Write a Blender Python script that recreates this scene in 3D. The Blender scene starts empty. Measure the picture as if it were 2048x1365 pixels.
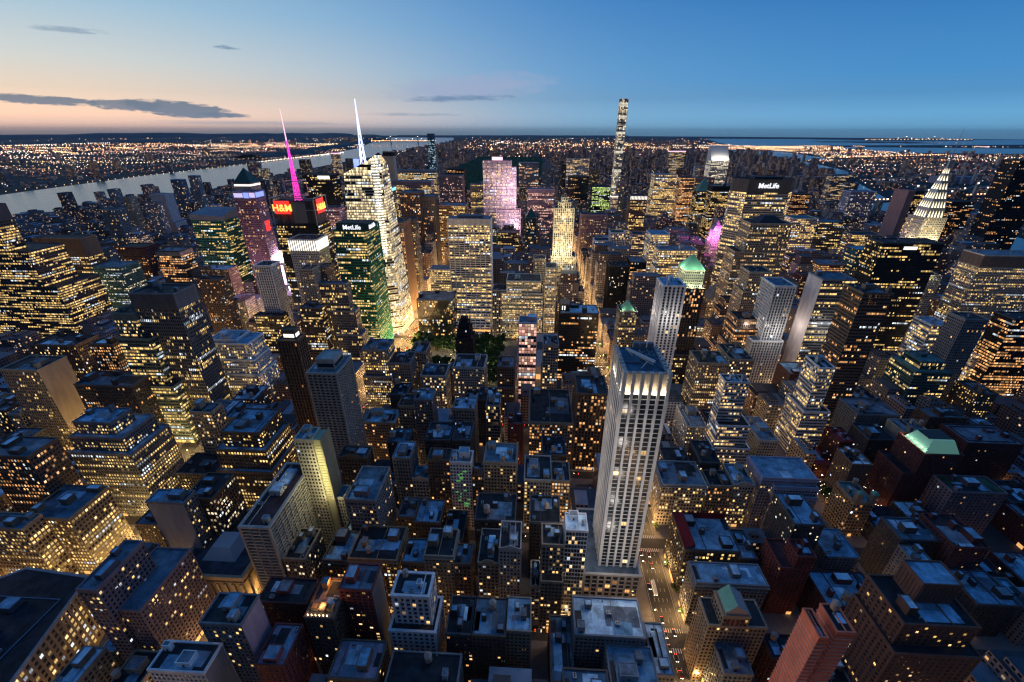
import bpy, bmesh, math, random
from mathutils import Vector, Matrix
R = math.radians
C = bpy.context.scene.collection
HAZE = 1.0e-5
SC = bpy.context.scene

# ------------------------------------------------------------------ camera
cam_d = bpy.data.cameras.new('camera'); cam = bpy.data.objects.new('camera', cam_d); C.objects.link(cam)
SC.camera = cam
CAMP = Vector((-20.5, 10.8, 325.0)); YAW = 0.04993; PIT = 0.4537
cam_d.sensor_width = 36.0; cam_d.lens = 36.0 * 864.26 / 2048.0
cam_d.clip_start = 1.0; cam_d.clip_end = 150000.0
cam.location = CAMP
cam.rotation_euler = (Matrix.Rotation(YAW, 4, 'Z') @ Matrix.Rotation(R(90) - PIT, 4, 'X') @ Matrix.Rotation(R(.15), 4, 'Z')).to_euler()

# ------------------------------------------------------------------ render settings
SC.view_settings.view_transform = 'Standard'; SC.view_settings.look = 'None'
SC.view_settings.exposure = 0.0; SC.view_settings.gamma = 1.0
cy = SC.cycles
cy.use_denoising = True
try: cy.denoiser = 'OPENIMAGEDENOISE'
except Exception: pass
cy.max_bounces = 4; cy.diffuse_bounces = 2; cy.glossy_bounces = 2; cy.transmission_bounces = 1
cy.volume_bounces = 0; cy.caustics_reflective = False; cy.caustics_refractive = False
cy.sample_clamp_indirect = 3.0; cy.sample_clamp_direct = 20.0
cy.use_light_tree = True
cy.filter_width = 1.3

# ------------------------------------------------------------------ node helpers
class NT:
    def __init__(s, tree): s.t = tree; tree.nodes.clear()
    def n(s, typ, **k):
        nd = s.t.nodes.new(typ)
        for a, b in k.items(): setattr(nd, a, b)
        return nd
    def l(s, a, b): s.t.links.new(a, b)
    def m(s, op, a, b=None, c=None, clamp=False):
        nd = s.t.nodes.new('ShaderNodeMath'); nd.operation = op; nd.use_clamp = clamp
        for i, v in enumerate((a, b, c)):
            if v is None: continue
            if hasattr(v, 'is_output'): s.l(v, nd.inputs[i])
            else: nd.inputs[i].default_value = v
        return nd.outputs[0]
    def mix(s, f, a, b, blend='MIX'):
        nd = s.t.nodes.new('ShaderNodeMix'); nd.data_type = 'RGBA'; nd.blend_type = blend; nd.clamp_factor = True
        for i, v in ((0, f), (6, a), (7, b)):
            if hasattr(v, 'is_output'): s.l(v, nd.inputs[i])
            elif i == 0: nd.inputs[0].default_value = v
            else: nd.inputs[i].default_value = (*v[:3], 1)
        return nd.outputs[2]
    def ramp(s, f, stops, interp='LINEAR'):
        nd = s.t.nodes.new('ShaderNodeValToRGB'); cr = nd.color_ramp; cr.interpolation = interp
        while len(cr.elements) > 1: cr.elements.remove(cr.elements[-1])
        cr.elements[0].position = stops[0][0]; cr.elements[0].color = (*stops[0][1], 1)
        for p, c in stops[1:]:
            e = cr.elements.new(p); e.color = (*c, 1)
        s.l(f, nd.inputs[0]); return nd.outputs[0]
def lin(r, g, b):
    f = lambda v: (v / 255 / 12.92) if v <= 10 else ((v / 255 + .055) / 1.055) ** 2.4
    return (f(r), f(g), f(b))

# ------------------------------------------------------------------ sky (after sunset, afterglow on the left)
W = bpy.data.worlds.new('World'); SC.world = W; W.use_nodes = True
t = NT(W.node_tree)
out = t.n('ShaderNodeOutputWorld'); bg = t.n('ShaderNodeBackground'); t.l(bg.outputs[0], out.inputs[0])
tc = t.n('ShaderNodeTexCoord'); nv = t.n('ShaderNodeVectorMath', operation='NORMALIZE'); t.l(tc.outputs['Generated'], nv.inputs[0])
sp = t.n('ShaderNodeSeparateXYZ'); t.l(nv.outputs[0], sp.inputs[0])
el = t.m('MULTIPLY', t.m('ARCSINE', sp.outputs[2]), 180 / math.pi)            # elevation, degrees
az = t.m('MULTIPLY', t.m('ARCTAN2', sp.outputs[0], sp.outputs[1]), 180 / math.pi)   # 0 = uptown, + = right
e01 = t.m('DIVIDE', t.m('ADD', el, 2.0), 92.0, clamp=True)
P = lambda deg: (deg + 2.0) / 92.0
left = t.ramp(e01, [(P(-2), lin(105, 108, 118)), (P(-.3), lin(118, 116, 118)), (P(.35), lin(190, 164, 156)), (P(1.3), lin(228, 194, 172)), (P(3.2), lin(230, 210, 192)),
                    (P(5.5), lin(206, 210, 208)), (P(10), lin(158, 192, 214)), (P(17), lin(105, 158, 200)), (P(32), lin(44, 100, 158)), (P(88), lin(36, 96, 166))])
mid = t.ramp(e01, [(P(-2), lin(78, 108, 130)), (P(-.3), lin(92, 122, 142)), (P(.8), lin(112, 150, 178)), (P(2.5), lin(124, 168, 200)), (P(6), lin(108, 163, 208)),
                   (P(12), lin(80, 143, 202)), (P(30), lin(40, 98, 160)), (P(88), lin(36, 96, 166))])
right = t.ramp(e01, [(P(-2), lin(60, 98, 130)), (P(-.3), lin(80, 125, 160)), (P(1.5), lin(92, 152, 196)), (P(5), lin(66, 142, 202)),
                     (P(12), lin(36, 113, 184)), (P(30), lin(34, 96, 160)), (P(88), lin(36, 96, 166))])
def sstep(x):
    return t.m('MULTIPLY', t.m('MULTIPLY', x, x), t.m('SUBTRACT', 3.0, t.m('MULTIPLY', x, 2.0)))
fl = sstep(t.m('DIVIDE', t.m('SUBTRACT', 14.0, az), 66.0, clamp=True))
fr = sstep(t.m('DIVIDE', t.m('ADD', az, 26.0), 68.0, clamp=True))
col = t.mix(fl, mid, left); col = t.mix(fr, col, right)
back = t.m('DIVIDE', t.m('SUBTRACT', t.m('ABSOLUTE', az), 75.0), 60.0, clamp=True)
col = t.mix(back, col, t.ramp(e01, [(0, lin(30, 32, 40)), (P(10), lin(30, 38, 52)), (P(30), lin(30, 54, 84)), (P(88), lin(36, 96, 166))]))
# stretched dark cloud bank low on the left, small clouds above it, thin wisps in the middle
def cloud(col, ca, ce, wa, we, tilt, sx, sy, seed, thr, gain, c, op):
    mp = t.n('ShaderNodeCombineXYZ'); t.l(t.m('MULTIPLY', az, sx), mp.inputs[0]); t.l(t.m('MULTIPLY', el, sy), mp.inputs[1]); mp.inputs[2].default_value = seed
    n = t.n('ShaderNodeTexNoise'); n.inputs['Scale'].default_value = 1.0; n.inputs['Detail'].default_value = 10; n.inputs['Roughness'].default_value = .62; n.inputs['Distortion'].default_value = .25
    t.l(mp.outputs[0], n.inputs['Vector'])
    ec = t.m('ADD', t.m('MULTIPLY', t.m('SUBTRACT', az, ca), tilt), ce)
    de = t.m('DIVIDE', t.m('SUBTRACT', el, ec), we); da = t.m('DIVIDE', t.m('SUBTRACT', az, ca), wa)
    m_ = t.m('SUBTRACT', 1.0, t.m('ADD', t.m('MULTIPLY', de, de), t.m('MULTIPLY', da, da)), clamp=True)
    f = t.m('MULTIPLY', t.m('SUBTRACT', t.m('ADD', n.outputs[0], t.m('MULTIPLY', m_, .5)), thr), gain, clamp=True)
    f = t.m('MULTIPLY', t.m('MULTIPLY', f, t.m('MULTIPLY', m_, 4.0, clamp=True)), op)
    return t.mix(f, col, c)
DC = lin(84, 112, 138)
col = cloud(col, -46.8, 2.2, 4.6, .42, -.03, .7, 3.2, 1.0, .58, 5.0, DC, .92)
col = cloud(col, -41.0, 2.0, 3.4, .55, -.02, .8, 3.4, 4.0, .6, 5.0, DC, .9)
col = cloud(col, -37.0, 1.75, 5.0, .8, -.07, .75, 3.0, 2.0, .56, 5.0, DC, .95)
col = cloud(col, -33.5, 1.35, 3.0, .3, -.03, .6, 4.0, 7.0, .66, 4.0, DC, .9)
col = cloud(col, -30.0, .62, 16.0, .28, .0, .25, 3.5, 9.0, .68, 3.0, lin(130, 140, 155), .6)
col = cloud(col, -43.2, 7.4, 3.2, .42, .02, .9, 3.6, 5.0, .74, 4.0, lin(112, 142, 172), .6)
col = cloud(col, -31.8, 7.1, 1.6, .25, -.02, 1.2, 4.5, 6.0, .72, 4.0, lin(96, 132, 168), .75)
col = cloud(col, -7.5, 4.4, 11.0, 1.7, .06, .42, 1.6, 3.0, .56, 2.2, lin(152, 168, 202), .8)
col = cloud(col, -9.0, 3.3, 9.0, .5, .03, .5, 3.2, 8.0, .7, 3.0, lin(92, 130, 170), .75)
col = cloud(col, -15.0, 1.6, 9.0, .25, .0, .4, 4.0, 11.0, .72, 3.0, lin(92, 128, 158), .5)
sky = t.n('ShaderNodeTexSky', sky_type='NISHITA'); sky.sun_disc = False
sky.sun_elevation = R(-2.0); sky.sun_rotation = R(-72); sky.altitude = 300
sk2 = t.mix(1.0, sky.outputs[0], (.08, .08, .08), 'MULTIPLY')
col = t.mix(1.0, col, sk2, 'ADD')
lo = t.m('SUBTRACT', 1.0, t.m('DIVIDE', t.m('ABSOLUTE', t.m('SUBTRACT', el, .6)), 2.6), clamp=True)
col = t.mix(t.m('MULTIPLY', lo, .42), col, t.mix(1.0, col, (2.1, 1.95, 1.8), 'MULTIPLY'))
t.l(col, bg.inputs[0]); bg.inputs[1].default_value = 1.0

# one weak, very soft lamp: the glow left in the sky where the sun went down
sd = bpy.data.lights.new('sun', 'SUN'); sun = bpy.data.objects.new('sun', sd); C.objects.link(sun)
sd.energy = .16; sd.angle = R(28); sd.color = (1.0, .72, .55)
sun.rotation_euler = Vector((1.0, -.25, -.2)).to_track_quat('-Z', 'Y').to_euler()

# ------------------------------------------------------------------ tagging
def tag(o, label=None, cat=None, group=None, kind=None):
    if label: o['label'] = label
    if cat: o['category'] = cat
    if group: o['group'] = group
    if kind: o['kind'] = kind
    return o
def empty(name, loc=(0, 0, 0), rz=0):
    o = bpy.data.objects.new(name, None); C.objects.link(o); o.location = loc; o.rotation_euler[2] = rz; o.empty_display_size = 2
    return o
def copy_tree(o, loc, rz=None, parent=None, scale=None):
    c = o.copy(); C.objects.link(c)
    if parent is not None: c.parent = parent
    if loc is not None: c.location = loc
    if rz is not None: c.rotation_euler[2] = rz
    if scale is not None: c.scale = scale
    for ch in KIDS.get(o.name, ()): copy_tree(ch, None, parent=c)
    return c
KIDS = {}

class MB:
    """collects faces; build() links them as one mesh object"""
    def __init__(s): s.v = []; s.f = []; s.uv = []; s.mi = []; s.col = []; s.cc = None
    def face(s, pts, uv=None, mi=0):
        b = len(s.v); s.v.extend(pts); s.f.append(tuple(range(b, b + len(pts))))
        s.uv.extend(uv if uv else [(0, 0)] * len(pts)); s.mi.append(mi)
        if s.cc: s.col.extend([s.cc] * len(pts))
    def box(s, x0, x1, y0, y1, z0, z1, mi=0, top=True, bot=False):
        a, b, c, d = (x0, y0), (x1, y0), (x1, y1), (x0, y1)
        for p, q in ((a, b), (b, c), (c, d), (d, a)):
            s.face([(*p, z0), (*q, z0), (*q, z1), (*p, z1)], None, mi)
        if top: s.face([(*a, z1), (*b, z1), (*c, z1), (*d, z1)], None, mi)
        if bot: s.face([(*d, z0), (*c, z0), (*b, z0), (*a, z0)], None, mi)
    def prism(s, pts, z0, z1, mi=0, top=True):
        n = len(pts)
        for i in range(n):
            p, q = pts[i], pts[(i + 1) % n]
            s.face([(*p, z0), (*q, z0), (*q, z1), (*p, z1)], None, mi)
        if top: s.face([(*p, z1) for p in pts], None, mi)
    def cone(s, cx, cy, z0, z1, r0, r1, n=10, mi=0, cap=True):
        for i in range(n):
            a, b = 2 * math.pi * i / n, 2 * math.pi * (i + 1) / n
            A, B = (math.cos(a), math.sin(a)), (math.cos(b), math.sin(b))
            lo = [(cx + A[0] * r0, cy + A[1] * r0, z0), (cx + B[0] * r0, cy + B[1] * r0, z0)]
            if r1 > 1e-4:
                s.face(lo + [(cx + B[0] * r1, cy + B[1] * r1, z1), (cx + A[0] * r1, cy + A[1] * r1, z1)], None, mi)
            else: s.face(lo + [(cx, cy, z1)], None, mi)
        if cap and r1 > 1e-4: s.face([(cx + math.cos(2 * math.pi * i / n) * r1, cy + math.sin(2 * math.pi * i / n) * r1, z1) for i in range(n)], None, mi)
    def bar(s, p, q, w, mi=0):
        p, q = Vector(p), Vector(q); d = (q - p).normalized()
        u = d.cross(Vector((0, 0, 1)));
        if u.length < 1e-3: u = Vector((1, 0, 0))
        u.normalize(); v = d.cross(u)
        cs = [(-1, -1), (1, -1), (1, 1), (-1, 1)]
        A = [p + (u * a + v * b) * w / 2 for a, b in cs]; B = [q + (u * a + v * b) * w / 2 for a, b in cs]
        for i in range(4):
            j = (i + 1) % 4; s.face([tuple(A[i]), tuple(A[j]), tuple(B[j]), tuple(B[i])], None, mi)
        s.face([tuple(x) for x in B], None, mi); s.face([tuple(x) for x in reversed(A)], None, mi)
    def pyr(s, x0, x1, y0, y1, z0, z1, ins=1.0, mi=0):
        cx, cy = (x0 + x1) / 2, (y0 + y1) / 2
        f = 1 - ins
        X0, X1, Y0, Y1 = cx + (x0 - cx) * f, cx + (x1 - cx) * f, cy + (y0 - cy) * f, cy + (y1 - cy) * f
        a = [(x0, y0), (x1, y0), (x1, y1), (x0, y1)]; b = [(X0, Y0), (X1, Y0), (X1, Y1), (X0, Y1)]
        for i in range(4):
            j = (i + 1) % 4
            if f > .001: s.face([(*a[i], z0), (*a[j], z0), (*b[j], z1), (*b[i], z1)], None, mi)
            else: s.face([(*a[i], z0), (*a[j], z0), (cx, cy, z1)], None, mi)
        if f > .001: s.face([(*p, z1) for p in b], None, mi)
    def mesh(s, name, mats):
        me = bpy.data.meshes.new(name); me.from_pydata(s.v, [], s.f)
        for m in mats: me.materials.append(m)
        if len(mats) > 1: me.polygons.foreach_set('material_index', s.mi)
        uvl = me.uv_layers.new(name='UVMap'); flat = [c for p in s.uv for c in p]; uvl.data.foreach_set('uv', flat)
        if s.col:
            ca = me.color_attributes.new('Col', 'FLOAT_COLOR', 'CORNER'); ca.data.foreach_set('color', [c for p in s.col for c in p])
        me.update(); return me
    def build(s, name, mats, parent=None, color=None, loc=None):
        if not s.f: return None
        if not isinstance(mats, (list, tuple)): mats = [mats]
        o = bpy.data.objects.new(name, s.mesh(name, mats)); C.objects.link(o)
        if parent is not None: o.parent = parent
        if color: o.color = color
        if loc: o.location = loc
        return o

# ------------------------------------------------------------------ materials
def mat(name):
    m = bpy.data.materials.new(name); m.use_nodes = True; return m, NT(m.node_tree)
def finish(t, base, rough=.8, metal=0.0, em=None, es=0.0, spec=.3):
    b = t.n('ShaderNodeBsdfPrincipled'); o = t.n('ShaderNodeOutputMaterial'); t.l(b.outputs[0], o.inputs[0])
    for key, v in (('Base Color', base), ('Roughness', rough), ('Metallic', metal), ('Specular IOR Level', spec)):
        if hasattr(v, 'is_output'): t.l(v, b.inputs[key])
        else: b.inputs[key].default_value = (*v, 1) if isinstance(v, tuple) else v
    if em is not None:
        if hasattr(em, 'is_output'): t.l(em, b.inputs['Emission Color'])
        else: b.inputs['Emission Color'].default_value = (*em, 1)
        if hasattr(es, 'is_output'): t.l(es, b.inputs['Emission Strength'])
        else: b.inputs['Emission Strength'].default_value = es
    return b
def noise(t, vec, scale, det=3, rough=.5):
    n = t.n('ShaderNodeTexNoise'); n.inputs['Scale'].default_value = scale; n.inputs['Detail'].default_value = det; n.inputs['Roughness'].default_value = rough
    if vec is not None: t.l(vec, n.inputs['Vector'])
    return n.outputs[0]
def objpos(t, s=(1, 1, 1)):
    g = t.n('ShaderNodeNewGeometry'); v = t.n('ShaderNodeVectorMath', operation='MULTIPLY'); t.l(g.outputs['Position'], v.inputs[0]); v.inputs[1].default_value = s
    return v.outputs[0]

M = {}
# masonry: object colour, weathered by streaks and blotches, thin horizontal courses
m, t = mat('masonry'); oi = t.n('ShaderNodeObjectInfo')
a = noise(t, objpos(t, (.22, .22, .05)), 1.0, 4, .6); b = noise(t, objpos(t), .9, 3, .7)
f = t.m('MULTIPLY_ADD', a, .9, t.m('MULTIPLY_ADD', b, .5, .32))
cb = t.n('ShaderNodeCombineColor')
for i in range(3): t.l(f, cb.inputs[i])
finish(t, t.mix(1.0, oi.outputs['Color'], cb.outputs[0], 'MULTIPLY'), .85); M['wall'] = m
# roofs: tar and gravel in the object colour with patches, seams and puddles
m, t = mat('roofing'); oi = t.n('ShaderNodeObjectInfo')
a = noise(t, objpos(t), .16, 5, .7); b = noise(t, objpos(t), 1.3, 2, .6)
vo = t.n('ShaderNodeTexVoronoi'); vo.inputs['Scale'].default_value = .11; vo.distance = 'CHEBYCHEV'; t.l(objpos(t), vo.inputs['Vector'])
vs = t.n('ShaderNodeSeparateColor'); t.l(vo.outputs['Color'], vs.inputs[0])
f = t.m('ADD', t.m('MULTIPLY_ADD', t.m('POWER', a, 1.6), 2.4, t.m('MULTIPLY', b, .35)), t.m('MULTIPLY_ADD', vs.outputs[0], .55, -.25))
cb = t.n('ShaderNodeCombineColor')
for i in range(3): t.l(f, cb.inputs[i])
finish(t, t.mix(1.0, oi.outputs['Color'], cb.outputs[0], 'MULTIPLY'), t.m('MULTIPLY_ADD', a, -.5, .95), spec=.25); M['roof'] = m
# window glass: unlit panes reflect the sky, lit ones show warm rooms; object colour = light colour, alpha = share lit
def window_mat(name, rowy, grp):
    m, t = mat(name); oi = t.n('ShaderNodeObjectInfo'); uv = t.n('ShaderNodeUVMap')
    s = t.n('ShaderNodeSeparateXYZ'); t.l(uv.outputs[0], s.inputs[0])
    u, v = s.outputs[0], s.outputs[1]; fu, fv = t.m('FLOOR', u), t.m('FLOOR', v)
    rnd = t.m('MULTIPLY', oi.outputs['Random'], 371.3)
    def wn(x, y, z=0.0):
        c = t.n('ShaderNodeCombineXYZ'); t.l(x, c.inputs[0]); t.l(y, c.inputs[1]); t.l(t.m('ADD', rnd, z), c.inputs[2])
        w = t.n('ShaderNodeTexWhiteNoise', noise_dimensions='3D'); t.l(c.outputs[0], w.inputs['Vector']); return w
    w1 = wn(fu, fv); w2 = wn(t.m('FLOOR', t.m('DIVIDE', t.m('ADD', fu, t.m('MULTIPLY', fv, 3.0)), grp)), fv, 5.1)
    sc = t.n('ShaderNodeSeparateColor'); t.l(w1.outputs['Color'], sc.inputs[0])
    tst = t.m('ADD', t.m('MULTIPLY', w1.outputs['Value'], 1 - rowy), t.m('MULTIPLY', w2.outputs['Value'], rowy))
    # widen so the share lit stays close to alpha
    al = oi.outputs['Alpha']
    wf = wn(fv, t.m('MULTIPLY', fv, 0.0), 3.3); al = t.m('MULTIPLY', al, t.m('MULTIPLY_ADD', wf.outputs['Value'], 1.1, .45))
    if rowy > .5: al = t.m('ADD', t.m('MULTIPLY', t.m('SUBTRACT', al, .5), .72), .5)
    lit = t.m('LESS_THAN', tst, al)
    br = t.m('MULTIPLY_ADD', t.m('POWER', sc.outputs[1], 2.4), 1.25, .22)
    fr = t.m('FRACT', v)
    br = t.m('MULTIPLY', br, t.m('MULTIPLY_ADD', t.m('POWER', fr, 2.0), .7, .65))      # brighter towards the ceiling lamps
    mul_ = t.m('MAXIMUM', t.m('LESS_THAN', t.m('ABSOLUTE', t.m('SUBTRACT', t.m('FRACT', u), .5)), .035), t.m('LESS_THAN', t.m('ABSOLUTE', t.m('SUBTRACT', fr, .62)), .03))
    br = t.m('MULTIPLY', br, t.m('SUBTRACT', 1.0, t.m('MULTIPLY', mul_, .75)))      # sash bars
    bl = t.m('GREATER_THAN', t.m('ADD', t.m('MULTIPLY', sc.outputs[0], .75), t.m('MULTIPLY', fr, -.35)), .55)  # some half-drawn blinds
    br = t.m('MULTIPLY', br, t.m('MULTIPLY_ADD', bl, -.4, 1.0))
    colr = t.mix(t.m('MULTIPLY', t.m('POWER', sc.outputs[2], 2.0), .6), oi.outputs['Color'], (1.0, .82, .52))
    w3 = wn(fv, t.m('FLOOR', t.m('DIVIDE', fu, grp)), 9.7); colr = t.mix(t.m('GREATER_THAN', w3.outputs['Value'], .9), colr, (.82, .92, 1.0))
    st_ = t.m('MULTIPLY', t.m('MULTIPLY', lit, br), 2.0)
    n_ = t.m('MULTIPLY_ADD', sc.outputs[0], .02, .012)
    cb = t.n('ShaderNodeCombineColor'); t.l(n_, cb.inputs[0]); t.l(t.m('MULTIPLY', n_, 1.25), cb.inputs[1]); t.l(t.m('MULTIPLY', n_, 1.6), cb.inputs[2])
    finish(t, cb.outputs[0], t.m('MULTIPLY_ADD', sc.outputs[2], .15, .08), em=colr, es=st_, spec=.6)
    m.cycles.emission_sampling = 'NONE'; return m
M['win'] = window_mat('window_glass', .45, 5.0); M['winrow'] = window_mat('ribbon_window_glass', .72, 13.0)
# whole-facade material for small far buildings: wall colour from the colour attribute, windows cut by the cell UVs
def facade_mat(name, em=.9):
    m, t = mat(name); uv = t.n('ShaderNodeUVMap'); at = t.n('ShaderNodeVertexColor'); at.layer_name = 'Col'
    s = t.n('ShaderNodeSeparateXYZ'); t.l(uv.outputs[0], s.inputs[0]); u, v = s.outputs[0], s.outputs[1]
    fu, fv = t.m('FLOOR', u), t.m('FLOOR', v); cu, cv = t.m('FRACT', u), t.m('FRACT', v)
    c = t.n('ShaderNodeCombineXYZ'); t.l(fu, c.inputs[0]); t.l(fv, c.inputs[1])
    w = t.n('ShaderNodeTexWhiteNoise', noise_dimensions='3D'); t.l(c.outputs[0], w.inputs['Vector'])
    sc = t.n('ShaderNodeSeparateColor'); t.l(w.outputs['Color'], sc.inputs[0])
    win = t.m('MULTIPLY', t.m('MULTIPLY', t.m('GREATER_THAN', cu, .22), t.m('LESS_THAN', cu, .82)), t.m('MULTIPLY', t.m('GREATER_THAN', cv, .28), t.m('LESS_THAN', cv, .8)))
    lit = t.m('MULTIPLY', t.m('LESS_THAN', w.outputs['Value'], at.outputs['Alpha']), win)
    br = t.m('MULTIPLY_ADD', t.m('POWER', sc.outputs[1], 2.0), 1.3, .3)
    colr = t.mix(sc.outputs[2], (1.0, .48, .17), (1.0, .75, .5))
    base = t.mix(win, at.outputs['Color'], (.02, .025, .03))
    finish(t, base, t.m('MULTIPLY_ADD', win, -.6, .85), em=colr, es=t.m('MULTIPLY', t.m('MULTIPLY', lit, br), em), spec=.4)
    m.cycles.emission_sampling = 'NONE'; return m
M['fac'] = facade_mat('far_facade')
def vcol_mat(name, rough=.85):
    m, t = mat(name); at = t.n('ShaderNodeVertexColor'); at.layer_name = 'Col'
    a = noise(t, objpos(t), .12, 4, .6); cb = t.n('ShaderNodeCombineColor'); f = t.m('MULTIPLY_ADD', a, 1.0, .5)
    for i in range(3): t.l(f, cb.inputs[i])
    finish(t, t.mix(1.0, at.outputs['Color'], cb.outputs[0], 'MULTIPLY'), rough); return m
M['vroof'] = vcol_mat('far_roofing')
def flat(name, c, rough=.6, metal=0.0, em=None, es=0, samp=None, var=.0, vs=.5):
    m, t = mat(name)
    if var:
        f = t.m('MULTIPLY_ADD', noise(t, objpos(t), vs, 4, .65), var * 2, 1 - var); cb = t.n('ShaderNodeCombineColor')
        for i in range(3): t.l(f, cb.inputs[i])
        c = t.mix(1.0, c, cb.outputs[0], 'MULTIPLY')
    finish(t, c, rough, metal, em, es)
    if samp: m.cycles.emission_sampling = samp
    M[name] = m; return m
flat('tank_wood', (.5, .33, .24), .9, var=.4, vs=.8); flat('tank_cap', (.4, .33, .28), .8, var=.3)
flat('steel', (.08, .085, .09), .5, .6); flat('galvanised', (.42, .44, .46), .45, .5, var=.25); flat('white_paint', (.75, .75, .74), .5, var=.1)
flat('dark_paint', (.03, .032, .036), .5); flat('copper', (.16, .42, .33), .6, var=.25, vs=.3); flat('copper_dark', (.04, .13, .11), .6, var=.3, vs=.3)
flat('skylight_lit', (.5, .45, .3), .4, em=(1.0, .72, .34), es=1.3, samp='NONE')
flat('skylight_dark', (.03, .04, .05), .1)
flat('flood_warm', (.8, .7, .5), .5, em=(1.0, .78, .45), es=9.0); flat('flood_white', (.8, .8, .8), .5, em=(1.0, .95, .85), es=7.0)
flat('glow_white', (.8, .8, .8), .5, em=(1.0, .93, .8), es=1.6, samp='NONE'); flat('glow_pink', (.8, .5, .6), .5, em=(1.0, .55, .72), es=1.6, samp='NONE')
flat('glow_cyan', (.3, .7, .8), .5, em=(.25, .75, 1.0), es=1.5, samp='NONE'); flat('glow_blue', (.3, .4, .8), .5, em=(.22, .3, 1.0), es=1.4, samp='NONE')
flat('glow_lav', (.5, .5, .8), .5, em=(.62, .55, 1.0), es=1.0, samp='NONE'); flat('glow_magenta', (.8, .1, .5), .5, em=(1.0, .05, .55), es=1.3, samp='NONE')
flat('glow_red', (.8, .1, .1), .5, em=(1.0, .03, .02), es=1.3, samp='NONE'); flat('glow_orange', (.8, .4, .1), .5, em=(1.0, .35, .06), es=2.0, samp='NONE')
flat('glow_yellow', (.8, .7, .3), .5, em=(1.0, .8, .3), es=1.3, samp='NONE'); flat('shop_light', (.8, .6, .3), .5, em=(1.0, .5, .16), es=.9, samp='NONE')
flat('sign_letter', (.8, .8, .8), .5, em=(.9, .94, 1.0), es=1.2, samp='NONE')
flat('grass', (.05, .1, .025), .95, var=.4, vs=.2); flat('lawn', (.22, .24, .1), .95, var=.2, vs=.3)
flat('bark', (.06, .045, .03), .9); flat('stone', (.42, .38, .32), .85, var=.2, vs=.2); flat('path_paving', (.3, .26, .2), .9, var=.2)
flat('pavement_slab', (.2, .19, .18), .9, var=.35, vs=.35)
flat('road_paint', (.75, .75, .7), .7, var=.2, vs=2.0); flat('yellow_paint', (.6, .4, .05), .7)
m, t = mat('leaves'); a = noise(t, objpos(t), .35, 4, .7)
finish(t, t.ramp(a, [(.25, (.02, .045, .012)), (.5, (.05, .1, .025)), (.8, (.11, .17, .05))]), .9); M['leaves'] = m
m, t = mat('asphalt'); a = noise(t, objpos(t, (.6, .06, 1)), .9, 5, .7); b = noise(t, objpos(t), .05, 3)
f = t.m('MULTIPLY_ADD', a, .045, t.m('MULTIPLY_ADD', b, .04, .01)); cb = t.n('ShaderNodeCombineColor')
for i in range(3): t.l(f, cb.inputs[i])
finish(t, cb.outputs[0], .75); M['asphalt'] = m

PAL = dict(tan=(.34, .27, .2), brown=(.17, .115, .085), red=(.22, .06, .05), darkred=(.13, .045, .045), brick=(.2, .1, .075), grey=(.24, .24, .25), greyl=(.36, .36, .38),
    white=(.8, .8, .82), whiter=(.8, .7, .68), dark=(.075, .07, .075), black=(.022, .024, .028), beige=(.46, .38, .3), cream=(.6, .54, .42), pale=(.48, .44, .39), pink=(.42, .32, .34),
    lav=(.4, .36, .44), maroon=(.08, .035, .035), mauve=(.26, .2, .23), purple=(.2, .12, .17), teal=(.07, .17, .18), greeng=(.03, .19, .14), greenm=(.012, .15, .105), greyg=(.2, .27, .25),
    salmon=(.78, .22, .13), salmonb=(.28, .16, .15), paleb=(.35, .42, .5), blueg=(.16, .2, .26), orange=(.34, .2, .11), pinkw=(.7, .55, .6), x=(.2, .2, .2))
ROOF = dict(dark=(.026, .03, .036), grey=(.2, .23, .27), blue=(.22, .4, .54), lblue=(.58, .76, .88), tan=(.25, .2, .15), pink=(.3, .24, .3), maroon=(.06, .03, .035),
    teal=(.08, .24, .26), green=(.05, .08, .04), redr=(.42, .05, .05), copper=(.2, .45, .36))
LC = dict(y=(1.0, .6, .15), o=(1.0, .4, .1), w=(1.0, .8, .5), pk=(1.0, .46, .34), g=(.62, .95, .2), c=(.35, .75, 1.0), d=(1.0, .58, .19))
#            bay   floor  pier  spandrel relief row
STY = dict(loft=(2.6, 3.7, .85, 1.5, .35, 0), gridsm=(2.5, 3.5, .95, 1.5, .3, 0), brick=(3.0, 3.0, 1.7, 1.6, .15, 0), brickbig=(3.3, 3.2, 1.8, 1.6, .2, 0),
    hotel=(3.2, 3.1, 1.2, 1.4, .3, 0), wpiers=(3.4, 3.8, 1.3, .8, .9, 0), balcony=(6.0, 3.1, .5, 1.25, 1.3, 0), balc2=(4.0, 2.9, .8, 1.1, 1.1, 0), glass=(1.9, 3.9, .18, .9, .12, 0),
    ribbon=(1.7, 3.9, .16, 1.75, .22, 1), grid=(9.2, 3.95, 1.0, 1.1, .7, 1), gridpink=(3.6, 3.9, .7, .7, .6, 0), stripe=(4.6, 3.4, 1.9, .5, 1.2, 0), stripe2=(30, 3.1, 1.0, 2.75, .12, 0),
    stripe3=(2.1, 3.8, .6, 1.1, .5, 1), frame=(1.8, 3.9, .15, 1.0, .15, 1), glasslit=(2.2, 3.9, .5, 1.2, .2, 1), blank=(12, 4, 11.4, 3.4, .05, 0), super=(4.75, 4.75, 1.5, 1.5, .5, 0))

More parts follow.
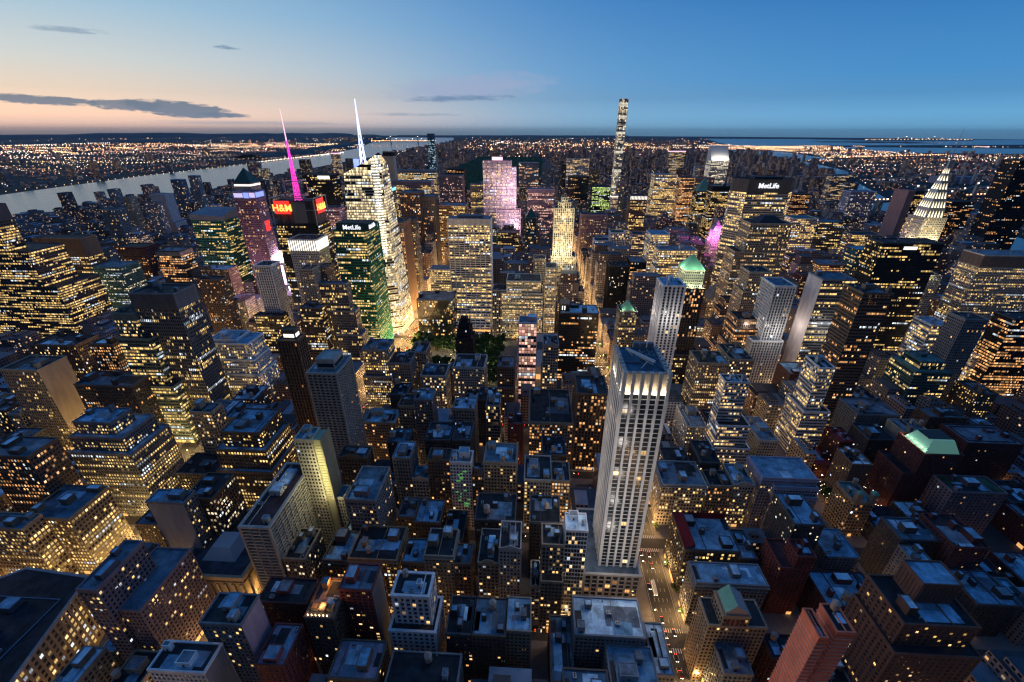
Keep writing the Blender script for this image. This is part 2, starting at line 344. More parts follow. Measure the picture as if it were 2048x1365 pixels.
# ------------------------------------------------------------------ shared rooftop pieces (unit meshes, copied)
def shared(name, mb, mats):
    me = mb.mesh(name, mats if isinstance(mats, (list, tuple)) else [mats]); SH[name] = me; return me
SH = {}
mb = MB(); mb.cone(0, 0, 3.2, 7.6, 2.0, 1.9, 12); shared('tank', mb, M['tank_wood'])
mb = MB(); mb.cone(0, 0, 7.6, 9.1, 2.25, 0, 12); shared('tank_cap', mb, M['tank_cap'])
mb = MB(); mb.bar((1.4, 1.4, 0), (1.2, 1.2, 3.25), .3); shared('tank_leg', mb, M['steel'])
mb = MB(); mb.bar((-1.3, -1.3, 1.5), (1.3, -1.3, 1.9), .16); mb.bar((1.3, -1.3, 1.5), (1.3, 1.3, 1.9), .16); mb.bar((1.3, 1.3, 1.5), (-1.3, 1.3, 1.9), .16); mb.bar((-1.3, 1.3, 1.5), (-1.3, -1.3, 1.9), .16); mb.box(-1.6, 1.6, -1.6, 1.6, 2.95, 3.19, bot=True)
shared('tank_frame', mb, M['steel'])
mb = MB(); mb.box(-1.4, 1.4, -1, 1, 0, 1.7); mb.cone(-.6, 0, 1.7, 2.0, .55, .55, 10, 1); mb.cone(.65, 0, 1.7, 2.0, .55, .55, 10, 1); shared('air_conditioner', mb, [M['galvanised'], M['steel']])
mb = MB(); mb.box(-.9, .9, -2.6, 2.6, 0, .5); mb.pyr(-.85, .85, -2.5, 2.5, .5, 1.2, .75, 1); shared('skylight_lit', mb, [M['galvanised'], M['skylight_lit']])
mb = MB(); mb.box(-.9, .9, -1.4, 1.4, 0, .5); mb.pyr(-.85, .85, -1.3, 1.3, .5, 1.0, .6, 1); shared('skylight_dark', mb, [M['galvanised'], M['skylight_dark']])
mb = MB(); mb.cone(0, 0, 0, 1.5, .32, .32, 8); mb.cone(0, 0, 1.5, 1.9, .5, .1, 8); shared('vent', mb, M['galvanised'])
mb = MB(); mb.box(-3.5, 3.5, -.4, .4, .5, 1.3, bot=True); mb.box(-3.3, -3.0, -.3, .3, 0, .5); mb.box(3.0, 3.3, -.3, .3, 0, .5); shared('duct', mb, M['galvanised'])
def inst(name, me, parent, loc, rz=0, sc=(1, 1, 1), color=None):
    o = bpy.data.objects.new(name, me); C.objects.link(o); o.parent = parent; o.location = loc; o.rotation_euler[2] = rz; o.scale = sc
    if color: o.color = color
    return o
def water_tank(parent, x, y, z, s=1.0, rz=0.0):
    tk = inst('water_tank', SH['tank'], parent, (x, y, z), rz, (s, s, s))
    inst('tank_roof', SH['tank_cap'], tk, (0, 0, 0)); inst('frame', SH['tank_frame'], tk, (0, 0, 0))
    for k in range(4): inst('leg', SH['tank_leg'], tk, (0, 0, 0), k * math.pi / 2)

NWIN = 0
def tier(W_, G_, x0, x1, y0, y1, z0, z1, st, blank='', uo=0, skip=0.0, gw=0.0):
    """one block: core walls in W_, window glass sheets in G_, piers and spandrels standing proud"""
    bay, fl, pw, sh, rel, row = st
    W_.box(x0, x1, y0, y1, z0, z1, top=True)
    H_ = z1 - z0 - skip
    nf = max(1, round(H_ / fl)); f = H_ / nf
    sides = [('S', x0, x1), ('E', y0, y1), ('N', x0, x1), ('W', y0, y1)]
    e = .04
    for s, a, b in sides:
        L = b - a
        if s in blank: continue
        nb = max(1, round(L / bay)); w = L / nb
        u0 = uo + {'S': 0, 'E': 137, 'N': 411, 'W': 273}[s]
        if s == 'S': P_ = lambda u, z, d: (u, y0 - d, z)
        elif s == 'E': P_ = lambda u, z, d: (x1 + d, u, z)
        elif s == 'N': P_ = lambda u, z, d: (x1 + x0 - u, y1 + d, z)
        else: P_ = lambda u, z, d: (x0 - d, y1 + y0 - u, z)
        G_.face([P_(a, z0, e), P_(b, z0, e), P_(b, z1 - skip, e), P_(a, z1 - skip, e)], [(u0, 0), (u0 + nb, 0), (u0 + nb, nf), (u0, nf)])
        # spandrels (mitred at the corners)
        if sh > .05:
            r1 = rel * (.8 if rel != 1.0 else .22)
            for k in range(nf + 1):
                zc = z0 + k * f; za, zb = zc - sh * .35, zc + sh * .65
                if k == 0: za = z0
                if k == nf: zb = zc if skip < .1 else zb
                if zb - za < .05: continue
                W_.face([P_(a - r1, za, r1), P_(b + r1, za, r1), P_(b + r1, zb, r1), P_(a - r1, zb, r1)])
                W_.face([P_(a - r1, zb, r1), P_(b + r1, zb, r1), P_(b, zb, 0), P_(a, zb, 0)])
                if k: W_.face([P_(b + r1, za, r1), P_(a - r1, za, r1), P_(a, za, 0), P_(b, za, 0)])
                for q, d_ in ((a, -r1), (b, r1)):   # ends against blank sides
                    W_.face([P_(q, za, 0), P_(q + d_, za, r1), P_(q + d_, zb, r1), P_(q, zb, 0)])
        # piers
        if pw > .05:
            r2 = rel + .03; h = pw / 2
            for k in range(nb + 1):
                c = a + k * w; ua, ub = c - h, c + h
                if k == 0: ua = a - r2
                if k == nb: ub = b + r2
                zt = z1 - skip
                W_.face([P_(ua, z0, r2), P_(ub, z0, r2), P_(ub, zt, r2), P_(ua, zt, r2)])
                if k > 0 or True: W_.face([P_(ua, z0, 0), P_(ua, z0, r2), P_(ua, zt, r2), P_(ua, zt, 0)]) if k else None
                if k < nb: W_.face([P_(ub, z0, r2), P_(ub, z0, 0), P_(ub, zt, 0), P_(ub, zt, r2)])
                W_.face([P_(ua, zt, r2), P_(ub, zt, r2), P_(ub, zt, 0), P_(ua, zt, 0)])
    return rel

def ring(B, x0, x1, y0, y1, z0, z1, o, i, mi=0):
    """hollow rectangular band: outer offset o, inner offset i (both outward)"""
    A = [(x0 - o, y0 - o), (x1 + o, y0 - o), (x1 + o, y1 + o), (x0 - o, y1 + o)]
    D = [(x0 - i, y0 - i), (x1 + i, y0 - i), (x1 + i, y1 + i), (x0 - i, y1 + i)]
    for k in range(4):
        j = (k + 1) % 4
        B.face([(*A[k], z0), (*A[j], z0), (*A[j], z1), (*A[k], z1)], None, mi)
        B.face([(*D[j], z0), (*D[k], z0), (*D[k], z1), (*D[j], z1)], None, mi)
        B.face([(*A[k], z1), (*A[j], z1), (*D[j], z1), (*D[k], z1)], None, mi)
        B.face([(*A[j], z0), (*A[k], z0), (*D[k], z0), (*D[j], z0)], None, mi)

def mul(c, k): return tuple(min(1, v * k) for v in c)
def panes(root, x0, x1, y0, y1, z0, z1, st, blank, rng, lc, lit, skip, limit=100):
    """the hundred window panes that show largest: top floors of the street front and of the flank the camera sees"""
    bay, fl, pw, sh, rel, row = st
    H_ = z1 - z0 - skip; nf = max(1, round(H_ / fl)); f = H_ / nf
    cand = []
    cx = (x0 + x1) / 2 + root.location.x
    fl_side = 'E' if cx < CAMP.x - 10 else 'W'
    for s, a, b in (('S', x0, x1), (fl_side, y0, y1)):
        if s in blank: continue
        nb = max(1, round((b - a) / bay)); w = (b - a) / nb
        for k in range(nf):
            for i in range(nb):
                cand.append((k + (0 if s == 'S' else -nf * .45), s, a + (i + .5) * w, z0 + (k + .5) * f + sh * .15, w - pw - .1, f - sh - .08))
    if not cand: return
    cand.sort(key=lambda c: -c[0])
    for _, s, u, z, w, h in cand[:limit]:
        if w < .3 or h < .3: return
        key = ('pane', round(w, 1), round(h, 1))
        if key not in SH:
            q = MB(); q.face([(-w / 2, 0, -h / 2), (w / 2, 0, -h / 2), (w / 2, 0, h / 2), (-w / 2, 0, h / 2)], [(.1, .05), (.9, .05), (.9, .95), (.1, .95)])
            SH[key] = q.mesh('window', [M['win']])
        e = .08
        if s == 'S': inst('window', SH[key], root, (u, y0 - e, z), 0, color=(*lc, lit))
        elif s == 'E': inst('window', SH[key], root, (x1 + e, u, z), R(90), color=(*lc, lit))
        else: inst('window', SH[key], root, (x0 - e, u, z), R(-90), color=(*lc, lit))

def letters(body, size, parent, loc, rz, material, name='lettering', ext=.3, align='CENTER', tilt=90):
    cu = bpy.data.curves.new(name, 'FONT'); cu.body = body; cu.size = size; cu.extrude = ext; cu.align_x = align; cu.offset = .012 * size
    tmp = bpy.data.objects.new('tmp', cu); C.objects.link(tmp)
    dg = bpy.context.evaluated_depsgraph_get(); me = bpy.data.meshes.new_from_object(tmp.evaluated_get(dg)); bpy.data.objects.remove(tmp)
    me.materials.clear(); me.materials.append(material)
    o = bpy.data.objects.new(name, me); C.objects.link(o); o.parent = parent; o.location = loc; o.rotation_euler = (R(tilt), 0, rz)
    return o
def lamp(name, parent, loc, power, color, radius=.6):
    l = bpy.data.lights.new(name, 'POINT'); l.energy = power; l.color = color; l.shadow_soft_size = radius
    o = bpy.data.objects.new(name, l); C.objects.link(o); o.location = loc
    if parent: o.parent = parent
    return o

BX = []      # occupied footprints
def building(kind, X0, X1, Y0, Y1, H, style, col, label, o, lod=0, group=None):
    rng = random.Random(int(X0 * 7 + Y0 * 13 + H))
    cx, cy_ = (X0 + X1) / 2, Y0
    root = empty(kind, (cx, cy_, 0)); tag(root, label, kind.replace('_', ' '), group)
    x0, x1, y0, y1 = X0 - cx, X1 - cx, 0.0, Y1 - Y0
    BX.append((X0, X1, Y0, Y1))
    st = STY[style]; row = st[5]
    wc = PAL[col]; k_ = rng.uniform(.9, 1.1) * (1.75 if Y0 > 560 and col not in ('black', 'white', 'whiter') else 1.1 if Y0 > 440 else .9); wc = mul(wc, k_)  # walls beyond the near blocks lightened: city glow put into their colour
    rc = mul(ROOF[o.get('roof', 'dark')], rng.uniform(.85, 1.2) if o.get('roof') != 'blue' or rng.random() < .5 else .45)
    lc = LC[o.get('lc', 'd')]; lit = o.get('lit', .3) * (.85 if row else .9 if Y0 > 440 or X1 < -230 else .75); blank = o.get('blank', '')
    cap = o.get('cap', 0)
    if style == 'blank': blank = 'SEWN'
    Wm, G, Rf, Pp = MB(), MB(), MB(), MB()
    rel = st[4]; par = 1.1 if H > 30 else .8
    skip = cap if cap else (2.0 if style in ('loft', 'gridsm', 'wpiers') else .8)
    z0 = 0.0
    tiers = [(x0, x1, y0, y1, H)]
    ex = o.get('e', [])
    for (w, e, s, n, zt) in ex:
        if zt < 2: continue
        tiers.append((x0 - w, x1 + e, y0 - s, y1 + n, zt)); BX.append((X0 - w, X1 + e, Y0 - s, Y1 + n))
    zs = sorted([tt[4] for tt in tiers], reverse=True)
    if 'wedge' in o: par = .2
    for i, (a, b, c, d, zt) in enumerate(tiers):
        # each tier starts on top of the next lower one
        zb = tiers[i + 1][4] if i + 1 < len(tiers) and tiers[i + 1][0] <= a + .01 and tiers[i + 1][1] >= b - .01 and tiers[i + 1][2] <= c + .01 else 0
        if i > 0: zb = tiers[i + 1][4] if i + 1 < len(tiers) and tiers[i + 1][2] <= c + .01 and tiers[i + 1][0] <= a + .01 else 0
        tier(Wm, G, a, b, c, d, zb, zt, st, blank if i == 0 else '', rng.randrange(900), skip if i == 0 else 1.2)
        r = rel + .06
        Pp = MB(); ring(Pp, a, b, c, d, zt - .7, zt + par, r + .12, -.45)
        if o.get('corn'):
            for z_, g_, hh in ((zt - 1.9, .9, .65), (zt - st[1] - 2.2, .45, .4)): q = MB(); ring(q, a, b, c, d, z_, z_ + hh, r + g_, r * .5); q.build('cornice', M['wall'], root, (*mul(wc, 1.15), 1))
        Pp.build('parapet', M['wall'], root, (*(mul(wc, 1.12) if col not in ('black', 'dark') else (.1, .1, .11)), 1))
        Rf = MB(); Rf.face([(a + .45, c + .45, zt + .06), (b - .45, c + .45, zt + .06), (b - .45, d - .45, zt + .06), (a + .45, d - .45, zt + .06)]); Rf.build('roof' if i == 0 else 'terrace', M['roof'], root, (*rc, 1))
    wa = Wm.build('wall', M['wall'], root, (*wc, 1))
    if not blank == 'SEWN':
        g = G.build('window', M['winrow'] if row or (lit > .44 and H > 45) else M['win'], root, (*lc, lit)); g['kind'] = 'stuff'
    if blank and style != 'blank':
        q = MB(); e = .06
        bc = PAL[o.get('bcol', 'grey')]
        if 'E' in blank: q.face([(x1 + e, y0 + .1, 0), (x1 + e, y1 - .1, 0), (x1 + e, y1 - .1, H - .8), (x1 + e, y0 + .1, H - .8)])
        if 'W' in blank: q.face([(x0 - e, y1 - .1, 0), (x0 - e, y0 + .1, 0), (x0 - e, y0 + .1, H - .8), (x0 - e, y1 - .1, H - .8)])
        if 'S' in blank: q.face([(x0 + .1, y0 - e, 0), (x1 - .1, y0 - e, 0), (x1 - .1, y0 - e, H - .8), (x0 + .1, y0 - e, H - .8)])
        q.build('side_wall', M['wall'], root, (*bc, 1))
    if cap:
        q = MB(); ring(q, x0, x1, y0, y1, H - cap, H - .9, rel + .16, 0)
        n = int((x1 - x0) / 1.6)
        for k in range(n + 1): u = x0 + k * (x1 - x0) / n; q.box(u - .2, u + .2, y0 - rel - .55, y0 - rel - .17, H - cap, H - .9)
        q.build('crown_band', M['wall'], root, (*(PAL[o['capc']] if 'capc' in o else mul(wc, .9)), 1))
    w_, d_ = x1 - x0, y1 - y0
    taken = []
    def spot(hw, hd, tries=14):
        for _ in range(tries):
            if w_ < 2 * hw + 2 or d_ < 2 * hd + 2: return None
            px, py = rng.uniform(x0 + hw + .9, x1 - hw - .9), rng.uniform(y0 + hd + .9, y1 - hd - .9)
            if all(abs(px - a) > hw + c and abs(py - b) > hd + d for a, b, c, d in taken):
                taken.append((px, py, hw + .3, hd + .3)); return px, py
        return None
    if not any(k in o for k in ('pyr', 'hip', 'wedge', 'gabroof', 'frust', 'crown')):
        if o.get('bigbox'):
            hh = 9; q = MB(); a, b, c, d = x0 + w_ * .2, x1 - w_ * .15, y0 + d_ * .25, y1 - d_ * .15
            q.box(a, b, c, d, H, H + hh); ring(q, a, b, c, d, H + hh, H + hh + .9, .2, -.3)
            hut = q.build('penthouse', M['wall'], root, (*mul(wc, 1.3), 1)); q = MB(); q.box(a + 1, b - 1, c - .1, c - .04, H + 2, H + 5.5); q.box(b + .04, b + .1, c + 1, d - 1, H + 2, H + 5.5)
            q.build('window', M['glow_white'] if col == 'brown' else M['skylight_dark'], hut)
            taken.append(((a + b) / 2, (c + d) / 2, (b - a) / 2, (d - c) / 2))
        if o.get('bigpent'):
            q = MB(); a, b, c, d = x0 + w_ * .35, x1 - w_ * .12, y0 + d_ * .45, y1 - 1; q.box(a, b, c, d, H, H + 15); ring(q, a, b, c, d, H + 15, H + 16, .3, -.3)
            for k in range(9): u = a + 1 + k * (b - a - 2) / 8; q.box(u - .3, u + .3, c - .3, c - .02, H + 2, H + 13)
            for k in range(7): u = c + 1 + k * (d - c - 2) / 6; q.box(a - .3, a - .02, u - .3, u + .3, H + 2, H + 13)
            q.build('penthouse', M['wall'], root, (*mul(wc, 1.15), 1)); q = MB(); q.face([(a + .4, c + .4, H + 15.05), (b - .4, c + .4, H + 15.05), (b - .4, d - .4, H + 15.05), (a + .4, d - .4, H + 15.05)]); q.build('roof', M['roof'], root, (*ROOF['blue'], 1))
            taken.append(((a + b) / 2, (c + d) / 2, (b - a) / 2, (d - c) / 2))
        nb_ = o.get('box', 0)
        for k in range(nb_ + (2 if Y0 < 480 and style != 'stripe2' else 0)):
            hw, hd = (min(w_ * .24, rng.uniform(2.2, 5.5)), min(d_ * .26, rng.uniform(2.2, 5.5))) if k < nb_ else (rng.uniform(1.2, 2.2), rng.uniform(1.2, 2.6)); p = spot(hw, hd)
            if not p: continue
            hh = rng.uniform(3.2, 6.5); q = MB(); q.box(p[0] - hw, p[0] + hw, p[1] - hd, p[1] + hd, H, H + hh)
            ring(q, p[0] - hw, p[0] + hw, p[1] - hd, p[1] + hd, H + hh, H + hh + .35, .15, -.25)
            hut = q.build('roof_hut', M['wall'], root, (*mul(wc, rng.choice([.7, 1.0, 1.5]))[:3], 1))
            q = MB(); q.face([(p[0] - hw + .25, p[1] - hd + .25, H + hh + .04), (p[0] + hw - .25, p[1] - hd + .25, H + hh + .04), (p[0] + hw - .25, p[1] + hd - .25, H + hh + .04), (p[0] - hw + .25, p[1] + hd - .25, H + hh + .04)])
            q.build('roof', M['roof'], hut, (*mul(ROOF[rng.choice(['blue', 'grey', 'lblue'])], 1.0), 1))
            q = MB(); q.box(p[0] - .5, p[0] + .5, p[1] - hd - .08, p[1] - hd - .02, H, H + 2.2); q.build('door', M['steel'], hut)
        for k in range(o.get('tank', 0) + (rng.choice([0, 1, 1]) if Y0 < 700 and H < 80 and w_ * d_ > 200 and style not in ('stripe2',) else 0)):
            s = rng.uniform(.85, 1.2); p = spot(2.0 * s, 2.0 * s)
            if p: water_tank(root, p[0], p[1], H, s, rng.uniform(0, 1.5))
        for k in range(o.get('sky', 0)):
            p = spot(1.0, 2.7)
            if p: inst('skylight', SH['skylight_lit' if rng.random() < .75 else 'skylight_dark'], root, (p[0], p[1], H + .06))
        nac = o.get('ac', 0) + (min(16, int(w_ * d_ / 55)) if Y0 < 480 else (4 if Y0 < 800 else 0))
        for k in range(nac):
            p = spot(1.4, 1.4)
            if p: inst('air_conditioner', SH['air_conditioner'], root, (p[0], p[1], H + .06), rng.choice([0, R(90)]), (1, 1, rng.uniform(.7, 1.3)))
        if Y0 < 480:
            for k in range(2 if w_ * d_ > 240 else 1):      # sheets of newer roofing and raised kerbs
                hw, hd = w_ * rng.uniform(.14, .3), d_ * rng.uniform(.14, .3); px, py = rng.uniform(x0 + hw + .8, x1 - hw - .8), rng.uniform(y0 + hd + .8, y1 - hd - .8)
                z = H + .08 + .05 * k; q = MB(); q.box(px - hw, px + hw, py - hd, py + hd, z, z + .03 + .01 * k); q.build('roofing_sheet', M['roof'], root, (*mul(ROOF[rng.choice(['lblue', 'blue', 'grey', 'dark', 'blue'])], rng.uniform(.7, 1.3)), 1))
            if w_ * d_ > 220 and style != 'stripe2':
                hw, hd = rng.uniform(1.2, 2.2), rng.uniform(3, 6); px = x0 + hw + .4 if rng.random() < .5 else x1 - hw - .4; py = rng.uniform(y0 + hd + 2, max(y0 + hd + 2.1, y1 - hd - 2))
                q = MB(); q.box(px - hw, px + hw, py - hd, py + hd, H + .07, H + .17); q.build('light_shaft_shade', M['dark_paint'], root)  # flat black sheet painted in for the shade inside a shaft
            if rng.random() < .6:
                q = MB(); px = rng.uniform(x0 + 3, x1 - 3); q.box(px - .18, px + .18, y0 + .5, y1 - .5, H + .2, H + .75); q.build('roof_kerb', M['wall'], root, (*mul(wc, 1.4), 1))
            for k in range(min(6, int(w_ * d_ / 120))):
                p = spot(.5, .5)
                if p: inst('vent', SH['vent'], root, (p[0], p[1], H + .06))
            for k in range(min(3, int(w_ * d_ / 250))):
                p = spot(3.6, .6)
                if p: inst('duct', SH['duct'], root, (p[0], p[1], H + .06))
            if w_ * d_ > 200 and 'sky' not in o:
                p = spot(1, 1.5)
                if p: inst('skylight', SH['skylight_lit' if rng.random() < .35 else 'skylight_dark'], root, (p[0], p[1], H + .06), rng.choice([0, R(90)]), (.7, .7, 1))
    # ---- special tops
    def pyrtop(cm, hh, ins=1.0, base=1.2, z=H):
        q = MB(); q.pyr(x0 - base, x1 + base, y0 - base, y1 + base, z + par + .02, z + par + hh, ins); return q.build('roof_spire' if ins == 1 else 'hipped_roof', cm if not isinstance(cm, tuple) else M['wall'], root, (*cm, 1) if isinstance(cm, tuple) else None)
    if 'pyr' in o:
        c = o['pyr']; pyrtop(M['copper'] if c == 'copper' else M['copper_dark'] if c == 'copperd' else (.3, .32, .35), w_ * .85)
    if 'hip' in o:
        q = MB(); q.pyr(x0 + 12, x1 - 10, y0 + 3, y1 - 6, H + .1, H + 10, .6); q.build('hipped_roof', M['wall'], root, (.05, .06, .08, 1))
    if 'gabroof' in o:
        q = MB(); a, b, c, d = x0 + 1, x1 - 1, y0 + .5, y1 - .5; xm = x0 + w_ * .42; z = H + .1; zr = H + 9
        q.box(a, b, c, d, z, z + 2.4); q.face([(a, c, z + 2.4), (xm, c, zr), (xm, d, zr), (a, d, z + 2.4)], None, 1); q.face([(xm, c, zr), (b, c, z + 2.4), (b, d, z + 2.4), (xm, d, zr)], None, 2)
        q.face([(a, c, z + 2.4), (b, c, z + 2.4), (xm, c, zr)]); q.face([(b, d, z + 2.4), (a, d, z + 2.4), (xm, d, zr)])
        q.build('gabled_roof', [M['stone'], M['copper'], M['galvanised']], root)
        for k in range(4):
            q = MB(); u = x0 + w_ * (.2 + .2 * k); n = 8
            q.face([(u - 1, y0 - .5, H - 7), (u + 1, y0 - .5, H - 7), (u + 1, y0 - .5, H - 3.4)] + [(u + math.cos(math.pi * j / n), y0 - .5, H - 3.4 + math.sin(math.pi * j / n)) for j in range(1, n)] + [(u - 1, y0 - .5, H - 3.4)])
            q.build('arched_window', M['wall'], root, (.16, .05, .05, 1))
    if 'wedge' in o:
        q = MB(); a, b, c, d = x0, x1, y0, y1; za = H + 1; q.face([(a, c, za), (b, c, za - .5), (b, c, H + 8), (a, c, H + 12)]); q.face([(b, c, za), (b, d, za), (b, d, H + 18), (b, c, H + 8)])
        q.face([(a, d, za), (a, c, za), (a, c, H + 12), (a, d, H + 18)]); q.face([(b, d, za), (a, d, za), (a, d, H + 18), (b, d, H + 18)]); q.face([(a, c, H + 12), (b, c, H + 8), (b, d, H + 18), (a, d, H + 18)])
        q.build('slanted_crown', M['wall'], root, (.34, .36, .4, 1))
    if 'crown' in o:
        q = MB(); ring(q, x0, x1, y0, y1, H + 2, H + 14, .6, -1.0); q.build('crown_screen', M['wall'], root, (.4, .36, .5, 1))
        q = MB(); q.box(x0 + 2, x0 + w_ * .45, y0 - .75, y0 - .62, H + 4, H + 11); q.box(x0 + w_ * .75, x1 + .2, y0 - .75, y0 - .62, H + 4, H + 12); q.build('lit_panel', M['glow_lav'], root)
        q = MB(); q.box(x0 + w_ * .48, x0 + w_ * .72, y0 - .75, y0 - .62, H + 3, H + 12); q.box(x1 + .62, x1 + .75, y0 + 1, y1 - 4, H + 4, H + 12); q.build('lit_panel', M['glow_blue'], root)
        q = MB(); q.box(x1 + .3, x1 + .5, y0 + d_ * .3, y0 + d_ * .75, H - 56, H - 38); q.build('billboard', M['glow_red'], root)
    if 'frust' in o:
        q = MB(); q.pyr(x0 + 2, x1 - 2, y0 + 2, y1 - 4, H + .1, H + 11, .35); q.build('glass_roof', M['teal_glass'], root)
        for k in range(5): lamp('flood_or_fill_light', root, (x0 + 1, y0 + 4 + k * (d_ - 8) / 4, H + 2.5), 900, (1, .8, .5), .3)
        q = MB(); q.box(x0 + 5, x1 - 7, y0 + 8, y1 - 9, H + 11.02, H + 11.5); q.build('roof_panel', M['dark_paint'], root)
    if 'gable' in o:
        q = MB(); q.prism([(x0 - .5, y0 - .9), (x1 + .5, y0 - .9), (x1 + .5, y0 - .4), (x0 - .5, y0 - .4)], H + par, H + par + .9)
        q.face([(x0 + 1, y0 - .9, H + par + .9), (x1 - 1, y0 - .9, H + par + .9), (0, y0 - .9, H + par + 3.4)]); q.face([(x1 - 1, y0 - .4, H + par + .9), (x0 + 1, y0 - .4, H + par + .9), (0, y0 - .4, H + par + 3.4)])
        q.face([(x0 + 1, y0 - .9, H + par + .9), (0, y0 - .9, H + par + 3.4), (0, y0 - .4, H + par + 3.4), (x0 + 1, y0 - .4, H + par + .9)]); q.face([(0, y0 - .9, H + par + 3.4), (x1 - 1, y0 - .9, H + par + .9), (x1 - 1, y0 - .4, H + par + .9), (0, y0 - .4, H + par + 3.4)])
        q.build('gable', M['wall'], root, (*mul(wc, 1.25), 1))
    if 'arch' in o:
        q = MB(); n = 10; r0 = w_ * .34
        pf = [(math.cos(math.pi * j / n) * r0, H + par + math.sin(math.pi * j / n) * 3.2) for j in range(n + 1)]
        q.face([(p, y0 - .8, z) for p, z in reversed(pf)]); q.face([(p, y0 - .3, z) for p, z in pf])
        for j in range(n): q.face([(pf[j][0], y0 - .8, pf[j][1]), (pf[j + 1][0], y0 - .8, pf[j + 1][1]), (pf[j + 1][0], y0 - .3, pf[j + 1][1]), (pf[j][0], y0 - .3, pf[j][1])])
        q.build('arched_parapet', M['wall'], root, (*mul(wc, 1.3), 1))
    if 'mans' in o:
        q = MB(); s = 6
        q.face([(x0 - .8, y0, H + 1.2), (x0 - .8, y1, H + 1.2), (x0 + s, y1 - 4, H + 6), (x0 + s, y0, H + 6)][::-1]); q.face([(x0 - .8, y1, H + 1.2), (x1, y1, H + 1.2), (x1, y1 - 4, H + 6), (x0 + s, y1 - 4, H + 6)][::-1])
        q.face([(x0 + s, y0, H + 6), (x0 + s, y1 - 4, H + 6), (x0 + s + .3, y1 - 4, H + .1), (x0 + s + .3, y0, H + .1)][::-1]); q.face([(x0 + s, y1 - 4, H + 6), (x1, y1 - 4, H + 6), (x1, y1 - 4.3, H + .1), (x0 + s, y1 - 4.3, H + .1)][::-1])
        q.build('mansard_roof', M['wall'], root, (.17, .012, .02, 1))
    if 'twin' in o:
        for a in (x0, x1 - 4):
            q = MB(); q.box(a, a + 4, y0 - 1, y0 + 3, H, H + 10); hut = q.build('corner_tower', M['wall'], root, (*wc, 1))
            q = MB(); q.pyr(a - .4, a + 4.4, y0 - 1.4, y0 + 3.4, H + 10, H + 12, .5); q.build('roof', M['copper'], hut)
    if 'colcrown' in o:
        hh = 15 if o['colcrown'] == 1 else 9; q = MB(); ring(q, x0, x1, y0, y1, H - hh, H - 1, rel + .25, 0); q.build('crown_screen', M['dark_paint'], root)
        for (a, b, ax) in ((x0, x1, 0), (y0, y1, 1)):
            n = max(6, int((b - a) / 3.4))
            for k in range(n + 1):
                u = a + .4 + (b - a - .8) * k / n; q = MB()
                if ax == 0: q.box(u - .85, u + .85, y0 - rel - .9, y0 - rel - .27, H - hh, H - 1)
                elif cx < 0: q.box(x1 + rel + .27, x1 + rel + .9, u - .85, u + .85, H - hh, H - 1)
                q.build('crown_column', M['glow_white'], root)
    if 'ring' in o:
        q = MB(); hh = 7 if o['ring'] in 'pc' else 4; ring(q, x0, x1, y0, y1, H - hh, H - 1, rel + .25, 0)
        q.build('lit_crown', M[{'w': 'glow_white', 'p': 'glow_pink', 'c': 'glow_cyan'}[o['ring']]], root)
    if 'ribtop' in o:
        q = MB(); ring(q, x0, x1, y0, y1, H - 17, H - .9, rel + .3, 0)
        for (a, b, ax) in ((x0, x1, 0), (y0, y1, 1)):
            n = int((b - a) / 2.2)
            for k in range(n + 1):
                u = a + (b - a) * k / n
                if ax == 0: q.box(u - .3, u + .3, y0 - rel - .9, y0 - rel - .31, H - 17, H - .9)
                else: q.box(x0 - rel - .9, x0 - rel - .31, u - .3, u + .3, H - 17, H - .9)
        q.build('crown_band', M['wall'], root, (.27, .21, .2, 1))
    sg = o.get('sign')
    if sg == 'ml':
        q = MB(); q.box(x0 + w_ * .15, x1 + 6, y0 - 1.2, y0 + 26, H + .2, H + 11); bx = q.build('sign_box', M['wall'], root, (.02, .07, .08, 1))
        letters('MetLife', 8.5, bx, (x0 + w_ * .62, y0 - 1.5, H + 2.6), 0, M['sign_letter']); letters('MetLife', 8, bx, (x1 + 6.3, y0 + 13, H + 2.8), R(90), M['sign_letter'])
    if sg in ('pl', 'v'):
        q = MB(); a = x0 + w_ * (.52 if sg == 'pl' else .36); q.box(a, a + w_ * (.4 if sg == 'pl' else .22), y0 - .9, y0 - .5, H - (9 if sg == 'pl' else 8), H - (2 if sg == 'pl' else 4)); q.build('sign_panel', M['glow_white'], root)
    if sg == 'hs':
        q = MB(); q.box(x0 + .5, x0 + 12, y0 + 6, y1 - 4, H, H + 10); q.box(x0 + 2.0, x0 + 3.2, y0 + 5.6, y0 + 5.9, H + 2.5, H + 8, 1); q.box(x0 + 5.0, x0 + 6.2, y0 + 5.6, y0 + 5.9, H + 2.5, H + 8, 1); q.build('sign_box', [M['dark_paint'], M['glow_white']], root)
    if o.get('green'):
        for k in range(16):
            q = MB(); a = x0 + rng.uniform(.05, .75) * w_; z = H - 8 - rng.uniform(0, .75) * H; q.box(a, a + rng.uniform(1.6, 4), y0 - .46, y0 - .36, z, z + 1.5)
            q.build('colour_panel', M['green_panel'], root)
    if o.get('fl'):
        for k in range(o['fl']):
            z = H * (k + .6) / o['fl']; lamp('flood_or_fill_light', root, (0, y0 - 16, z), 9000, (1, .93, .85), 3); lamp('flood_or_fill_light', root, (x0 - 14, (y0 + y1) / 2, z), 6000, (1, .88, .78), 3)  # added fill lamps hung off the front and west side to brighten pale towers
    if style == 'stripe2':
        q = MB()
        for k in range(1, int(H / 3.1)): ring(q, x0, x1, y0, y1, k * 3.1, k * 3.1 + .3, .36, 0)
        q.build('stone_course', M['wall'], root, (.8, .5, .4, 1))
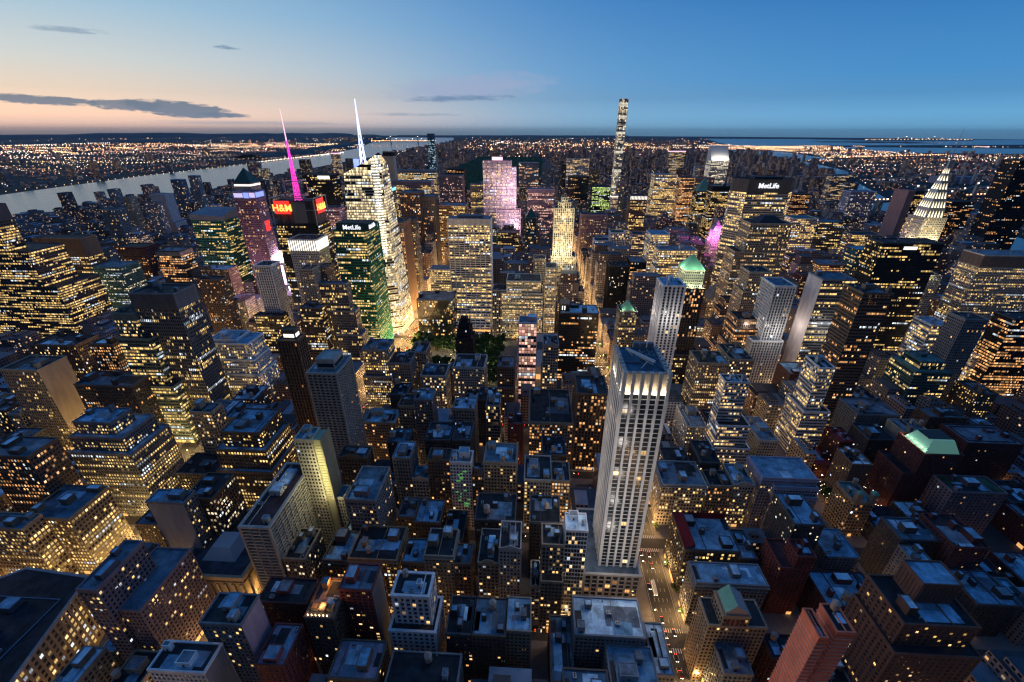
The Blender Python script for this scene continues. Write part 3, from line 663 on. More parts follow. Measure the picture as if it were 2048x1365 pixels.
    if 'yell' in o:       # yellow lit recess of the slender hotel tower
        q = MB(); q.box(x1 + .4, x1 + 7, y0 + 2, y1, 0, H - 1); q.build('wing', M['wall'], root, (.6, .57, .34, 1))
        q = MB(); q.box(x1 + 7.1, x1 + 8.0, y0 - 1.2, y1, 0, H + 2); q.build('side_wall', M['wall'], root, (.42, .34, .2, 1))
        q = MB()
        for k in range(20): z = 62 + k * (H - 66) / 20; q.box(x1 + .8, x1 + 6.8, y0 + 1.9, y0 + 1.98, z, z + .3)
        q.build('floor_joint', M['steel'], root)
        for k in range(5): lamp('flood_or_fill_light', root, (x1 + 3.8, y0 - 6, 66 + k * 10), 2600, (1, .92, .5), .5)
    if o.get('glow') == 'o':
        q = MB()
        for k in range(6): q.box(x0 + 1.2 + k * 2.3, x0 + 1.5 + k * 2.3, y0 + .8, y0 + 1.1, H + .1, H + 1.6)
        q.build('terrace_lamp', M['flood_warm'], root)
        for px, py in ((0, y0 + 5), (0, y1 - 5)): lamp('flood_or_fill_light', root, (px, py, H + 5), 2200, (1, .42, .1), .4)
        q = MB(); q.box(x0 + 2, x1 - 2, y0 + 4, y0 + 7, H, H + 2.5); q.build('terrace_bar', M['wall'], root, (.3, .2, .1, 1))
    # storefronts
    if Y0 < 760 and not o.get('nos'):
        a, b, c, d, _ = tiers[-1] if ex else tiers[0]
        e = rel + .16; u = a + .6
        def shop(*v): q = MB(); q.box(*v); q.build('storefront', M['shop_light'], root)
        while u < b - 3:
            L = rng.uniform(2.5, 6); L = min(L, b - .6 - u)
            if rng.random() < (.5 if X0 < 75 else .2): shop(u, u + L, c - e - .12, c - e, .5, rng.uniform(3, 4.2))
            u += L + rng.uniform(.5, 1.5)
        for s_, xs in ((-1, a - e), (1, b + e)):
            if min(abs((root.location.x + xs) - v) for v in AVX) < 22:
                u = c + 1
                while u < d - 3:
                    L = min(rng.uniform(3, 6), d - .6 - u)
                    if rng.random() < (.7 if X0 < 130 else .25): shop(min(xs, xs + s_ * .12), max(xs, xs + s_ * .12), u, u + L, .5, rng.uniform(3.2, 4.6))
                    u += L + .8
    if lod == 0 and Y0 < 480 and style not in ('stripe2',):
        a, b, c, d, zt = tiers[0]; zb = ex[0][4] if ex else 0
        panes(root, a, b, c, d, zb, zt, st, blank, rng, lc, lit, skip, 100 if Y0 < 345 else 60)
    return root
AVX = [84, 245, 394, 536, 668, 858, 1060, -230, -504, -778, -1052, -1326, -1600]
m, t = mat('teal_glass'); finish(t, (.12, .34, .3), .25, em=(.3, .75, .6), es=.18, spec=.6); M['teal_glass'] = m
m, t = mat('green_panel'); finish(t, (.2, .5, .2), .5, em=(.3, .9, .3), es=.25); M['green_panel'] = m

# ------------------------------------------------------------------ the setting
def st_(s): return (s - 33.53) * 80.5
def polyobj(name, pts, z, m, **k):
    q = MB(); q.face([(x, y, z) for x, y in pts]); return tag(q.build(name, m), kind='structure')
m, t = mat('land'); a = noise(t, objpos(t), .004, 6, .65); b = noise(t, objpos(t), .00045, 4, .6)
finish(t, t.mix(b, t.ramp(a, [(.3, (.02, .026, .026)), (.6, (.05, .052, .055)), (.75, (.09, .085, .08))]), (.02, .035, .025)), .95); M['land'] = m
q = MB(); n = 96
rings = [1, 2500, 6000, 12000, 20000, 29000, 36000]
for i in range(len(rings) - 1):
    for k in range(n):
        a, b = 2 * math.pi * k / n, 2 * math.pi * (k + 1) / n
        f_ = lambda r, u: (r * math.cos(u), r * math.sin(u), -.6 - (r / 36000) ** 2 * 40)
        q.face([f_(rings[i], a), f_(rings[i + 1], a), f_(rings[i + 1], b), f_(rings[i], b)])
tag(q.build('ground', M['land']), kind='structure')
m, t = mat('river_water'); w1 = noise(t, objpos(t, (.02, .006, 1)), 1.0, 6, .65)
bp = t.n('ShaderNodeBump'); bp.inputs['Strength'].default_value = .35; bp.inputs['Distance'].default_value = 3; t.l(w1, bp.inputs['Height'])
bs = finish(t, (.02, .045, .07), .22, spec=.9); t.l(bp.outputs[0], bs.inputs['Normal']); M['water'] = m
def gz(x, y): return -.6 - ((x * x + y * y) / 36000 ** 2) * 40
RIV = []
def water(name, A, B):
    RIV.append((A, B))
    """river between two banks given as point lists"""
    q = MB()
    def sub(L):
        o = []
        for i in range(len(L) - 1):
            for k in range(4): o.append((L[i][0] + (L[i + 1][0] - L[i][0]) * k / 4, L[i][1] + (L[i + 1][1] - L[i][1]) * k / 4))
        return o + [L[-1]]
    A, B = sub(A), sub(B)
    for i in range(len(A) - 1):
        q.face([(*A[i], gz(*A[i]) + 1.2), (*B[i], gz(*B[i]) + 1.2), (*B[i + 1], gz(*B[i + 1]) + 1.2), (*A[i + 1], gz(*A[i + 1]) + 1.2)])
    tag(q.build(name, M['water']), kind='structure')
water('west_river', [(-2750, -2500), (-2780, 1500), (-2950, 2400), (-3060, 3400), (-3020, 5000), (-3000, 6200), (-3500, 9000), (-4350, 12000), (-5600, 16500), (-8200, 24000)],
      [(-1880, -2500), (-1885, 1500), (-1960, 2400), (-2060, 3400), (-2180, 5000), (-2220, 6200), (-2420, 9000), (-2620, 12000), (-2900, 16500), (-4200, 24000)])
water('east_river', [(1235, -1500), (1250, 800), (1560, 2300), (2150, 3600), (2560, 4400), (3100, 6000)], [(1520, -1500), (1500, 800), (1740, 2250), (2330, 3550), (2800, 4350), (3250, 6000)])
water('strait', [(3050, 6000), (3000, 7400), (3400, 8900)], [(3900, 6100), (4000, 7200), (4300, 8500)])
water('bay', [(6100, 8400), (6400, 10300), (7200, 11400)], [(10500, 7600), (10800, 9300), (11500, 10600)])
water('sound', [(4800, 11800), (5600, 15000), (8200, 23500)], [(14500, 14500), (19000, 18500), (23500, 24500)])
water('upper_bay', [(16500, 12500), (20500, 15500)], [(22500, 11500), (27500, 15500)])

def bway(y): return -312.0 - (y - 118) * .36
STS = list(range(32, 60)); COLS = sorted([x for x in AVX])
HW = {84: 15, 245: 13, 394: 21}
road = MB(); road.face([(-1860, -700, 0), (1215, -700, 0), (1215, 6300, 0), (-1860, 6300, 0)])
tag(road.build('road', M['asphalt']), kind='structure')
pv = MB()
edges = [-1870] + COLS + [1210]
for s in STS:
    ya, yb = st_(s) + 5.2, st_(s + 1) - 5.2
    for i in range(len(edges) - 1):
        xa, xb = edges[i] + 9.5, edges[i + 1] - 9.5
        if edges[i] == 394: xa += 6
        if edges[i + 1] == 394: xb -= 6
        if edges[i] == -504 and 34 <= s <= 41:
            w = 9
            for L, Rr in (((xa, xa), (bway(ya) - w, bway(yb) - w)), ((bway(ya) + w, bway(yb) + w), (xb, xb))):
                if Rr[1] - L[1] > 4: pv.prism([(L[0], ya), (Rr[0], ya), (Rr[1], yb), (L[1], yb)], .004, .15)
        else: pv.prism([(xa, ya), (xb, ya), (xb, yb), (xa, yb)], .004, .15)
tag(pv.build('pavement', M['pavement_slab']), kind='structure')
mk = MB()
for s in range(35, 44):
    y = st_(s)
    for ax in (84, -230, 245):
        for k in range(12):
            u = ax - 9 + k * 1.65
            for yy in (y - 8.4, y + 5.2): mk.face([(u, yy, .008), (u + .7, yy, .008), (u + .7, yy + 3.2, .008), (u, yy + 3.2, .008)])
        for lane in (-4.8, -1.6, 1.6, 4.8):
            v = y + 12
            while v < y + 70: mk.face([(ax + lane - .1, v, .008), (ax + lane + .1, v, .008), (ax + lane + .1, v + 3, .008), (ax + lane - .1, v + 3, .008)]); v += 8
        for lane in (-8.6, 8.6): mk.face([(ax + lane - .1, y + 10, .008), (ax + lane + .1, y + 10, .008), (ax + lane + .1, y + 71, .008), (ax + lane - .1, y + 71, .008)])
tag(mk.build('road_marking', M['road_paint']), kind='structure')

# big park uptown, hills across the river
rng = random.Random(5)
def bumpy(name, x0, x1, y0, y1, nx, ny, z, amp, m, kind, label=None, cat=None):
    q = MB(); P = {}
    for i in range(nx + 1):
        for j in range(ny + 1):
            e = 0 if i in (0, nx) or j in (0, ny) else 1
            P[i, j] = (x0 + (x1 - x0) * (i + rng.uniform(-.3, .3) * e) / nx, y0 + (y1 - y0) * (j + rng.uniform(-.3, .3) * e) / ny, z + e * rng.uniform(0, 1) ** .7 * amp)
    for i in range(nx):
        for j in range(ny): q.face([P[i, j], P[i + 1, j], P[i + 1, j + 1], P[i, j + 1]])
    return tag(q.build(name, m), label, cat, None, kind)
bumpy('park_wood', -765, 55, 2070, 6150, 60, 240, 1, 17, M['leaves'], 'stuff', 'dark woods of the big city park seen between distant towers', 'woods')
def ridge(name, pts, w, h, z=-1):
    q = MB(); R_ = []
    for i, (x, y) in enumerate(pts):
        hh = h * rng.uniform(.75, 1.1); dx, dy = (pts[min(i + 1, len(pts) - 1)][0] - pts[max(i - 1, 0)][0], pts[min(i + 1, len(pts) - 1)][1] - pts[max(i - 1, 0)][1])
        L = math.hypot(dx, dy); nx, ny = -dy / L, dx / L
        R_.append([(x + nx * w * f, y + ny * w * f, z + hh * g) for f, g in ((-.5, 0), (-.32, .75), (-.1, 1), (.2, .9), (.5, 0))])
    for i in range(len(R_) - 1):
        for k in range(4): q.face([R_[i][k], R_[i + 1][k], R_[i + 1][k + 1], R_[i][k + 1]][::-1])
    m_, t_ = M['hill'], 0
    tag(q.build(name, M['hill']), kind='structure')
m, t = mat('hill'); a = noise(t, objpos(t), .003, 5, .6); finish(t, t.ramp(a, [(.3, (.05, .07, .075)), (.7, (.1, .12, .12))]), .95); M['hill'] = m
def lerp_pts(A, n):
    o = []
    for i in range(len(A) - 1):
        for k in range(n): o.append((A[i][0] + (A[i + 1][0] - A[i][0]) * k / n, A[i][1] + (A[i + 1][1] - A[i][1]) * k / n))
    return o + [A[-1]]
ridge('palisade_hill', lerp_pts([(-3480, 5500), (-3600, 7000), (-4000, 9000), (-4800, 12500), (-5700, 15500)], 6), 420, 55)
ridge('palisade_hill', lerp_pts([(-5600, 15500), (-6900, 19500), (-8300, 22500)], 6), 1500, 150)
ridge('far_hill', lerp_pts([(-26000, 3000), (-24000, 9000), (-20500, 17000), (-16000, 24000), (-12000, 29000)], 8), 3500, 190, -15)
ridge('far_hill', lerp_pts([(-13000, 6000), (-12500, 10000), (-11500, 16000), (-10000, 22000)], 8), 1800, 70, -8)
ridge('far_hill', lerp_pts([(-9000, 30500), (-2000, 32500), (6000, 32500)], 8), 2500, 60, -30)

# ------------------------------------------------------------------ the listed buildings
HERO = [
 ('loft_building',-97.6,-57.3,127.3,157.3,46.0,'loft','grey','broad low building with long lit roof skylights at the bottom edge, left of centre',{'roof': 'dark','sky': 6,'lit': 0.15}),
 ('apartment_tower',-217,-186.8,129.1,143.1,70,'gridsm','white','white walled block with a glass roof pavilion at the bottom edge',{'roof': 'dark','box': 1,'blank': 'E','bcol': 'grey','lit': 0.1}),
 ('loft_building',1.9,26.4,130.8,151.1,50,'loft','brown','low building at the bottom edge with a pale roof sheet and a round tank',{'roof': 'blue','tank': 2,'lit': 0.1,'box': 1}),
 ('loft_building',28.5,54.7,133.0,166.0,48,'loft','grey','low building at the bottom edge with white outlined roof panels beside the lit avenue',{'roof': 'blue','box': 3,'tank': 1,'lit': 0.1}),
 ('apartment_tower',-168.2,-152.1,139.2,161.2,60,'brick','red','small red brick building with a tiny lit penthouse beside the lavender wall',{'box': 1,'roof': 'pink','lit': 0.1}),
 ('loft_building',-129.3,-102.4,139.9,159.8,50,'loft','brown','low building with a pinkish worn roof at the bottom edge',{'roof': 'pink','box': 1,'lit': 0.15}),
 ('apartment_tower',121.6,125.8,142.8,156.8,105,'stripe2','salmon','salmon striped tower with a narrow slot and a cut off west wing',{'roof': 'dark','lit': 0.02,'blank': 'W','bcol': 'salmon'}),
 ('apartment_tower',-195.7,-172.9,145.2,161.7,85,'gridsm','grey','tall grey gridded slab with a windowless lavender side wall, bottom left',{'blank': 'E','bcol': 'lav','box': 2,'roof': 'dark','lit': 0.35,'lc': 'y'}),
 ('apartment_tower',132.6,141.1,146.5,160.5,104,'stripe2','salmon','salmon tower half carrying a round brown tank',{'roof': 'dark','lit': 0.02,'blank': 'W','bcol': 'salmon','tank': 1,'nos': 1}),
 ('office_building',-3.9,9.5,151.5,189.8,35,'loft','brown','narrow low building with blue tarred roof between the side street and the pale flat roof',{'roof': 'blue','lit': 0.1}),
 ('office_building',-274.6,-263.4,156.6,188.8,90,'gridsm','mauve','stepped mauve hotel block with a grey roof penthouse, lower left',{'roof': 'blue','box': 2,'lit': 0.25,'lc': 'y','e': [(0,13,-4,14,66)]}),
 ('apartment_tower',176.1,213.7,158.0,185.5,95,'brickbig','brick','massive brown brick block with a stepped terrace in the lower right corner',{'roof': 'dark','lit': 0.3,'lc': 'y','box': 1,'bigpent': 1,'e': [(2,4,5,0,78)],'ac': 4}),
 ('loft_building',97,113.0,158.9,174.7,40,'loft','blueg','low blue grey block with parapets at the bottom edge beside the green gabled tower',{'roof': 'grey','box': 2,'lit': 0.1}),
 ('loft_building',-148.1,-131.2,160.0,184.0,70,'loft','brown','narrow brown building crowned by an orange lit roof terrace',{'glow': 'o','roof': 'tan','lit': 0.2}),
 ('loft_building',-51.8,-32.0,165.4,188.5,52,'loft','brown','dark loft at the bottom centre whose bright blue roof carries a framed tank',{'roof': 'blue','tank': 1,'sky': 2,'lit': 0.12}),
 ('loft_building',-67.6,-52.2,165.5,188.6,52,'loft','dark','narrow dark loft building with glowing skylights, left of the bright blue roof',{'roof': 'dark','sky': 6,'lit': 0.25,'lc': 'o'}),
 ('office_building',9.9,50.6,166.6,189.8,56,'loft','grey','low wide building with a large pale blue flat roof beside the lit avenue',{'roof': 'lblue','lit': 0.1}),
 ('loft_building',-31.6,-16.7,169.1,189.8,52,'loft','tan','slim loft with a water tank and white roof hatches, right of the bright blue roof',{'roof': 'blue','tank': 1,'sky': 2,'lit': 0.1}),
 ('office_building',-98.8,-77.6,170.9,184.9,78,'wpiers','white','white pier building with a two tank rooftop and dark recessed windows near the bottom',{'roof': 'dark','tank': 2,'e': [(3,3,5,2,52)],'lit': 0.3}),
 ('loft_building',-130.8,-111.3,171.1,187.8,80,'hotel','red','dark red hotel slab with a grey blank side wall and a roof of pale panels',{'blank': 'E','bcol': 'grey','box': 1,'tank': 1,'lit': 0.3,'roof': 'grey'}),
 ('loft_building',-187.2,-155.9,173.4,189.8,60,'brick','darkred','dark red brick building with a tall grey roof block and two tan tanks',{'tank': 2,'box': 1,'roof': 'dark','lit': 0.12}),
 ('apartment_tower',97,112.0,175.1,189.8,67.5,'gridsm','tan','tan apartment tower topped by a green gabled roof',{'roof': 'dark','gabroof': 'green','lit': 0.15,'lc': 'y','e': [(7,12,0,2,58)]}),
 ('loft_building',-89.7,-70.1,208,229.9,64.3,'loft','tan','tan loft building with a pilastered top floor, dark roof and three pale roof huts',{'box': 3,'roof': 'dark','corn': 1,'lit': 0.3}),
 ('loft_building',-69.8,-58.4,208,223.4,57.7,'loft','brown','narrow brown loft with a blue roof tucked right of the pilastered tan loft',{'roof': 'blue','tank': 1,'lit': 0.3,'lc': 'o'}),
 ('loft_building',-53.2,-39.2,208,235.5,59.8,'loft','tan','tan loft with an arched parapet over a row of lit windows',{'roof': 'dark','arch': 1,'lit': 0.35}),
 ('loft_building',-38.3,-24.3,208,230.0,74.7,'gridsm','pale','pale narrow loft with a peaked gable parapet and a water tank behind',{'gable': 1,'tank': 1,'roof': 'dark','lit': 0.4}),
 ('loft_building',-10.0,4.4,208,224.4,80.4,'loft','tan','brown stone loft with stacked water tanks left of the white modern block',{'roof': 'dark','tank': 2,'e': [(0,0,6,0,52)],'lit': 0.35}),
 ('office_building',4.8,18.6,208,222,94.3,'glass','white','slim white and green glass building just left of the pale stone hotel tower',{'roof': 'lblue','box': 1,'lit': 0.3,'blank': 'W','bcol': 'white'}),
 ('loft_building',-16.6,-10.4,208,228,37.5,'loft','pale','tiny pale gabled building squeezed between the dark courtyard and the stone loft',{'gable': 1,'roof': 'dark','lit': 0.3}),
 ('loft_building',-143.5,-110.1,208,235.4,57.6,'loft','orange','wide loft with an orange lit colonnade under a broad dark roof',{'roof': 'dark','corn': 1,'lit': 0.55,'lc': 'y','box': 1}),
 ('loft_building',-162.1,-144.3,208,231.9,54.8,'loft','brown','brown loft with an arcaded cornice and a blue roof, left of the orange lit colonnade',{'roof': 'blue','box': 1,'tank': 1,'corn': 1,'lit': 0.25,'lc': 'o'}),
 ('loft_building',-106.0,-90.7,208,226.7,56.6,'loft','brown','dark brown loft with low blue roof, between the wide lit loft and the pilastered one',{'roof': 'blue','tank': 1,'lit': 0.25}),
 ('loft_building',-190.5,-175.4,208,232.9,54.3,'loft','tan','tan corner loft with white lit upper windows and round tanks',{'roof': 'dark','tank': 2,'lit': 0.35,'lc': 'w'}),
 ('apartment_tower',-212.6,-193.7,208,268,85.1,'balcony','pale','striped apartment slab wrapped in pale balcony bands under a brown gravel roof',{'roof': 'maroon','box': 1,'lit': 0.05}),
 ('loft_building',97,145.2,211.5,227.5,45,'loft','grey','big corner block with blue roofs and arched roof pavilion on the lit avenue',{'roof': 'blue','box': 2,'tank': 1,'lit': 0.3,'lc': 'y','corn': 1}),
 ('office_building',-422.7,-383.1,212.4,225.8,66,'loft','tan','gold lit block with dark blue roofs at the left edge',{'roof': 'blue','box': 3,'lit': 0.6,'lc': 'y'}),
 ('apartment_tower',288.7,316.3,213.5,239.9,34,'brick','dark','low dark block with a blue roof and pale skylight strip at the right edge',{'roof': 'blue','box': 1,'lit': 0.05}),
 ('apartment_tower',165.9,178.2,222.2,236.2,62,'brick','red','slim dark red brick tower with an open lantern top',{'roof': 'maroon','lit': 0.1,'e': [(8,0,0,10,50)]}),
 ('office_building',-399.9,-363.5,226.2,258.6,62,'loft','tan','large round cornered block with blue roofs and rows of lit windows at left',{'roof': 'blue','box': 4,'lit': 0.6,'lc': 'y'}),
 ('office_building',-300.9,-273.0,230.9,243.0,78,'gridsm','grey','corner building with a blank grey front and bright white roof ducts',{'roof': 'blue','lit': 0.3,'lc': 'y','box': 1,'ac': 8,'blank': 'S','bcol': 'greyl'}),
 ('apartment_tower',258,271.5,233.2,249.2,46,'brick','grey','small block with a pale blue curved roof in the lower right',{'roof': 'lblue','lit': 0.05}),
 ('loft_building',-152.2,-130.8,236,270,83.5,'loft','grey','grey loft with an L shaped blue roof around white chillers',{'roof': 'blue','box': 1,'ac': 6,'lit': 0.3}),
 ('loft_building',97,136.2,236.2,270.3,47,'loft','dark','corner block with a dark red sloped roof edge above the lit avenue',{'roof': 'blue','box': 2,'ac': 4,'lit': 0.5,'lc': 'y','mans': 1}),
 ('apartment_tower',170.4,190.4,240.3,270.3,72.7,'brick','dark','dark block with a blue roof and pale balustrade in front of the twinkling plaza',{'roof': 'blue','lit': 0.3,'lc': 'w','box': 1}),
 ('apartment_tower',286.2,310.3,240.3,270.3,56.9,'brick','darkred','dark red courtyard block near the right edge',{'roof': 'maroon','box': 1,'lit': 0.1}),
 ('loft_building',-161.5,-152.6,241,257.0,45.1,'loft','dark','dark loft with two black huts on its roof behind the orange lit colonnade',{'roof': 'dark','tank': 1,'lit': 0.1}),
 ('loft_building',-85.5,-69.9,241,269,40.0,'loft','brown','dark brown loft with pale roof pavilion behind the pilastered tan loft',{'roof': 'dark','box': 1,'tank': 1,'lit': 0.15}),
 ('loft_building',-59.4,-29.4,241,267,63.1,'loft','dark','dark loft with two pale domed tanks behind the gabled loft',{'roof': 'dark','tank': 2,'lit': 0.1}),
 ('loft_building',-18.2,4.0,241,267,63.0,'loft','dark','black roofed loft with a pair of round tanks behind the stone loft',{'roof': 'dark','tank': 2,'lit': 0.15}),
 ('office_building',-284.0,-262.2,243.4,270.3,70,'loft','brown','brown brick building with white lit side windows right of the blank grey front',{'roof': 'dark','lit': 0.4,'lc': 'w','box': 1}),
 ('apartment_tower',206.6,230.3,244.2,270.3,36,'brick','grey','long low roofed building in the dark lower right',{'roof': 'blue','lit': 0.1}),
 ('loft_building',-156.9,-134.8,270.4,296.4,12.0,'loft','brown','brown loft with a flat black roof behind the wide lit loft',{'roof': 'dark','box': 1,'lit': 0.1}),
 ('loft_building',-108.1,-88.4,247.6,270.3,50,'loft','brown','loft with a bright blue roof and two tan tanks beside the lit side street',{'roof': 'blue','tank': 2,'lit': 0.2}),
 ('office_building',-438.6,-400.3,247.8,270.3,100.8,'loft','brown','brown block with a long purple grey roof and orange lit rows at left edge',{'roof': 'grey','box': 2,'lit': 0.55,'lc': 'o'}),
 ('apartment_tower',258,285.8,249.6,270.3,51.6,'brick','dark','low dark roofed block with a blue roof panel on the right side',{'roof': 'blue','box': 1,'lit': 0.05}),
 ('loft_building',-122.0,-108.9,250.0,270.3,52,'loft','brown','loft with two tan tanks beside a plain grey roof, midway left of centre',{'roof': 'grey','tank': 2,'lit': 0.25}),
 ('apartment_tower',-193.2,-180.4,256.3,270.3,119.9,'gridsm','cream','tall slender hotel tower with dotted square windows and a yellow lit slot',{'roof': 'blue','box': 1,'lit': 0.15,'lc': 'y','glow': 'yel','e': [(-18,14,-1,0,62)],'yell': 1}),
 ('loft_building',-104.9,-86.8,288.3,302.3,77.0,'gridsm','brown','brown hotel with a small red roof bar left of the white patterned hotel',{'roof': 'dark','tank': 1,'box': 1,'lit': 0.25,'lc': 'o'}),
 ('office_building',-86.5,-68.4,288.3,302.6,75.2,'gridsm','white','white hotel front with scattered green tinted panels and a tank tower on its roof',{'roof': 'tan','tank': 1,'box': 1,'lit': 0.2,'green': 1}),
 ('loft_building',-68.0,-58.2,288.3,302.3,62.4,'loft','brown','narrow brown loft right of the white patterned hotel',{'roof': 'dark','tank': 1,'lit': 0.3,'lc': 'o'}),
 ('loft_building',-57.4,-30.8,288.3,312.7,76.6,'loft','tan','broad brown loft with a blue roof, black roof block and two lit rows of windows',{'roof': 'blue','box': 1,'lit': 0.3,'corn': 1}),
 ('loft_building',-23.5,-0.7,288.3,318.3,59.1,'loft','pale','low yellow lit loft with pale vents on its dark roof',{'roof': 'dark','box': 2,'tank': 1,'lit': 0.5,'lc': 'y'}),
 ('loft_building',-0.3,14.9,288.3,311.4,59.2,'loft','tan','loft with orange lit window grid under a green edged roof',{'roof': 'dark','tank': 1,'lit': 0.75,'lc': 'o'}),
 ('loft_building',-134.4,-120.1,288.3,308.9,77.6,'loft','grey','grey loft with a stepped pale blue roof right of the black terrace',{'roof': 'lblue','box': 2,'lit': 0.15}),
 ('loft_building',-119.7,-106.3,288.3,302.9,55.2,'loft','pale','small pale fronted loft with a low gable, left of the brown hotel',{'roof': 'blue','gable': 1,'lit': 0.15}),
 ('loft_building',-181.4,-157.3,288.3,302.3,76.1,'loft','brown','low brown building with pointed arch windows and a white lit terrace',{'roof': 'dark','arch': 1,'lit': 0.25}),
 ('apartment_tower',407,416.5,288.3,318.3,24.2,'brick','darkred','dark red block with a white rimmed roof at the right edge',{'roof': 'grey','box': 1,'lit': 0.15}),
 ('office_building',-332.5,-284.9,288.3,314.3,50.9,'loft','dark','low building with a black tented roof left of centre',{'roof': 'dark','lit': 0.2,'box': 1}),
 ('office_building',-280.6,-248.1,292.4,326.4,95,'loft','brown','brown setback building with blue roofs and many small lit windows',{'roof': 'blue','box': 2,'lit': 0.5,'lc': 'y','e': [(6,5,5,0,80),(8,8,9,0,60)]}),
 ('office_building',-409.4,-376.8,292.6,313.8,100,'gridsm','grey','square blue roofed pavilion atop a stepped gold lit block',{'roof': 'blue','ac': 2,'lit': 0.6,'lc': 'y','e': [(4,10,5,8,88),(6,16,9,12,74)]}),
 ('apartment_tower',258,274.3,296.4,320.4,40,'loft','tan','twin towered building with teal roofs behind the twinkling plaza lights',{'roof': 'teal','lit': 0.2,'lc': 'o','twin': 1}),
 ('loft_building',189.9,225.5,298.4,317.4,52,'gridsm','lav','lavender stone apartment house with stepped balconied wings',{'roof': 'blue','box': 2,'lit': 0.3,'lc': 'y','e': [(10,0,-4,12,58),(0,0,3,0,44)],'corn': 1}),
 ('loft_building',97,134.1,300.4,330.4,48,'loft','pale','pale corner block with a crested cornice on the lit avenue',{'roof': 'grey','corn': 1,'box': 2,'lit': 0.5,'lc': 'y'}),
 ('apartment_tower',336.6,380.7,300.6,320.4,52,'brickbig','mauve','mauve brick apartment block with rooftop garden and a pale penthouse',{'roof': 'green','lit': 0.12,'lc': 'o','box': 1}),
 ('loft_building',136.6,157.0,301.3,320.4,48,'loft','tan','brown middle block between the crested corner block and the arched one',{'roof': 'dark','box': 1,'lit': 0.4,'lc': 'o'}),
 ('loft_building',157.5,174.8,301.6,327.0,50,'loft','pale','pale arched top block at the end of the crested corner row',{'roof': 'blue','arch': 1,'box': 1,'lit': 0.5,'lc': 'y'}),
 ('office_building',-323.4,-304.0,314.7,328.7,98,'loft','beige','beige windowless looking tower with a dark hut on top',{'roof': 'dark','box': 2,'tank': 1,'lit': 0.3}),
 ('apartment_tower',-208.8,-184.3,317.9,348.4,140,'balc2','pale','pale residential tower with stacked balconies and white vertical fins',{'roof': 'grey','box': 1,'lit': 0.1,'lc': 'o','bigbox': 1}),
 ('apartment_tower',321.1,353.3,320.8,350.8,74.1,'brick','darkred','dark red block crowned by a lit teal glass roof',{'roof': 'dark','lit': 0.15,'lc': 'o','frust': 'tealglass','e': [(10,0,0,0,52)]}),
 ('apartment_tower',134.5,151.4,320.8,350.8,56.5,'loft','dark','low cluttered black roofed block with big round tanks, right of the stone tower',{'roof': 'dark','tank': 3,'lit': 0.2}),
 ('loft_building',-89.9,-73.9,321,347,72.3,'loft','dark','dark loft roof cluttered with huts behind the white patterned hotel',{'roof': 'dark','tank': 1,'lit': 0.1}),
 ('loft_building',-115.2,-92.2,321,347,71.2,'loft','dark','dark loft with two round tanks and a lit hatch behind the brown hotel',{'roof': 'dark','tank': 2,'sky': 1,'lit': 0.1}),
 ('loft_building',-7.8,13.5,321,347,58.8,'loft','dark','tall dark loft with black rimmed roof and a tan tank above the orange lit windows',{'roof': 'dark','tank': 1,'lit': 0.1}),
 ('loft_building',-150.4,-131.8,321,341,66.8,'brick','dark','dark loft with low blue roof above the stepped pale roof',{'roof': 'blue','tank': 1,'lit': 0.1}),
 ('loft_building',28.1,44.9,321,345,-1.5,'loft','dark','low black roofed building with pale hut at the foot of the stone hotel tower',{'roof': 'dark','box': 1,'lit': 0.05}),
 ('apartment_tower',272.7,290.1,328.8,350.8,53.5,'brick','brown','small brown apartment house with a pale roof in the dark right side',{'roof': 'lblue','tank': 1,'lit': 0.15}),
 ('apartment_tower',106.9,129.8,330.8,350.8,46.7,'loft','dark','low dark block with lit orange attic behind the crested corner block',{'roof': 'dark','box': 1,'lit': 0.4,'lc': 'o','tank': 2}),
 ('apartment_tower',407,451.2,368.8,391.2,52.2,'brick','darkred','long dark red block with a white rimmed terrace roof',{'roof': 'grey','lit': 0.08,'box': 2,'e': [(4,4,4,4,54)]}),
 ('apartment_tower',314.5,339.2,368.8,394.8,51.4,'brick','dark','dark apartment block with a square roof hut left of the beige block',{'roof': 'dark','lit': 0.15,'box': 1}),
 ('apartment_tower',180.0,205.0,368.8,379.6,29.6,'loft','tan','tan low block with a tall tank left of the white framed roof screens',{'roof': 'dark','tank': 1,'box': 1,'lit': 0.2}),
 ('office_tower',-261.9,-243,368.8,383.6,144.4,'wpiers','brown','dark bronze piered tower with a pale lit square penthouse',{'roof': 'tan','box': 1,'lit': 0.08,'lc': 'o','bigbox': 1}),
 ('office_building',-563.9,-523.4,368.8,398.8,103.1,'loft','beige','tall tan slab with a blank east edge near the left border',{'roof': 'dark','lit': 0.3,'lc': 'y','blank': 'E','bcol': 'beige','box': 1}),
 ('office_building',-491,-430.1,368.8,397.0,87.4,'loft','dark','low dark building with one bright orange lit floor in front of the banded tower',{'roof': 'blue','box': 2,'lit': 0.3,'lc': 'o'}),
 ('loft_building',-192.1,-159.5,369,392.3,52.0,'loft','tan','tan loft with blue roofs and a dark court, right of the pale residential tower',{'roof': 'blue','box': 2,'lit': 0.35,'lc': 'o'}),
 ('loft_building',-153.8,-137.9,369,389.7,74.0,'loft','tan','tan loft with white lit top rows and two pale tanks',{'roof': 'dark','tank': 2,'lit': 0.3,'lc': 'w'}),
 ('loft_building',-136.6,-118.9,369,388.1,81.9,'loft','grey','grey loft with silver plant on the roof beside the two pale tanks',{'roof': 'grey','ac': 4,'lit': 0.2}),
 ('loft_building',-97.8,-76.0,369,388.6,72.5,'loft','grey','dark grey office block with pale blue roof plant and a few lit rows low down',{'roof': 'lblue','ac': 8,'lit': 0.15,'lc': 'w'}),
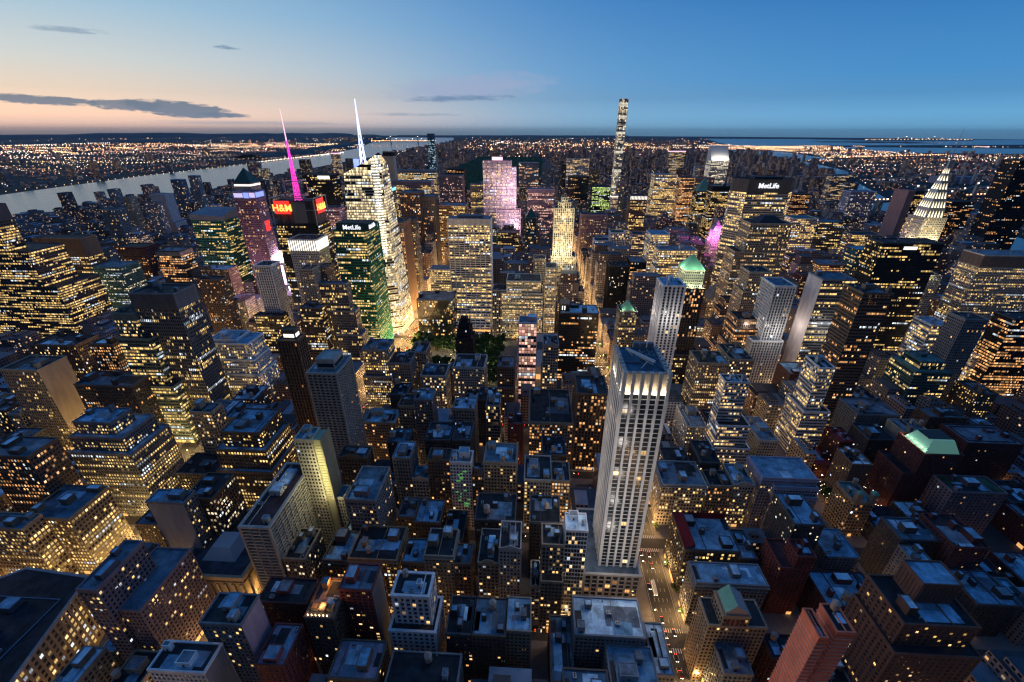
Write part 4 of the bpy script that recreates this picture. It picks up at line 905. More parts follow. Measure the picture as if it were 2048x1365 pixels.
 ('loft_building',-64.3,-50.7,369,389.4,77.4,'glass','grey','narrow green glazed building with a grey hut on top',{'roof': 'dark','box': 1,'lit': 0.35}),
 ('loft_building',-42.8,-27.0,369,385.0,56.2,'brick','red','small dark red building with a red roof and a lit attic window',{'roof': 'maroon','lit': 0.2,'tank': 1}),
 ('loft_building',-20.4,23.5,369,431.3,58.9,'loft','tan','wide orange lit department store with a long cluttered roof and skylights',{'roof': 'dark','sky': 4,'box': 3,'ac': 6,'lit': 0.55,'lc': 'o','corn': 1}),
 ('office_building',26.0,55.0,369,403,94.8,'wpiers','brown','tall brown stone building with gold lit loggia left of the pale stone hotel tower',{'roof': 'dark','box': 1,'lit': 0.45,'lc': 'o'}),
 ('apartment_tower',274.1,290.5,369,405.5,17.4,'brick','darkred','long low building with a dark red ridge roof and two green domes',{'roof': 'redr','lit': 0.1}),
 ('apartment_tower',348.4,373.9,373.2,395.2,58,'brick','beige','beige apartment block with a blank curved west wall',{'roof': 'grey','lit': 0.2,'blank': 'W','bcol': 'beige'}),
 ('apartment_tower',214.0,232,373.5,413.5,42,'loft','pale','pale block with white framed roof screens right of the white blocks',{'roof': 'grey','lit': 0.15,'box': 2}),
 ('office_building',168.4,191.2,380,394.2,105.9,'ribbon','white','pair of white blocks stepping down in wide bands',{'roof': 'dark','lit': 0.5,'e': [(0,8,8,0,60),(2,12,12,0,35)]}),
 ('apartment_tower',298.3,314.1,380.7,404.7,38,'brick','darkred','low block with a bright red hipped roof',{'roof': 'redr','lit': 0.3,'lc': 'o'}),
 ('apartment_tower',147.3,168.0,392.2,431.3,42,'brick','pale','long narrow building with brick flank and grey roof right of the striped tower',{'roof': 'grey','lit': 0.5,'lc': 'y','box': 1}),
 ('apartment_tower',174.5,188.1,394.6,431.3,38,'loft','dark','low dark infill block between the long narrow building and white blocks',{'roof': 'dark','lit': 0.5,'lc': 'o'}),
 ('office_tower',-448.5,-425.1,397.4,426.3,156,'ribbon','greyg','grey green banded tower with bright yellow floors in front of the ribbed tower',{'roof': 'dark','lit': 0.65,'lc': 'y','e': [(0,12,5,4,130),(0,20,9,6,75)],'cap': 7,'capc': 'greyg'}),
 ('office_building',-491,-464.9,399.2,413.8,118.6,'gridsm','brown','brown tower with orange windows left of the banded tower',{'roof': 'dark','lit': 0.6,'lc': 'o','box': 1}),
 ('apartment_tower',322.1,364.9,401.3,431.3,58.4,'brick','grey','cluster of grey apartment roofs left of the teal glass block foot',{'roof': 'grey','box': 2,'lit': 0.15}),
 ('office_tower',-424.7,-379.3,401.3,431.3,176.6,'stripe3','grey','grey ribbed tower with a sharp pale corner and a dark ribbed crown',{'roof': 'dark','lit': 0.3,'lc': 'y','cap': 16,'box': 1}),
 ('loft_building',-173.3,-155.6,402,426,65.1,'loft','dark','dark loft behind the two pale tanks',{'roof': 'dark','tank': 2,'lit': 0.15}),
 ('loft_building',-77.4,-58.3,402,426,62.0,'loft','dark','dark loft with round tanks behind the narrow green glazed building',{'roof': 'dark','tank': 2,'lit': 0.1}),
 ('office_tower',270.9,286.0,405.9,431.3,110,'ribbon','white','white framed slab whose south end is a ladder of dark windows',{'roof': 'dark','lit': 0.45,'lc': 'y','e': [(2,10,2,6,58)]}),
 ('apartment_tower',407,445.6,412.8,431.3,50,'brick','brown','brown apartment block with cluttered pale roof below the teal glass block',{'roof': 'grey','box': 3,'lit': 0.1}),
 ('loft_building',-151.5,-122.0,449.3,477.3,61.9,'loft','pale','pale block with blank top band and lit lower windows',{'roof': 'dark','lit': 0.4}),
 ('loft_building',-59.3,-40.0,449.3,475.3,76.3,'loft','brown','brown stepped loft with a bright white roof box left of the pink grid tower',{'roof': 'grey','box': 1,'lit': 0.25,'e': [(0,0,4,0,50)]}),
 ('loft_building',-99.6,-78.2,449.3,469.3,29.7,'loft','dark','dark loft at the foot of the domed stone club building',{'roof': 'dark','tank': 1,'lit': 0.1}),
 ('loft_building',-188.2,-163.1,449.3,477.3,77.7,'loft','grey','grey loft with vertical piers left of the park',{'roof': 'dark','tank': 2,'lit': 0.3}),
 ('loft_building',-217,-188.6,449.3,477.3,94.8,'gridsm','grey','grey loft with many square lit windows left of the park',{'roof': 'blue','box': 2,'lit': 0.6,'lc': 'y','e': [(3,3,3,0,60)]}),
 ('loft_building',-6.7,10.2,449.3,475.3,105.9,'loft','grey','grey brick building with peaked brick roof and a white lettered sign',{'roof': 'dark','gable': 1,'lit': 0.3}),
 ('office_tower',116.4,138.0,449.3,473.3,179.4,'stripe','white','tall slim tower of white and blue stripes with cream sides',{'roof': 'blue','box': 1,'lit': 0.15,'fl': 2}),
 ('office_building',168.9,203.2,449.3,479.3,88.6,'gridsm','tan','tan office block with small lit windows left of the twin white blocks',{'roof': 'dark','lit': 0.5,'box': 1}),
 ('office_tower',319.3,349.0,449.3,479.3,174.8,'ribbon','brown','dark brown banded tower with two lit floors near its waist',{'roof': 'dark','lit': 0.15,'lc': 'o','ac': 4,'box': 1}),
 ('office_building',349.4,381,449.3,479.3,45.9,'ribbon','dark','low dark building with two continuous orange lit floors',{'roof': 'dark','lit': 0.7,'lc': 'o'}),
 ('office_building',-399.7,-366.4,449.3,475.8,102.8,'gridsm','white','white stepped office building with blue terraces and large square windows',{'roof': 'blue','box': 3,'lit': 0.45,'lc': 'y','e': [(2,16,4,0,100),(4,20,7,0,80),(6,24,10,0,62)]}),
 ('office_building',-627.6,-570.3,449.3,479.3,89.9,'loft','brown','brown slab with scattered lit windows under the gold lit tower',{'roof': 'dark','lit': 0.35,'lc': 'y','box': 1}),
 ('office_building',206.0,232,455,495,91.2,'gridsm','tan','brown gridded building behind the stepping white blocks',{'roof': 'dark','lit': 0.5}),
 ('loft_building',-115.9,-77.7,469.7,503.7,63.1,'loft','pale','stone club building with a rounded cornice and lit top gallery below the black gothic tower',{'corn': 1,'roof': 'dark','box': 2,'lit': 0.3}),
 ('loft_building',-170.0,-150.7,477.7,505.7,78.1,'loft','tan','brown loft beside the park lawn with two white roof tanks',{'roof': 'dark','tank': 1,'lit': 0.3}),
 ('office_tower',-35.7,-14.4,481,501,119.1,'gridpink','pinkw','slim tower with a white lattice over glowing pink panels',{'roof': 'grey','box': 1,'lit': 0.95,'lc': 'pk'}),
 ('office_tower',441.2,468.3,482.5,511.8,80,'ribbon','teal','teal glass block with a stepped roof and yellow lit flank',{'roof': 'teal','lit': 0.5,'lc': 'y','e': [(8,6,6,4,70)],'box': 1}),
 ('office_tower',473.3,498.3,490.2,511.8,132,'gridsm','grey','slim grey grid tower left of the white banded stepped building',{'roof': 'dark','lit': 0.2,'lc': 'o'}),
 ('office_tower',16.1,65.3,529.8,559.8,113.1,'ribbon','black','black glass slab with scattered gold ribbons and a big pale roof',{'roof': 'lblue','box': 2,'lit': 0.3,'lc': 'o','sign': 'hs'}),
 ('office_tower',328.7,367.2,529.8,559.8,163.9,'ribbon','grey','pale slab with a blank pinkish west end and yellow lit floors',{'roof': 'blue','lit': 0.5,'lc': 'y','blank': 'W','bcol': 'whiter','box': 1,'fl': 1}),
 ('office_tower',571.6,623.9,529.8,555.3,117.4,'ribbon','black','black slab with orange ribbons at the right edge below the tan slab',{'roof': 'dark','lit': 0.6,'lc': 'o'}),
 ('office_tower',478.1,502.6,529.8,557.8,107.0,'ribbon','white','white banded tower with setbacks above the teal glass block',{'roof': 'blue','lit': 0.5,'lc': 'y'}),
 ('office_building',-328.0,-300.2,529.8,544.6,112.2,'ribbon','brown','bronze banded block with pale rooftop machinery and one bright floor',{'roof': 'grey','box': 2,'ac': 4,'lit': 0.45,'lc': 'y'}),
 ('office_tower',283.5,308.5,544.1,578.1,150,'wpiers','white','white piered tower with black vertical stripes and a notched crown',{'roof': 'blue','lit': 0.15,'e': [(12,2,4,0,75)],'fl': 1}),
 ('office_building',-327.2,-309.1,545,565.9,160.3,'brick','beige','beige brick tower in front of the columned crown tower',{'roof': 'dark','lit': 0.3}),
 ('office_building',-474.3,-442.8,550.9,566.7,142,'brick','brown','slim brown tower with a windowless edge left of the white stepped office building',{'roof': 'dark','lit': 0.4,'lc': 'o','box': 1}),
 ('office_tower',-308.7,-271.7,555.2,565.9,138,'stripe3','grey','grey ribbed slab stepping down to a gold lit base',{'roof': 'grey','lit': 0.3,'lc': 'y','e': [(-10,8,4,0,100),(-14,14,8,0,66)]}),
 ('office_tower',578.6,611.1,555.7,585.7,86.6,'ribbon','white','white banded stepped building near the right edge',{'roof': 'dark','lit': 0.6,'lc': 'y','e': [(6,4,5,0,80),(12,8,10,0,60)]}),
 ('office_building',-413.8,-371.7,557.3,569.9,88,'ribbon','dark','low dark building with three lit floors below the white ribbed slab',{'roof': 'dark','box': 2,'lit': 0.6,'lc': 'y'}),
 ('office_building',258,282.3,562.3,592.3,95.7,'loft','brown','ziggurat like brown building with bright orange lit lower floors',{'roof': 'dark','lit': 0.7,'lc': 'o','e': [(4,4,5,0,85),(8,8,10,0,60)],'box': 1}),
 ('office_building',-317.5,-300.9,566.3,592.3,155.5,'brick','brown','brown round cornered tower right of the beige brick tower',{'roof': 'dark','lit': 0.3}),
 ('office_tower',-403.3,-380.7,570.3,592.3,157.1,'wpiers','white','white ribbed windowless slab glowing beside the square of billboards',{'roof': 'dark','lit': 0.1}),
 ('office_tower',445.1,523,610.3,640.3,190.8,'ribbon','black','wide black tower with scattered gold windows and a white rooftop sign',{'roof': 'dark','lit': 0.35,'lc': 'y','sign': 'v'}),
 ('office_tower',-895.7,-802.8,610.3,635.6,225.5,'ribbon','dark','huge stepped tower glowing gold at the left edge under a dark cap',{'roof': 'dark','cap': 22,'lit': 0.7,'lc': 'y','e': [(0,28,0,30,160),(0,48,0,45,105)]}),
 ('office_tower',281.4,312.0,610.3,640.3,147.9,'gridsm','tan','slim tan stone tower with a stepped crown below the big lettered slab',{'roof': 'dark','lit': 0.3,'e': [(4,4,3,0,120)]}),
 ('office_tower',-304.0,-257.5,612,672,197.3,'ribbon','greenm','deep green glass tower with a white lettered sign box on top',{'roof': 'dark','lit': 0.62,'lc': 'y','sign': 'ml'}),
 ('office_tower',-372.5,-331.4,614,647.3,183.2,'gridsm','pale','broad tower with a crown of bright white columns',{'roof': 'dark','lit': 0.35,'lc': 'y','colcrown': 1}),
 ('office_building',-217,-156.2,691,736,65.3,'glass','black','dark glass block with a white roof grid between the park and the white grid slab',{'roof': 'grey','lit': 0.3,'box': 2}),
 ('office_building',-63.8,-7.2,691,731,101.9,'gridsm','cream','cream stepped building with rows of lit windows right of the white grid slab',{'roof': 'dark','lit': 0.6,'e': [(8,4,3,0,82)],'box': 1}),
 ('office_building',-87.2,-64.7,691,721,85.9,'wpiers','grey','grey columned building between the white grid slab and the cream stepped one',{'roof': 'dark','lit': 0.4}),
 ('office_building',0.1,17.8,691,719,125.0,'gridsm','cream','narrow cream tower wing left of the stepped stone skyscraper',{'roof': 'dark','lit': 0.6}),
 ('office_tower',258.6,294.1,691,731,27.2,'ribbon','grey','grey glass building with a sloped roof behind the cream tower base',{'roof': 'blue','lit': 0.7,'lc': 'w'}),
 ('office_building',294.5,334.8,694,713.7,76.0,'loft','brown','brown stepped block with glowing terraces behind the white striped tower',{'roof': 'dark','lit': 0.5,'lc': 'o','e': [(6,6,6,0,60)]}),
 ('office_building',-783.0,-733.3,701.7,741.7,110,'gridsm','teal','dark green glass building with rows of white dotted windows',{'roof': 'grey','lit': 0.5,'lc': 'w'}),
 ('office_building',316.7,380.3,714.1,753.3,195,'gridsm','tan','tan stone skyscraper with a dark hipped roof in front of the big lettered slab',{'roof': 'dark','lit': 0.5,'hip': 1,'e': [(14,0,0,0,150)]}),
 ('office_tower',685.4,782.7,715.0,751.2,150,'gridsm','beige','broad tan slab with rows of yellow windows at the right edge',{'roof': 'grey','lit': 0.5,'lc': 'y','ribtop': 1}),
 ('office_tower',-895.1,-807.3,723.3,753.3,153.7,'ribbon','brown','gold lit tower with a dark brown cap near the left edge',{'roof': 'dark','lit': 0.75,'lc': 'y','cap': 32,'e': [(0,14,10,0,100)]}),
 ('office_tower',-679.3,-635.0,723.3,753.3,134.1,'ribbon','dark','dark tower with a pale concrete cap band and orange windows',{'roof': 'grey','lit': 0.55,'lc': 'o','cap': 8,'capc': 'pale'}),
 ('office_building',-210.3,-171.5,771.3,801.3,94.9,'ribbon','grey','grey block with yellow ribbon windows left of the white grid slab',{'roof': 'grey','lit': 0.8,'lc': 'y'}),
 ('office_building',-19.5,1.1,771.3,799.3,117.6,'loft','beige','blank tan tower behind the cream buildings',{'roof': 'dark','lit': 0.15}),
 ('office_tower',116.5,151.8,771.3,801.3,107.0,'gridsm','black','black slab with white lit square windows beside the glowing avenue',{'roof': 'dark','lit': 0.3,'lc': 'w'}),
 ('office_tower',197.5,265.3,771.3,801.3,137.1,'ribbon','pale','light ribbon windowed office block with a deep grey roof band',{'roof': 'grey','lit': 0.85,'lc': 'y','box': 2}),
 ('office_building',301.0,341.2,771.3,801.3,47.4,'loft','tan','tan building with a pale pyramid roof in a shadowed row',{'roof': 'grey','lit': 0.4,'pyr': 'grey'}),
 ('office_tower',-545.2,-505.7,771.3,801.3,214.8,'gridsm','purple','purple brown tower with a blue lit crown over a busy square',{'roof': 'dark','lit': 0.35,'lc': 'o','crown': 'bluelit'}),
 ('office_tower',153.7,181.0,776,816,113.7,'ribbon','black','narrow dark brown slab with orange ribbons right of the black slab',{'roof': 'grey','lit': 0.4,'lc': 'o'}),
 ('office_tower',-400.4,-367.0,783.9,808.2,200,'gridsm','purple','narrow tower with a lavender lit grid beside the crystal skyscraper',{'roof': 'dark','lit': 0.7,'lc': 'pk'}),
 ('office_tower',-280.1,-254.7,785.7,833.8,175,'wpiers','brown','brown piered tower at the mouth of the glowing avenue',{'roof': 'dark','lit': 0.5,'lc': 'o'}),
 ('office_tower',-647.2,-585.9,786.0,831.7,175,'ribbon','greeng','green glass tower with a slanted grey crown and yellow floors',{'roof': 'grey','lit': 0.45,'lc': 'y','wedge': 1}),
 ('office_tower',-826.8,-773.4,800.8,833.8,120,'ribbon','maroon','dark maroon windowless looking slab left of the gold lit podium',{'roof': 'dark','lit': 0.05,'lc': 'o'}),
 ('office_tower',-559.7,-530.1,803.8,833.8,237.7,'brick','tan','brown tower with a green pyramid roof ringed by white lights',{'roof': 'dark','lit': 0.3,'pyr': 'copperd','ring': 'w'}),
 ('office_tower',-272.0,-252.4,851.8,881.8,169.2,'gridsm','dark','dark capped tower at the mouth of the glowing avenue',{'roof': 'dark','lit': 0.4,'lc': 'y','cap': 6}),
 ('office_tower',202.1,237.8,852,892,146.7,'ribbon','white','pale tower with a blue grey hut behind the light ribbon block',{'roof': 'blue','lit': 0.7,'lc': 'y'}),
 ('office_building',539.6,588.8,865.6,905.6,90,'loft','brown','brown block with bright white roof lamps right of centre',{'roof': 'grey','lit': 0.6,'lc': 'o','box': 1}),
 ('office_tower',613.7,651.5,884.3,914.3,116.0,'ribbon','teal','small teal glass tower left of the wide black tower',{'roof': 'blue','lit': 0.4,'lc': 'y'}),
 ('office_building',489.6,528.2,884.3,914.3,99.1,'loft','brown','brown block with terraces below the green corniced block',{'roof': 'dark','lit': 0.5,'lc': 'y'}),
 ('office_tower',108.5,140.0,932.3,962.3,115.6,'wpiers','white','white piered stepped building left of its taller white neighbour',{'roof': 'dark','lit': 0.35}),
 ('office_tower',140.4,170.3,932.3,958.3,132.7,'wpiers','white','taller white stepped tower with a notched crown',{'roof': 'green','lit': 0.35,'e': [(3,3,3,0,95)]}),
 ('office_tower',-361.2,-340.8,1012.8,1042.8,208.9,'ribbon','grey','slim tower with a cyan lit band at its top',{'roof': 'grey','lit': 0.5,'lc': 'y','ring': 'c'}),
 ('office_tower',684.9,749.1,1012.8,1042.8,118.5,'ribbon','tan','tan tower with curved banded top in front of the art deco spire tower',{'roof': 'dark','lit': 0.6,'lc': 'y'}),
 ('office_tower',-39.6,-17.0,1012.8,1036.8,147.1,'glass','teal','small teal tower with a pointed roof left of the stepped stone skyscraper',{'roof': 'teal','lit': 0.35,'pyr': 'copperd'}),
 ('office_tower',204.4,231.3,1013,1049,112.1,'ribbon','grey','grey banded stepped block right of the white stepped tower',{'roof': 'dark','lit': 0.5,'e': [(5,5,5,0,75)]}),
 ('office_tower',-275.6,-247.2,1016.0,1060.0,190,'wpiers','dark','right one of a pair of brown piered towers on the wide avenue',{'roof': 'grey','lit': 0.25,'lc': 'o','cap': 8}),
 ('office_tower',-325.2,-280.9,1017.2,1061.2,198,'wpiers','brown','left one of a pair of brown piered towers on the wide avenue',{'roof': 'grey','lit': 0.35,'lc': 'o','box': 1}),
 ('office_tower',553.7,607.6,1022.3,1066.3,150,'ribbon','cream','block with a green scalloped cornice and yellow lit floors',{'roof': 'teal','lit': 0.8,'lc': 'y'}),
 ('office_building',-105.7,-55.5,1024.8,1054.8,110,'ribbon','brown','dark brown low slab at the foot of the pink floodlit slab',{'roof': 'dark','lit': 0.4,'lc': 'y'}),
 ('office_tower',-147.7,-110.0,1035.6,1065.6,120,'ribbon','teal','narrow blue green tower behind the stepped stone skyscraper group',{'roof': 'dark','lit': 0.4}),
 ('office_tower',-246.6,-183.9,1053.9,1103.9,165,'ribbon','brown','dark office slab with cooling boxes on its roof behind the white grid slab',{'roof': 'grey','lit': 0.5,'lc': 'y','ac': 4}),
 ('office_tower',-1096.0,-1058.4,1066.0,1090.0,145,'wpiers','grey','slim grey residential tower near the river',{'roof': 'dark','lit': 0.3}),
 ('office_tower',-568.0,-497.3,1067.2,1110.0,230,'ribbon','black','dark slab with a white rooftop sign behind the mast tower',{'roof': 'dark','lit': 0.25,'lc': 'y','sign': 'pl'}),
 ('office_tower',658.5,716.0,1095.1,1135.1,130,'ribbon','dark','dark tower with clustered yellow windows right of the green corniced block',{'roof': 'blue','lit': 0.4,'lc': 'y'}),
 ('office_tower',225.1,265.6,1182.7,1216.7,175,'wpiers','brown','bronze tower with a pale fluted crown right of the thin supertall',{'roof': 'dark','lit': 0.6,'lc': 'y','colcrown': 2}),
 ('office_tower',103.4,170.1,1190.1,1226.1,125,'gridsm','mauve','square mauve masonry block in the middle distance',{'roof': 'dark','lit': 0.3}),
 ('office_tower',1142.6,1222.4,1196.1,1240.1,262,'ribbon','black','very tall black slab cut by the right edge',{'roof': 'dark','lit': 0.1,'lc': 'o'}),
 ('office_tower',-408.7,-301.9,1235.8,1269.8,200,'ribbon','mauve','broad mauve slab in front of the gold lit broad slab',{'roof': 'grey','lit': 0.6,'lc': 'y','cap': 10}),
 ('office_tower',950.1,967.5,1242.0,1292.0,185,'blank','salmonb','thin windowless brown slab left of the art deco spire tower',{'roof': 'dark','lit': 0.0}),
 ('office_tower',-1202.9,-1180.5,1244.7,1268.7,150,'brick','tan','thin tan tower near the river',{'roof': 'dark','lit': 0.2}),
 ('office_tower',975.6,998.2,1252.1,1302.1,184,'ribbon','black','black slab with yellow windows behind the thin brown slab',{'roof': 'dark','lit': 0.6,'lc': 'y'}),
 ('office_tower',460.5,510.9,1273.0,1309.0,190,'ribbon','black','dark octagonal looking tower with green hut left of the big lettered slab',{'roof': 'teal','lit': 0.6,'lc': 'y','box': 1,'cap': 14}),
 ('office_tower',-40.7,34.1,1299.8,1335.8,175,'stripe3','mauve','mauve ribbed slab right of the pink floodlit slab',{'roof': 'grey','lit': 0.45,'lc': 'pk','cap': 10}),
 ('office_tower',-1164.9,-1121.6,1300.9,1336.9,150,'blank','whiter','white blank faced tower near the river',{'roof': 'grey','lit': 0.1,'e': [(0,14,10,0,70)]}),
 ('office_tower',1134.5,1194.0,1315.9,1360.9,150,'ribbon','black','dark tower with sparse orange windows right of the art deco spire tower',{'roof': 'dark','lit': 0.2,'lc': 'o'}),
 ('office_tower',710.5,754.3,1324.4,1358.4,165,'gridsm','maroon','dark maroon tower with orange windows right of the big lettered slab',{'roof': 'dark','lit': 0.7,'lc': 'o'}),
 ('office_tower',453.0,496.0,1361.5,1395.5,165,'ribbon','black','black tower with a small copper pyramid left of the big lettered slab',{'roof': 'dark','lit': 0.6,'lc': 'y','pyr': 'copper'}),
 ('office_tower',207.7,226.9,1374.0,1394.0,150,'gridsm','pale','small tower with a lit white cap below the thin supertall',{'roof': 'dark','lit': 0.5,'ring': 'w'}),
 ('office_tower',-127.6,-112.2,1391.5,1409.5,130,'brick','tan','thin tan hotel tower below the pink floodlit slab',{'roof': 'dark','lit': 0.2}),
 ('office_tower',409.5,450.2,1394.8,1434.8,200,'ribbon','brown','dark tower with orange ribbons right of the pale glassy tower',{'roof': 'dark','lit': 0.85,'lc': 'o'}),
 ('office_tower',340.9,409.1,1427.7,1469.7,205,'glasslit','pale','pale glassy tower with an eight sided glowing crown',{'roof': 'grey','lit': 0.8,'lc': 'y','e': [(2,2,3,0,160)]}),
 ('office_tower',-489.9,-458.9,1431.5,1457.5,265,'brick','pale','thin pale tower with a black construction cap behind the crystal skyscraper',{'roof': 'dark','lit': 0.1,'cap': 12,'capc': 'black'}),
 ('office_tower',-226.7,-186.7,1459.8,1489.8,170,'wpiers','grey','old setback tower with lit ribbons left of the pink floodlit slab',{'roof': 'dark','lit': 0.5,'lc': 'y','box': 1}),
 ('office_tower',160.6,218.6,1464.9,1500.9,165,'ribbon','black','dark tower with a bright green top and yellow ribbons',{'roof': 'dark','lit': 0.6,'lc': 'g'}),
 ('office_tower',-337.4,-261.2,1512.5,1552.5,190,'wpiers','mauve','mauve piered slab with a small red sign',{'roof': 'dark','lit': 0.3,'lc': 'pk'}),
 ('office_tower',248.7,269.7,1520.3,1540.3,175,'wpiers','grey','slender grey tower directly below the thin supertall',{'roof': 'grey','lit': 0.35}),
 ('office_tower',995.1,1074.2,1523.2,1563.2,150,'wpiers','lav','pale lavender piered tower in the right distance',{'roof': 'grey','lit': 0.3,'lc': 'w'}),
 ('office_tower',511.1,572.9,1564.7,1604.7,185,'ribbon','mauve','mauve banded block behind the orange ribboned tower',{'roof': 'dark','lit': 0.6,'lc': 'y','cap': 8}),
 ('office_tower',-515.6,-364.0,1586.9,1622.9,200,'ribbon','grey','very broad slab with gold lit upper floors left of the park woods',{'roof': 'grey','lit': 0.8,'lc': 'y','cap': 8}),
 ('office_tower',-326.4,-267.2,1600.2,1636.2,205,'ribbon','black','black slab near the park woods left of the pink floodlit slab',{'roof': 'dark','lit': 0.25,'lc': 'o'}),
 ('office_tower',-1350.5,-1308.9,1618.3,1642.3,160,'glass','paleb','pale mirror tower standing before the river',{'roof': 'grey','lit': 0.15}),
 ('office_tower',96.2,165.4,1622.3,1662.3,180,'ribbon','black','black bulky tower with orange right edge in the middle distance',{'roof': 'dark','lit': 0.1,'lc': 'o'}),
 ('office_tower',-1356.0,-1322.2,1715.9,1739.9,165,'glass','white','white edged glass tower standing before the river',{'roof': 'grey','lit': 0.15}),
 ('office_tower',-86.6,-9.8,1849.3,1883.3,210,'frame','white','black faced tower inside a white arched frame at the park edge',{'roof': 'grey','lit': 0.3,'lc': 'o'}),
 ('office_tower',113.8,210.3,2043.6,2055.9,215,'stripe3','white','white ribbed slab on the far side of the black tower',{'roof': 'grey','lit': 0.5}),
 ('office_tower',96.4,146.5,2056.3,2090.3,190,'ribbon','black','black windowless looking tower left of the pale banded slab in the distance',{'roof': 'dark','lit': 0.03}),
 ('office_tower',-1284.0,-1241.9,2059.1,2083.1,165,'glass','cream','pale cream glass tower in front of the river behind the mast',{'roof': 'grey','lit': 0.4}),
 ('office_tower',1303.2,1413.2,2139.6,2175.6,150,'ribbon','grey','wide grey slab in the right distance',{'roof': 'grey','lit': 0.3}),
 ('office_tower',228.9,272.2,2155.6,2181.6,165,'gridsm','brown','brown square tower with a teal roof left of the thin supertall',{'roof': 'teal','lit': 0.3}),
 ('office_tower',9.6,54.8,2225.9,2249.9,165,'brick','grey','old grey hotel tower at the park edge right of the white framed tower',{'roof': 'dark','lit': 0.2,'pyr': 'grey'}),
 ('office_tower',-1490.5,-1463.7,2372.6,2392.6,172,'gridsm','mauve','right of two thin mauve towers near the river',{'roof': 'dark','lit': 0.25}),
 ('office_tower',-1250.1,-1197.0,2377.9,2401.9,185,'gridsm','dark','dark tower in front of the river behind the mast',{'roof': 'dark','lit': 0.3}),
 ('office_tower',-1570.5,-1534.6,2437.8,2457.8,175,'gridsm','mauve','left of two thin mauve towers near the river',{'roof': 'dark','lit': 0.25}),
 ('office_tower',-646.7,-609.1,2726.8,2756.8,306,'glass','blueg','dark blue supertall with a black top breaking the skyline',{'roof': 'dark','lit': 0.35,'lc': 'c','cap': 30}),
 ('office_tower',-1157.8,-1121.3,2750.0,2774.0,170,'brick','brown','small brown tower in front of the river beside the crystal skyscraper',{'roof': 'dark','lit': 0.2}),
 ('office_tower',991.0,1040.8,3011.9,3037.9,120,'wpiers','white','white lit stub tower left of the slanted roof tower',{'roof': 'grey','lit': 0.3}),
 ('office_tower',-1463.7,-1402.8,3252.4,3276.4,180,'glass','paleb','glass tower with a pink lit top left of the crystal skyscraper',{'roof': 'grey','lit': 0.4,'ring': 'p'}),
 ('office_tower',944.1,1057.5,3467.0,3503.0,195,'stripe3','grey','distant grey tower with a bright pink white cap',{'roof': 'grey','lit': 0.5,'ring': 'p'}),
]

for (kind, x0, x1, y0, y1, h, sty, col, lab, o) in HERO:
    building(kind, x0, x1, y0, y1, h, sty, col, lab, o)

# ------------------------------------------------------------------ landmark towers with shapes of their own
def pal(c): return (*PAL[c], 1)
def newt(kind, x, y, label, cat, fp=None):
    r = tag(empty(kind, (x, y, 0)), label, cat)
    if fp: BX.append(fp)
    return r
def simple_tier(root, x0, x1, y0, y1, z0, z1, style, col, lc, lit, name='wall', roof='dark', skip=.8, blank=''):
    a, b = MB(), MB(); tier(a, b, x0, x1, y0, y1, z0, z1, STY[style], blank, random.randrange(500), skip)
    a.build(name, M['wall'], root, (*mul(PAL[col], 1.6 if root.location.y > 560 else 1.1), 1)); g = b.build('window', M['winrow'] if STY[style][5] else M['win'], root, (*LC[lc], lit)); g['kind'] = 'stuff'  # far tiers get a lighter wall colour standing in for city glow
    q = MB(); ring(q, x0, x1, y0, y1, z1 - .7, z1 + .9, STY[style][4] + .2, -.4); q.build('parapet', M['wall'], root, (*mul(PAL[col], 1.1), 1))
    q = MB(); q.face([(x0 + .4, y0 + .4, z1 + .05), (x1 - .4, y0 + .4, z1 + .05), (x1 - .4, y1 - .4, z1 + .05), (x0 + .4, y1 - .4, z1 + .05)]); q.build('roof', M['roof'], root, (*ROOF[roof], 1))
random.seed(3)
# pale stone hotel tower with the lit crown (foreground)
X0, Y0 = 44.5, 222.0
r = newt('hotel_tower', X0, Y0, 'tall pale stone tower with a floodlit fluted crown rising beside the lit avenue', 'tower', (20, 60, 214, 272))
STY['hotelst'] = (4.9, 3.35, 1.5, .45, 1.0, 0)
a, b = MB(), MB(); Z = 190; w = 12.4; d = 33
tier(a, b, -w, w, 0, d, 45, Z, STY['hotelst'], '', 40, 0)
for k in range(5): lamp('flood_or_fill_light', r, (-3, -20, 62 + k * 26), 5000, (1, .92, .84), 3); lamp('flood_or_fill_light', r, (-34, 14, 62 + k * 26), 5000, (1, .86, .7), 3)  # added fill lamps in mid-air, brightening the pale stone shaft
a.build('wall', M['wall'], r, (.74, .72, .7, 1)); g = b.build('window', M['win'], r, (*LC['d'], .13)); g['kind'] = 'stuff'
q = MB(); q.box(-w + 1.4, w - 1.4, 1.4, d - 1.4, Z, Z + 13); q.build('crown_wall', M['wall'], r, (.6, .5, .38, 1))
for k in range(6):
    u = -w - 1.0 + (2 * w + .1) * k / 5; q = MB(); q.box(u, u + 1.9, -1.05, 1.4, Z, Z + 14.5); q.build('crown_fin', M['wall'], r, (.68, .65, .6, 1))
for k in range(1, 9):
    u = -1.0 + (d + .1) * k / 8
    for xs in (-w - 1.05, w - 1.35): q = MB(); q.box(xs, xs + 2.4, u, u + 1.7, Z, Z + 14.5); q.build('crown_fin', M['wall'], r, (.68, .65, .6, 1))
for k in range(5):
    u = -w + (k + .5) * 2 * w / 5 + .4; q = MB(); q.box(u - 1.1, u + 1.1, .2, .7, Z + .05, Z + .35); q.build('flood_fixture', M['flood_warm'], r); lamp('flood_or_fill_light', r, (u, -.4, Z + 1.2), 2600, (1, .87, .66), .4)
for k in range(7):
    for xs in (-w - .2, w + .2): lamp('flood_or_fill_light', r, (xs, 2.5 + k * 5.0, Z + 1.2), 1900, (1, .88, .7), .4)
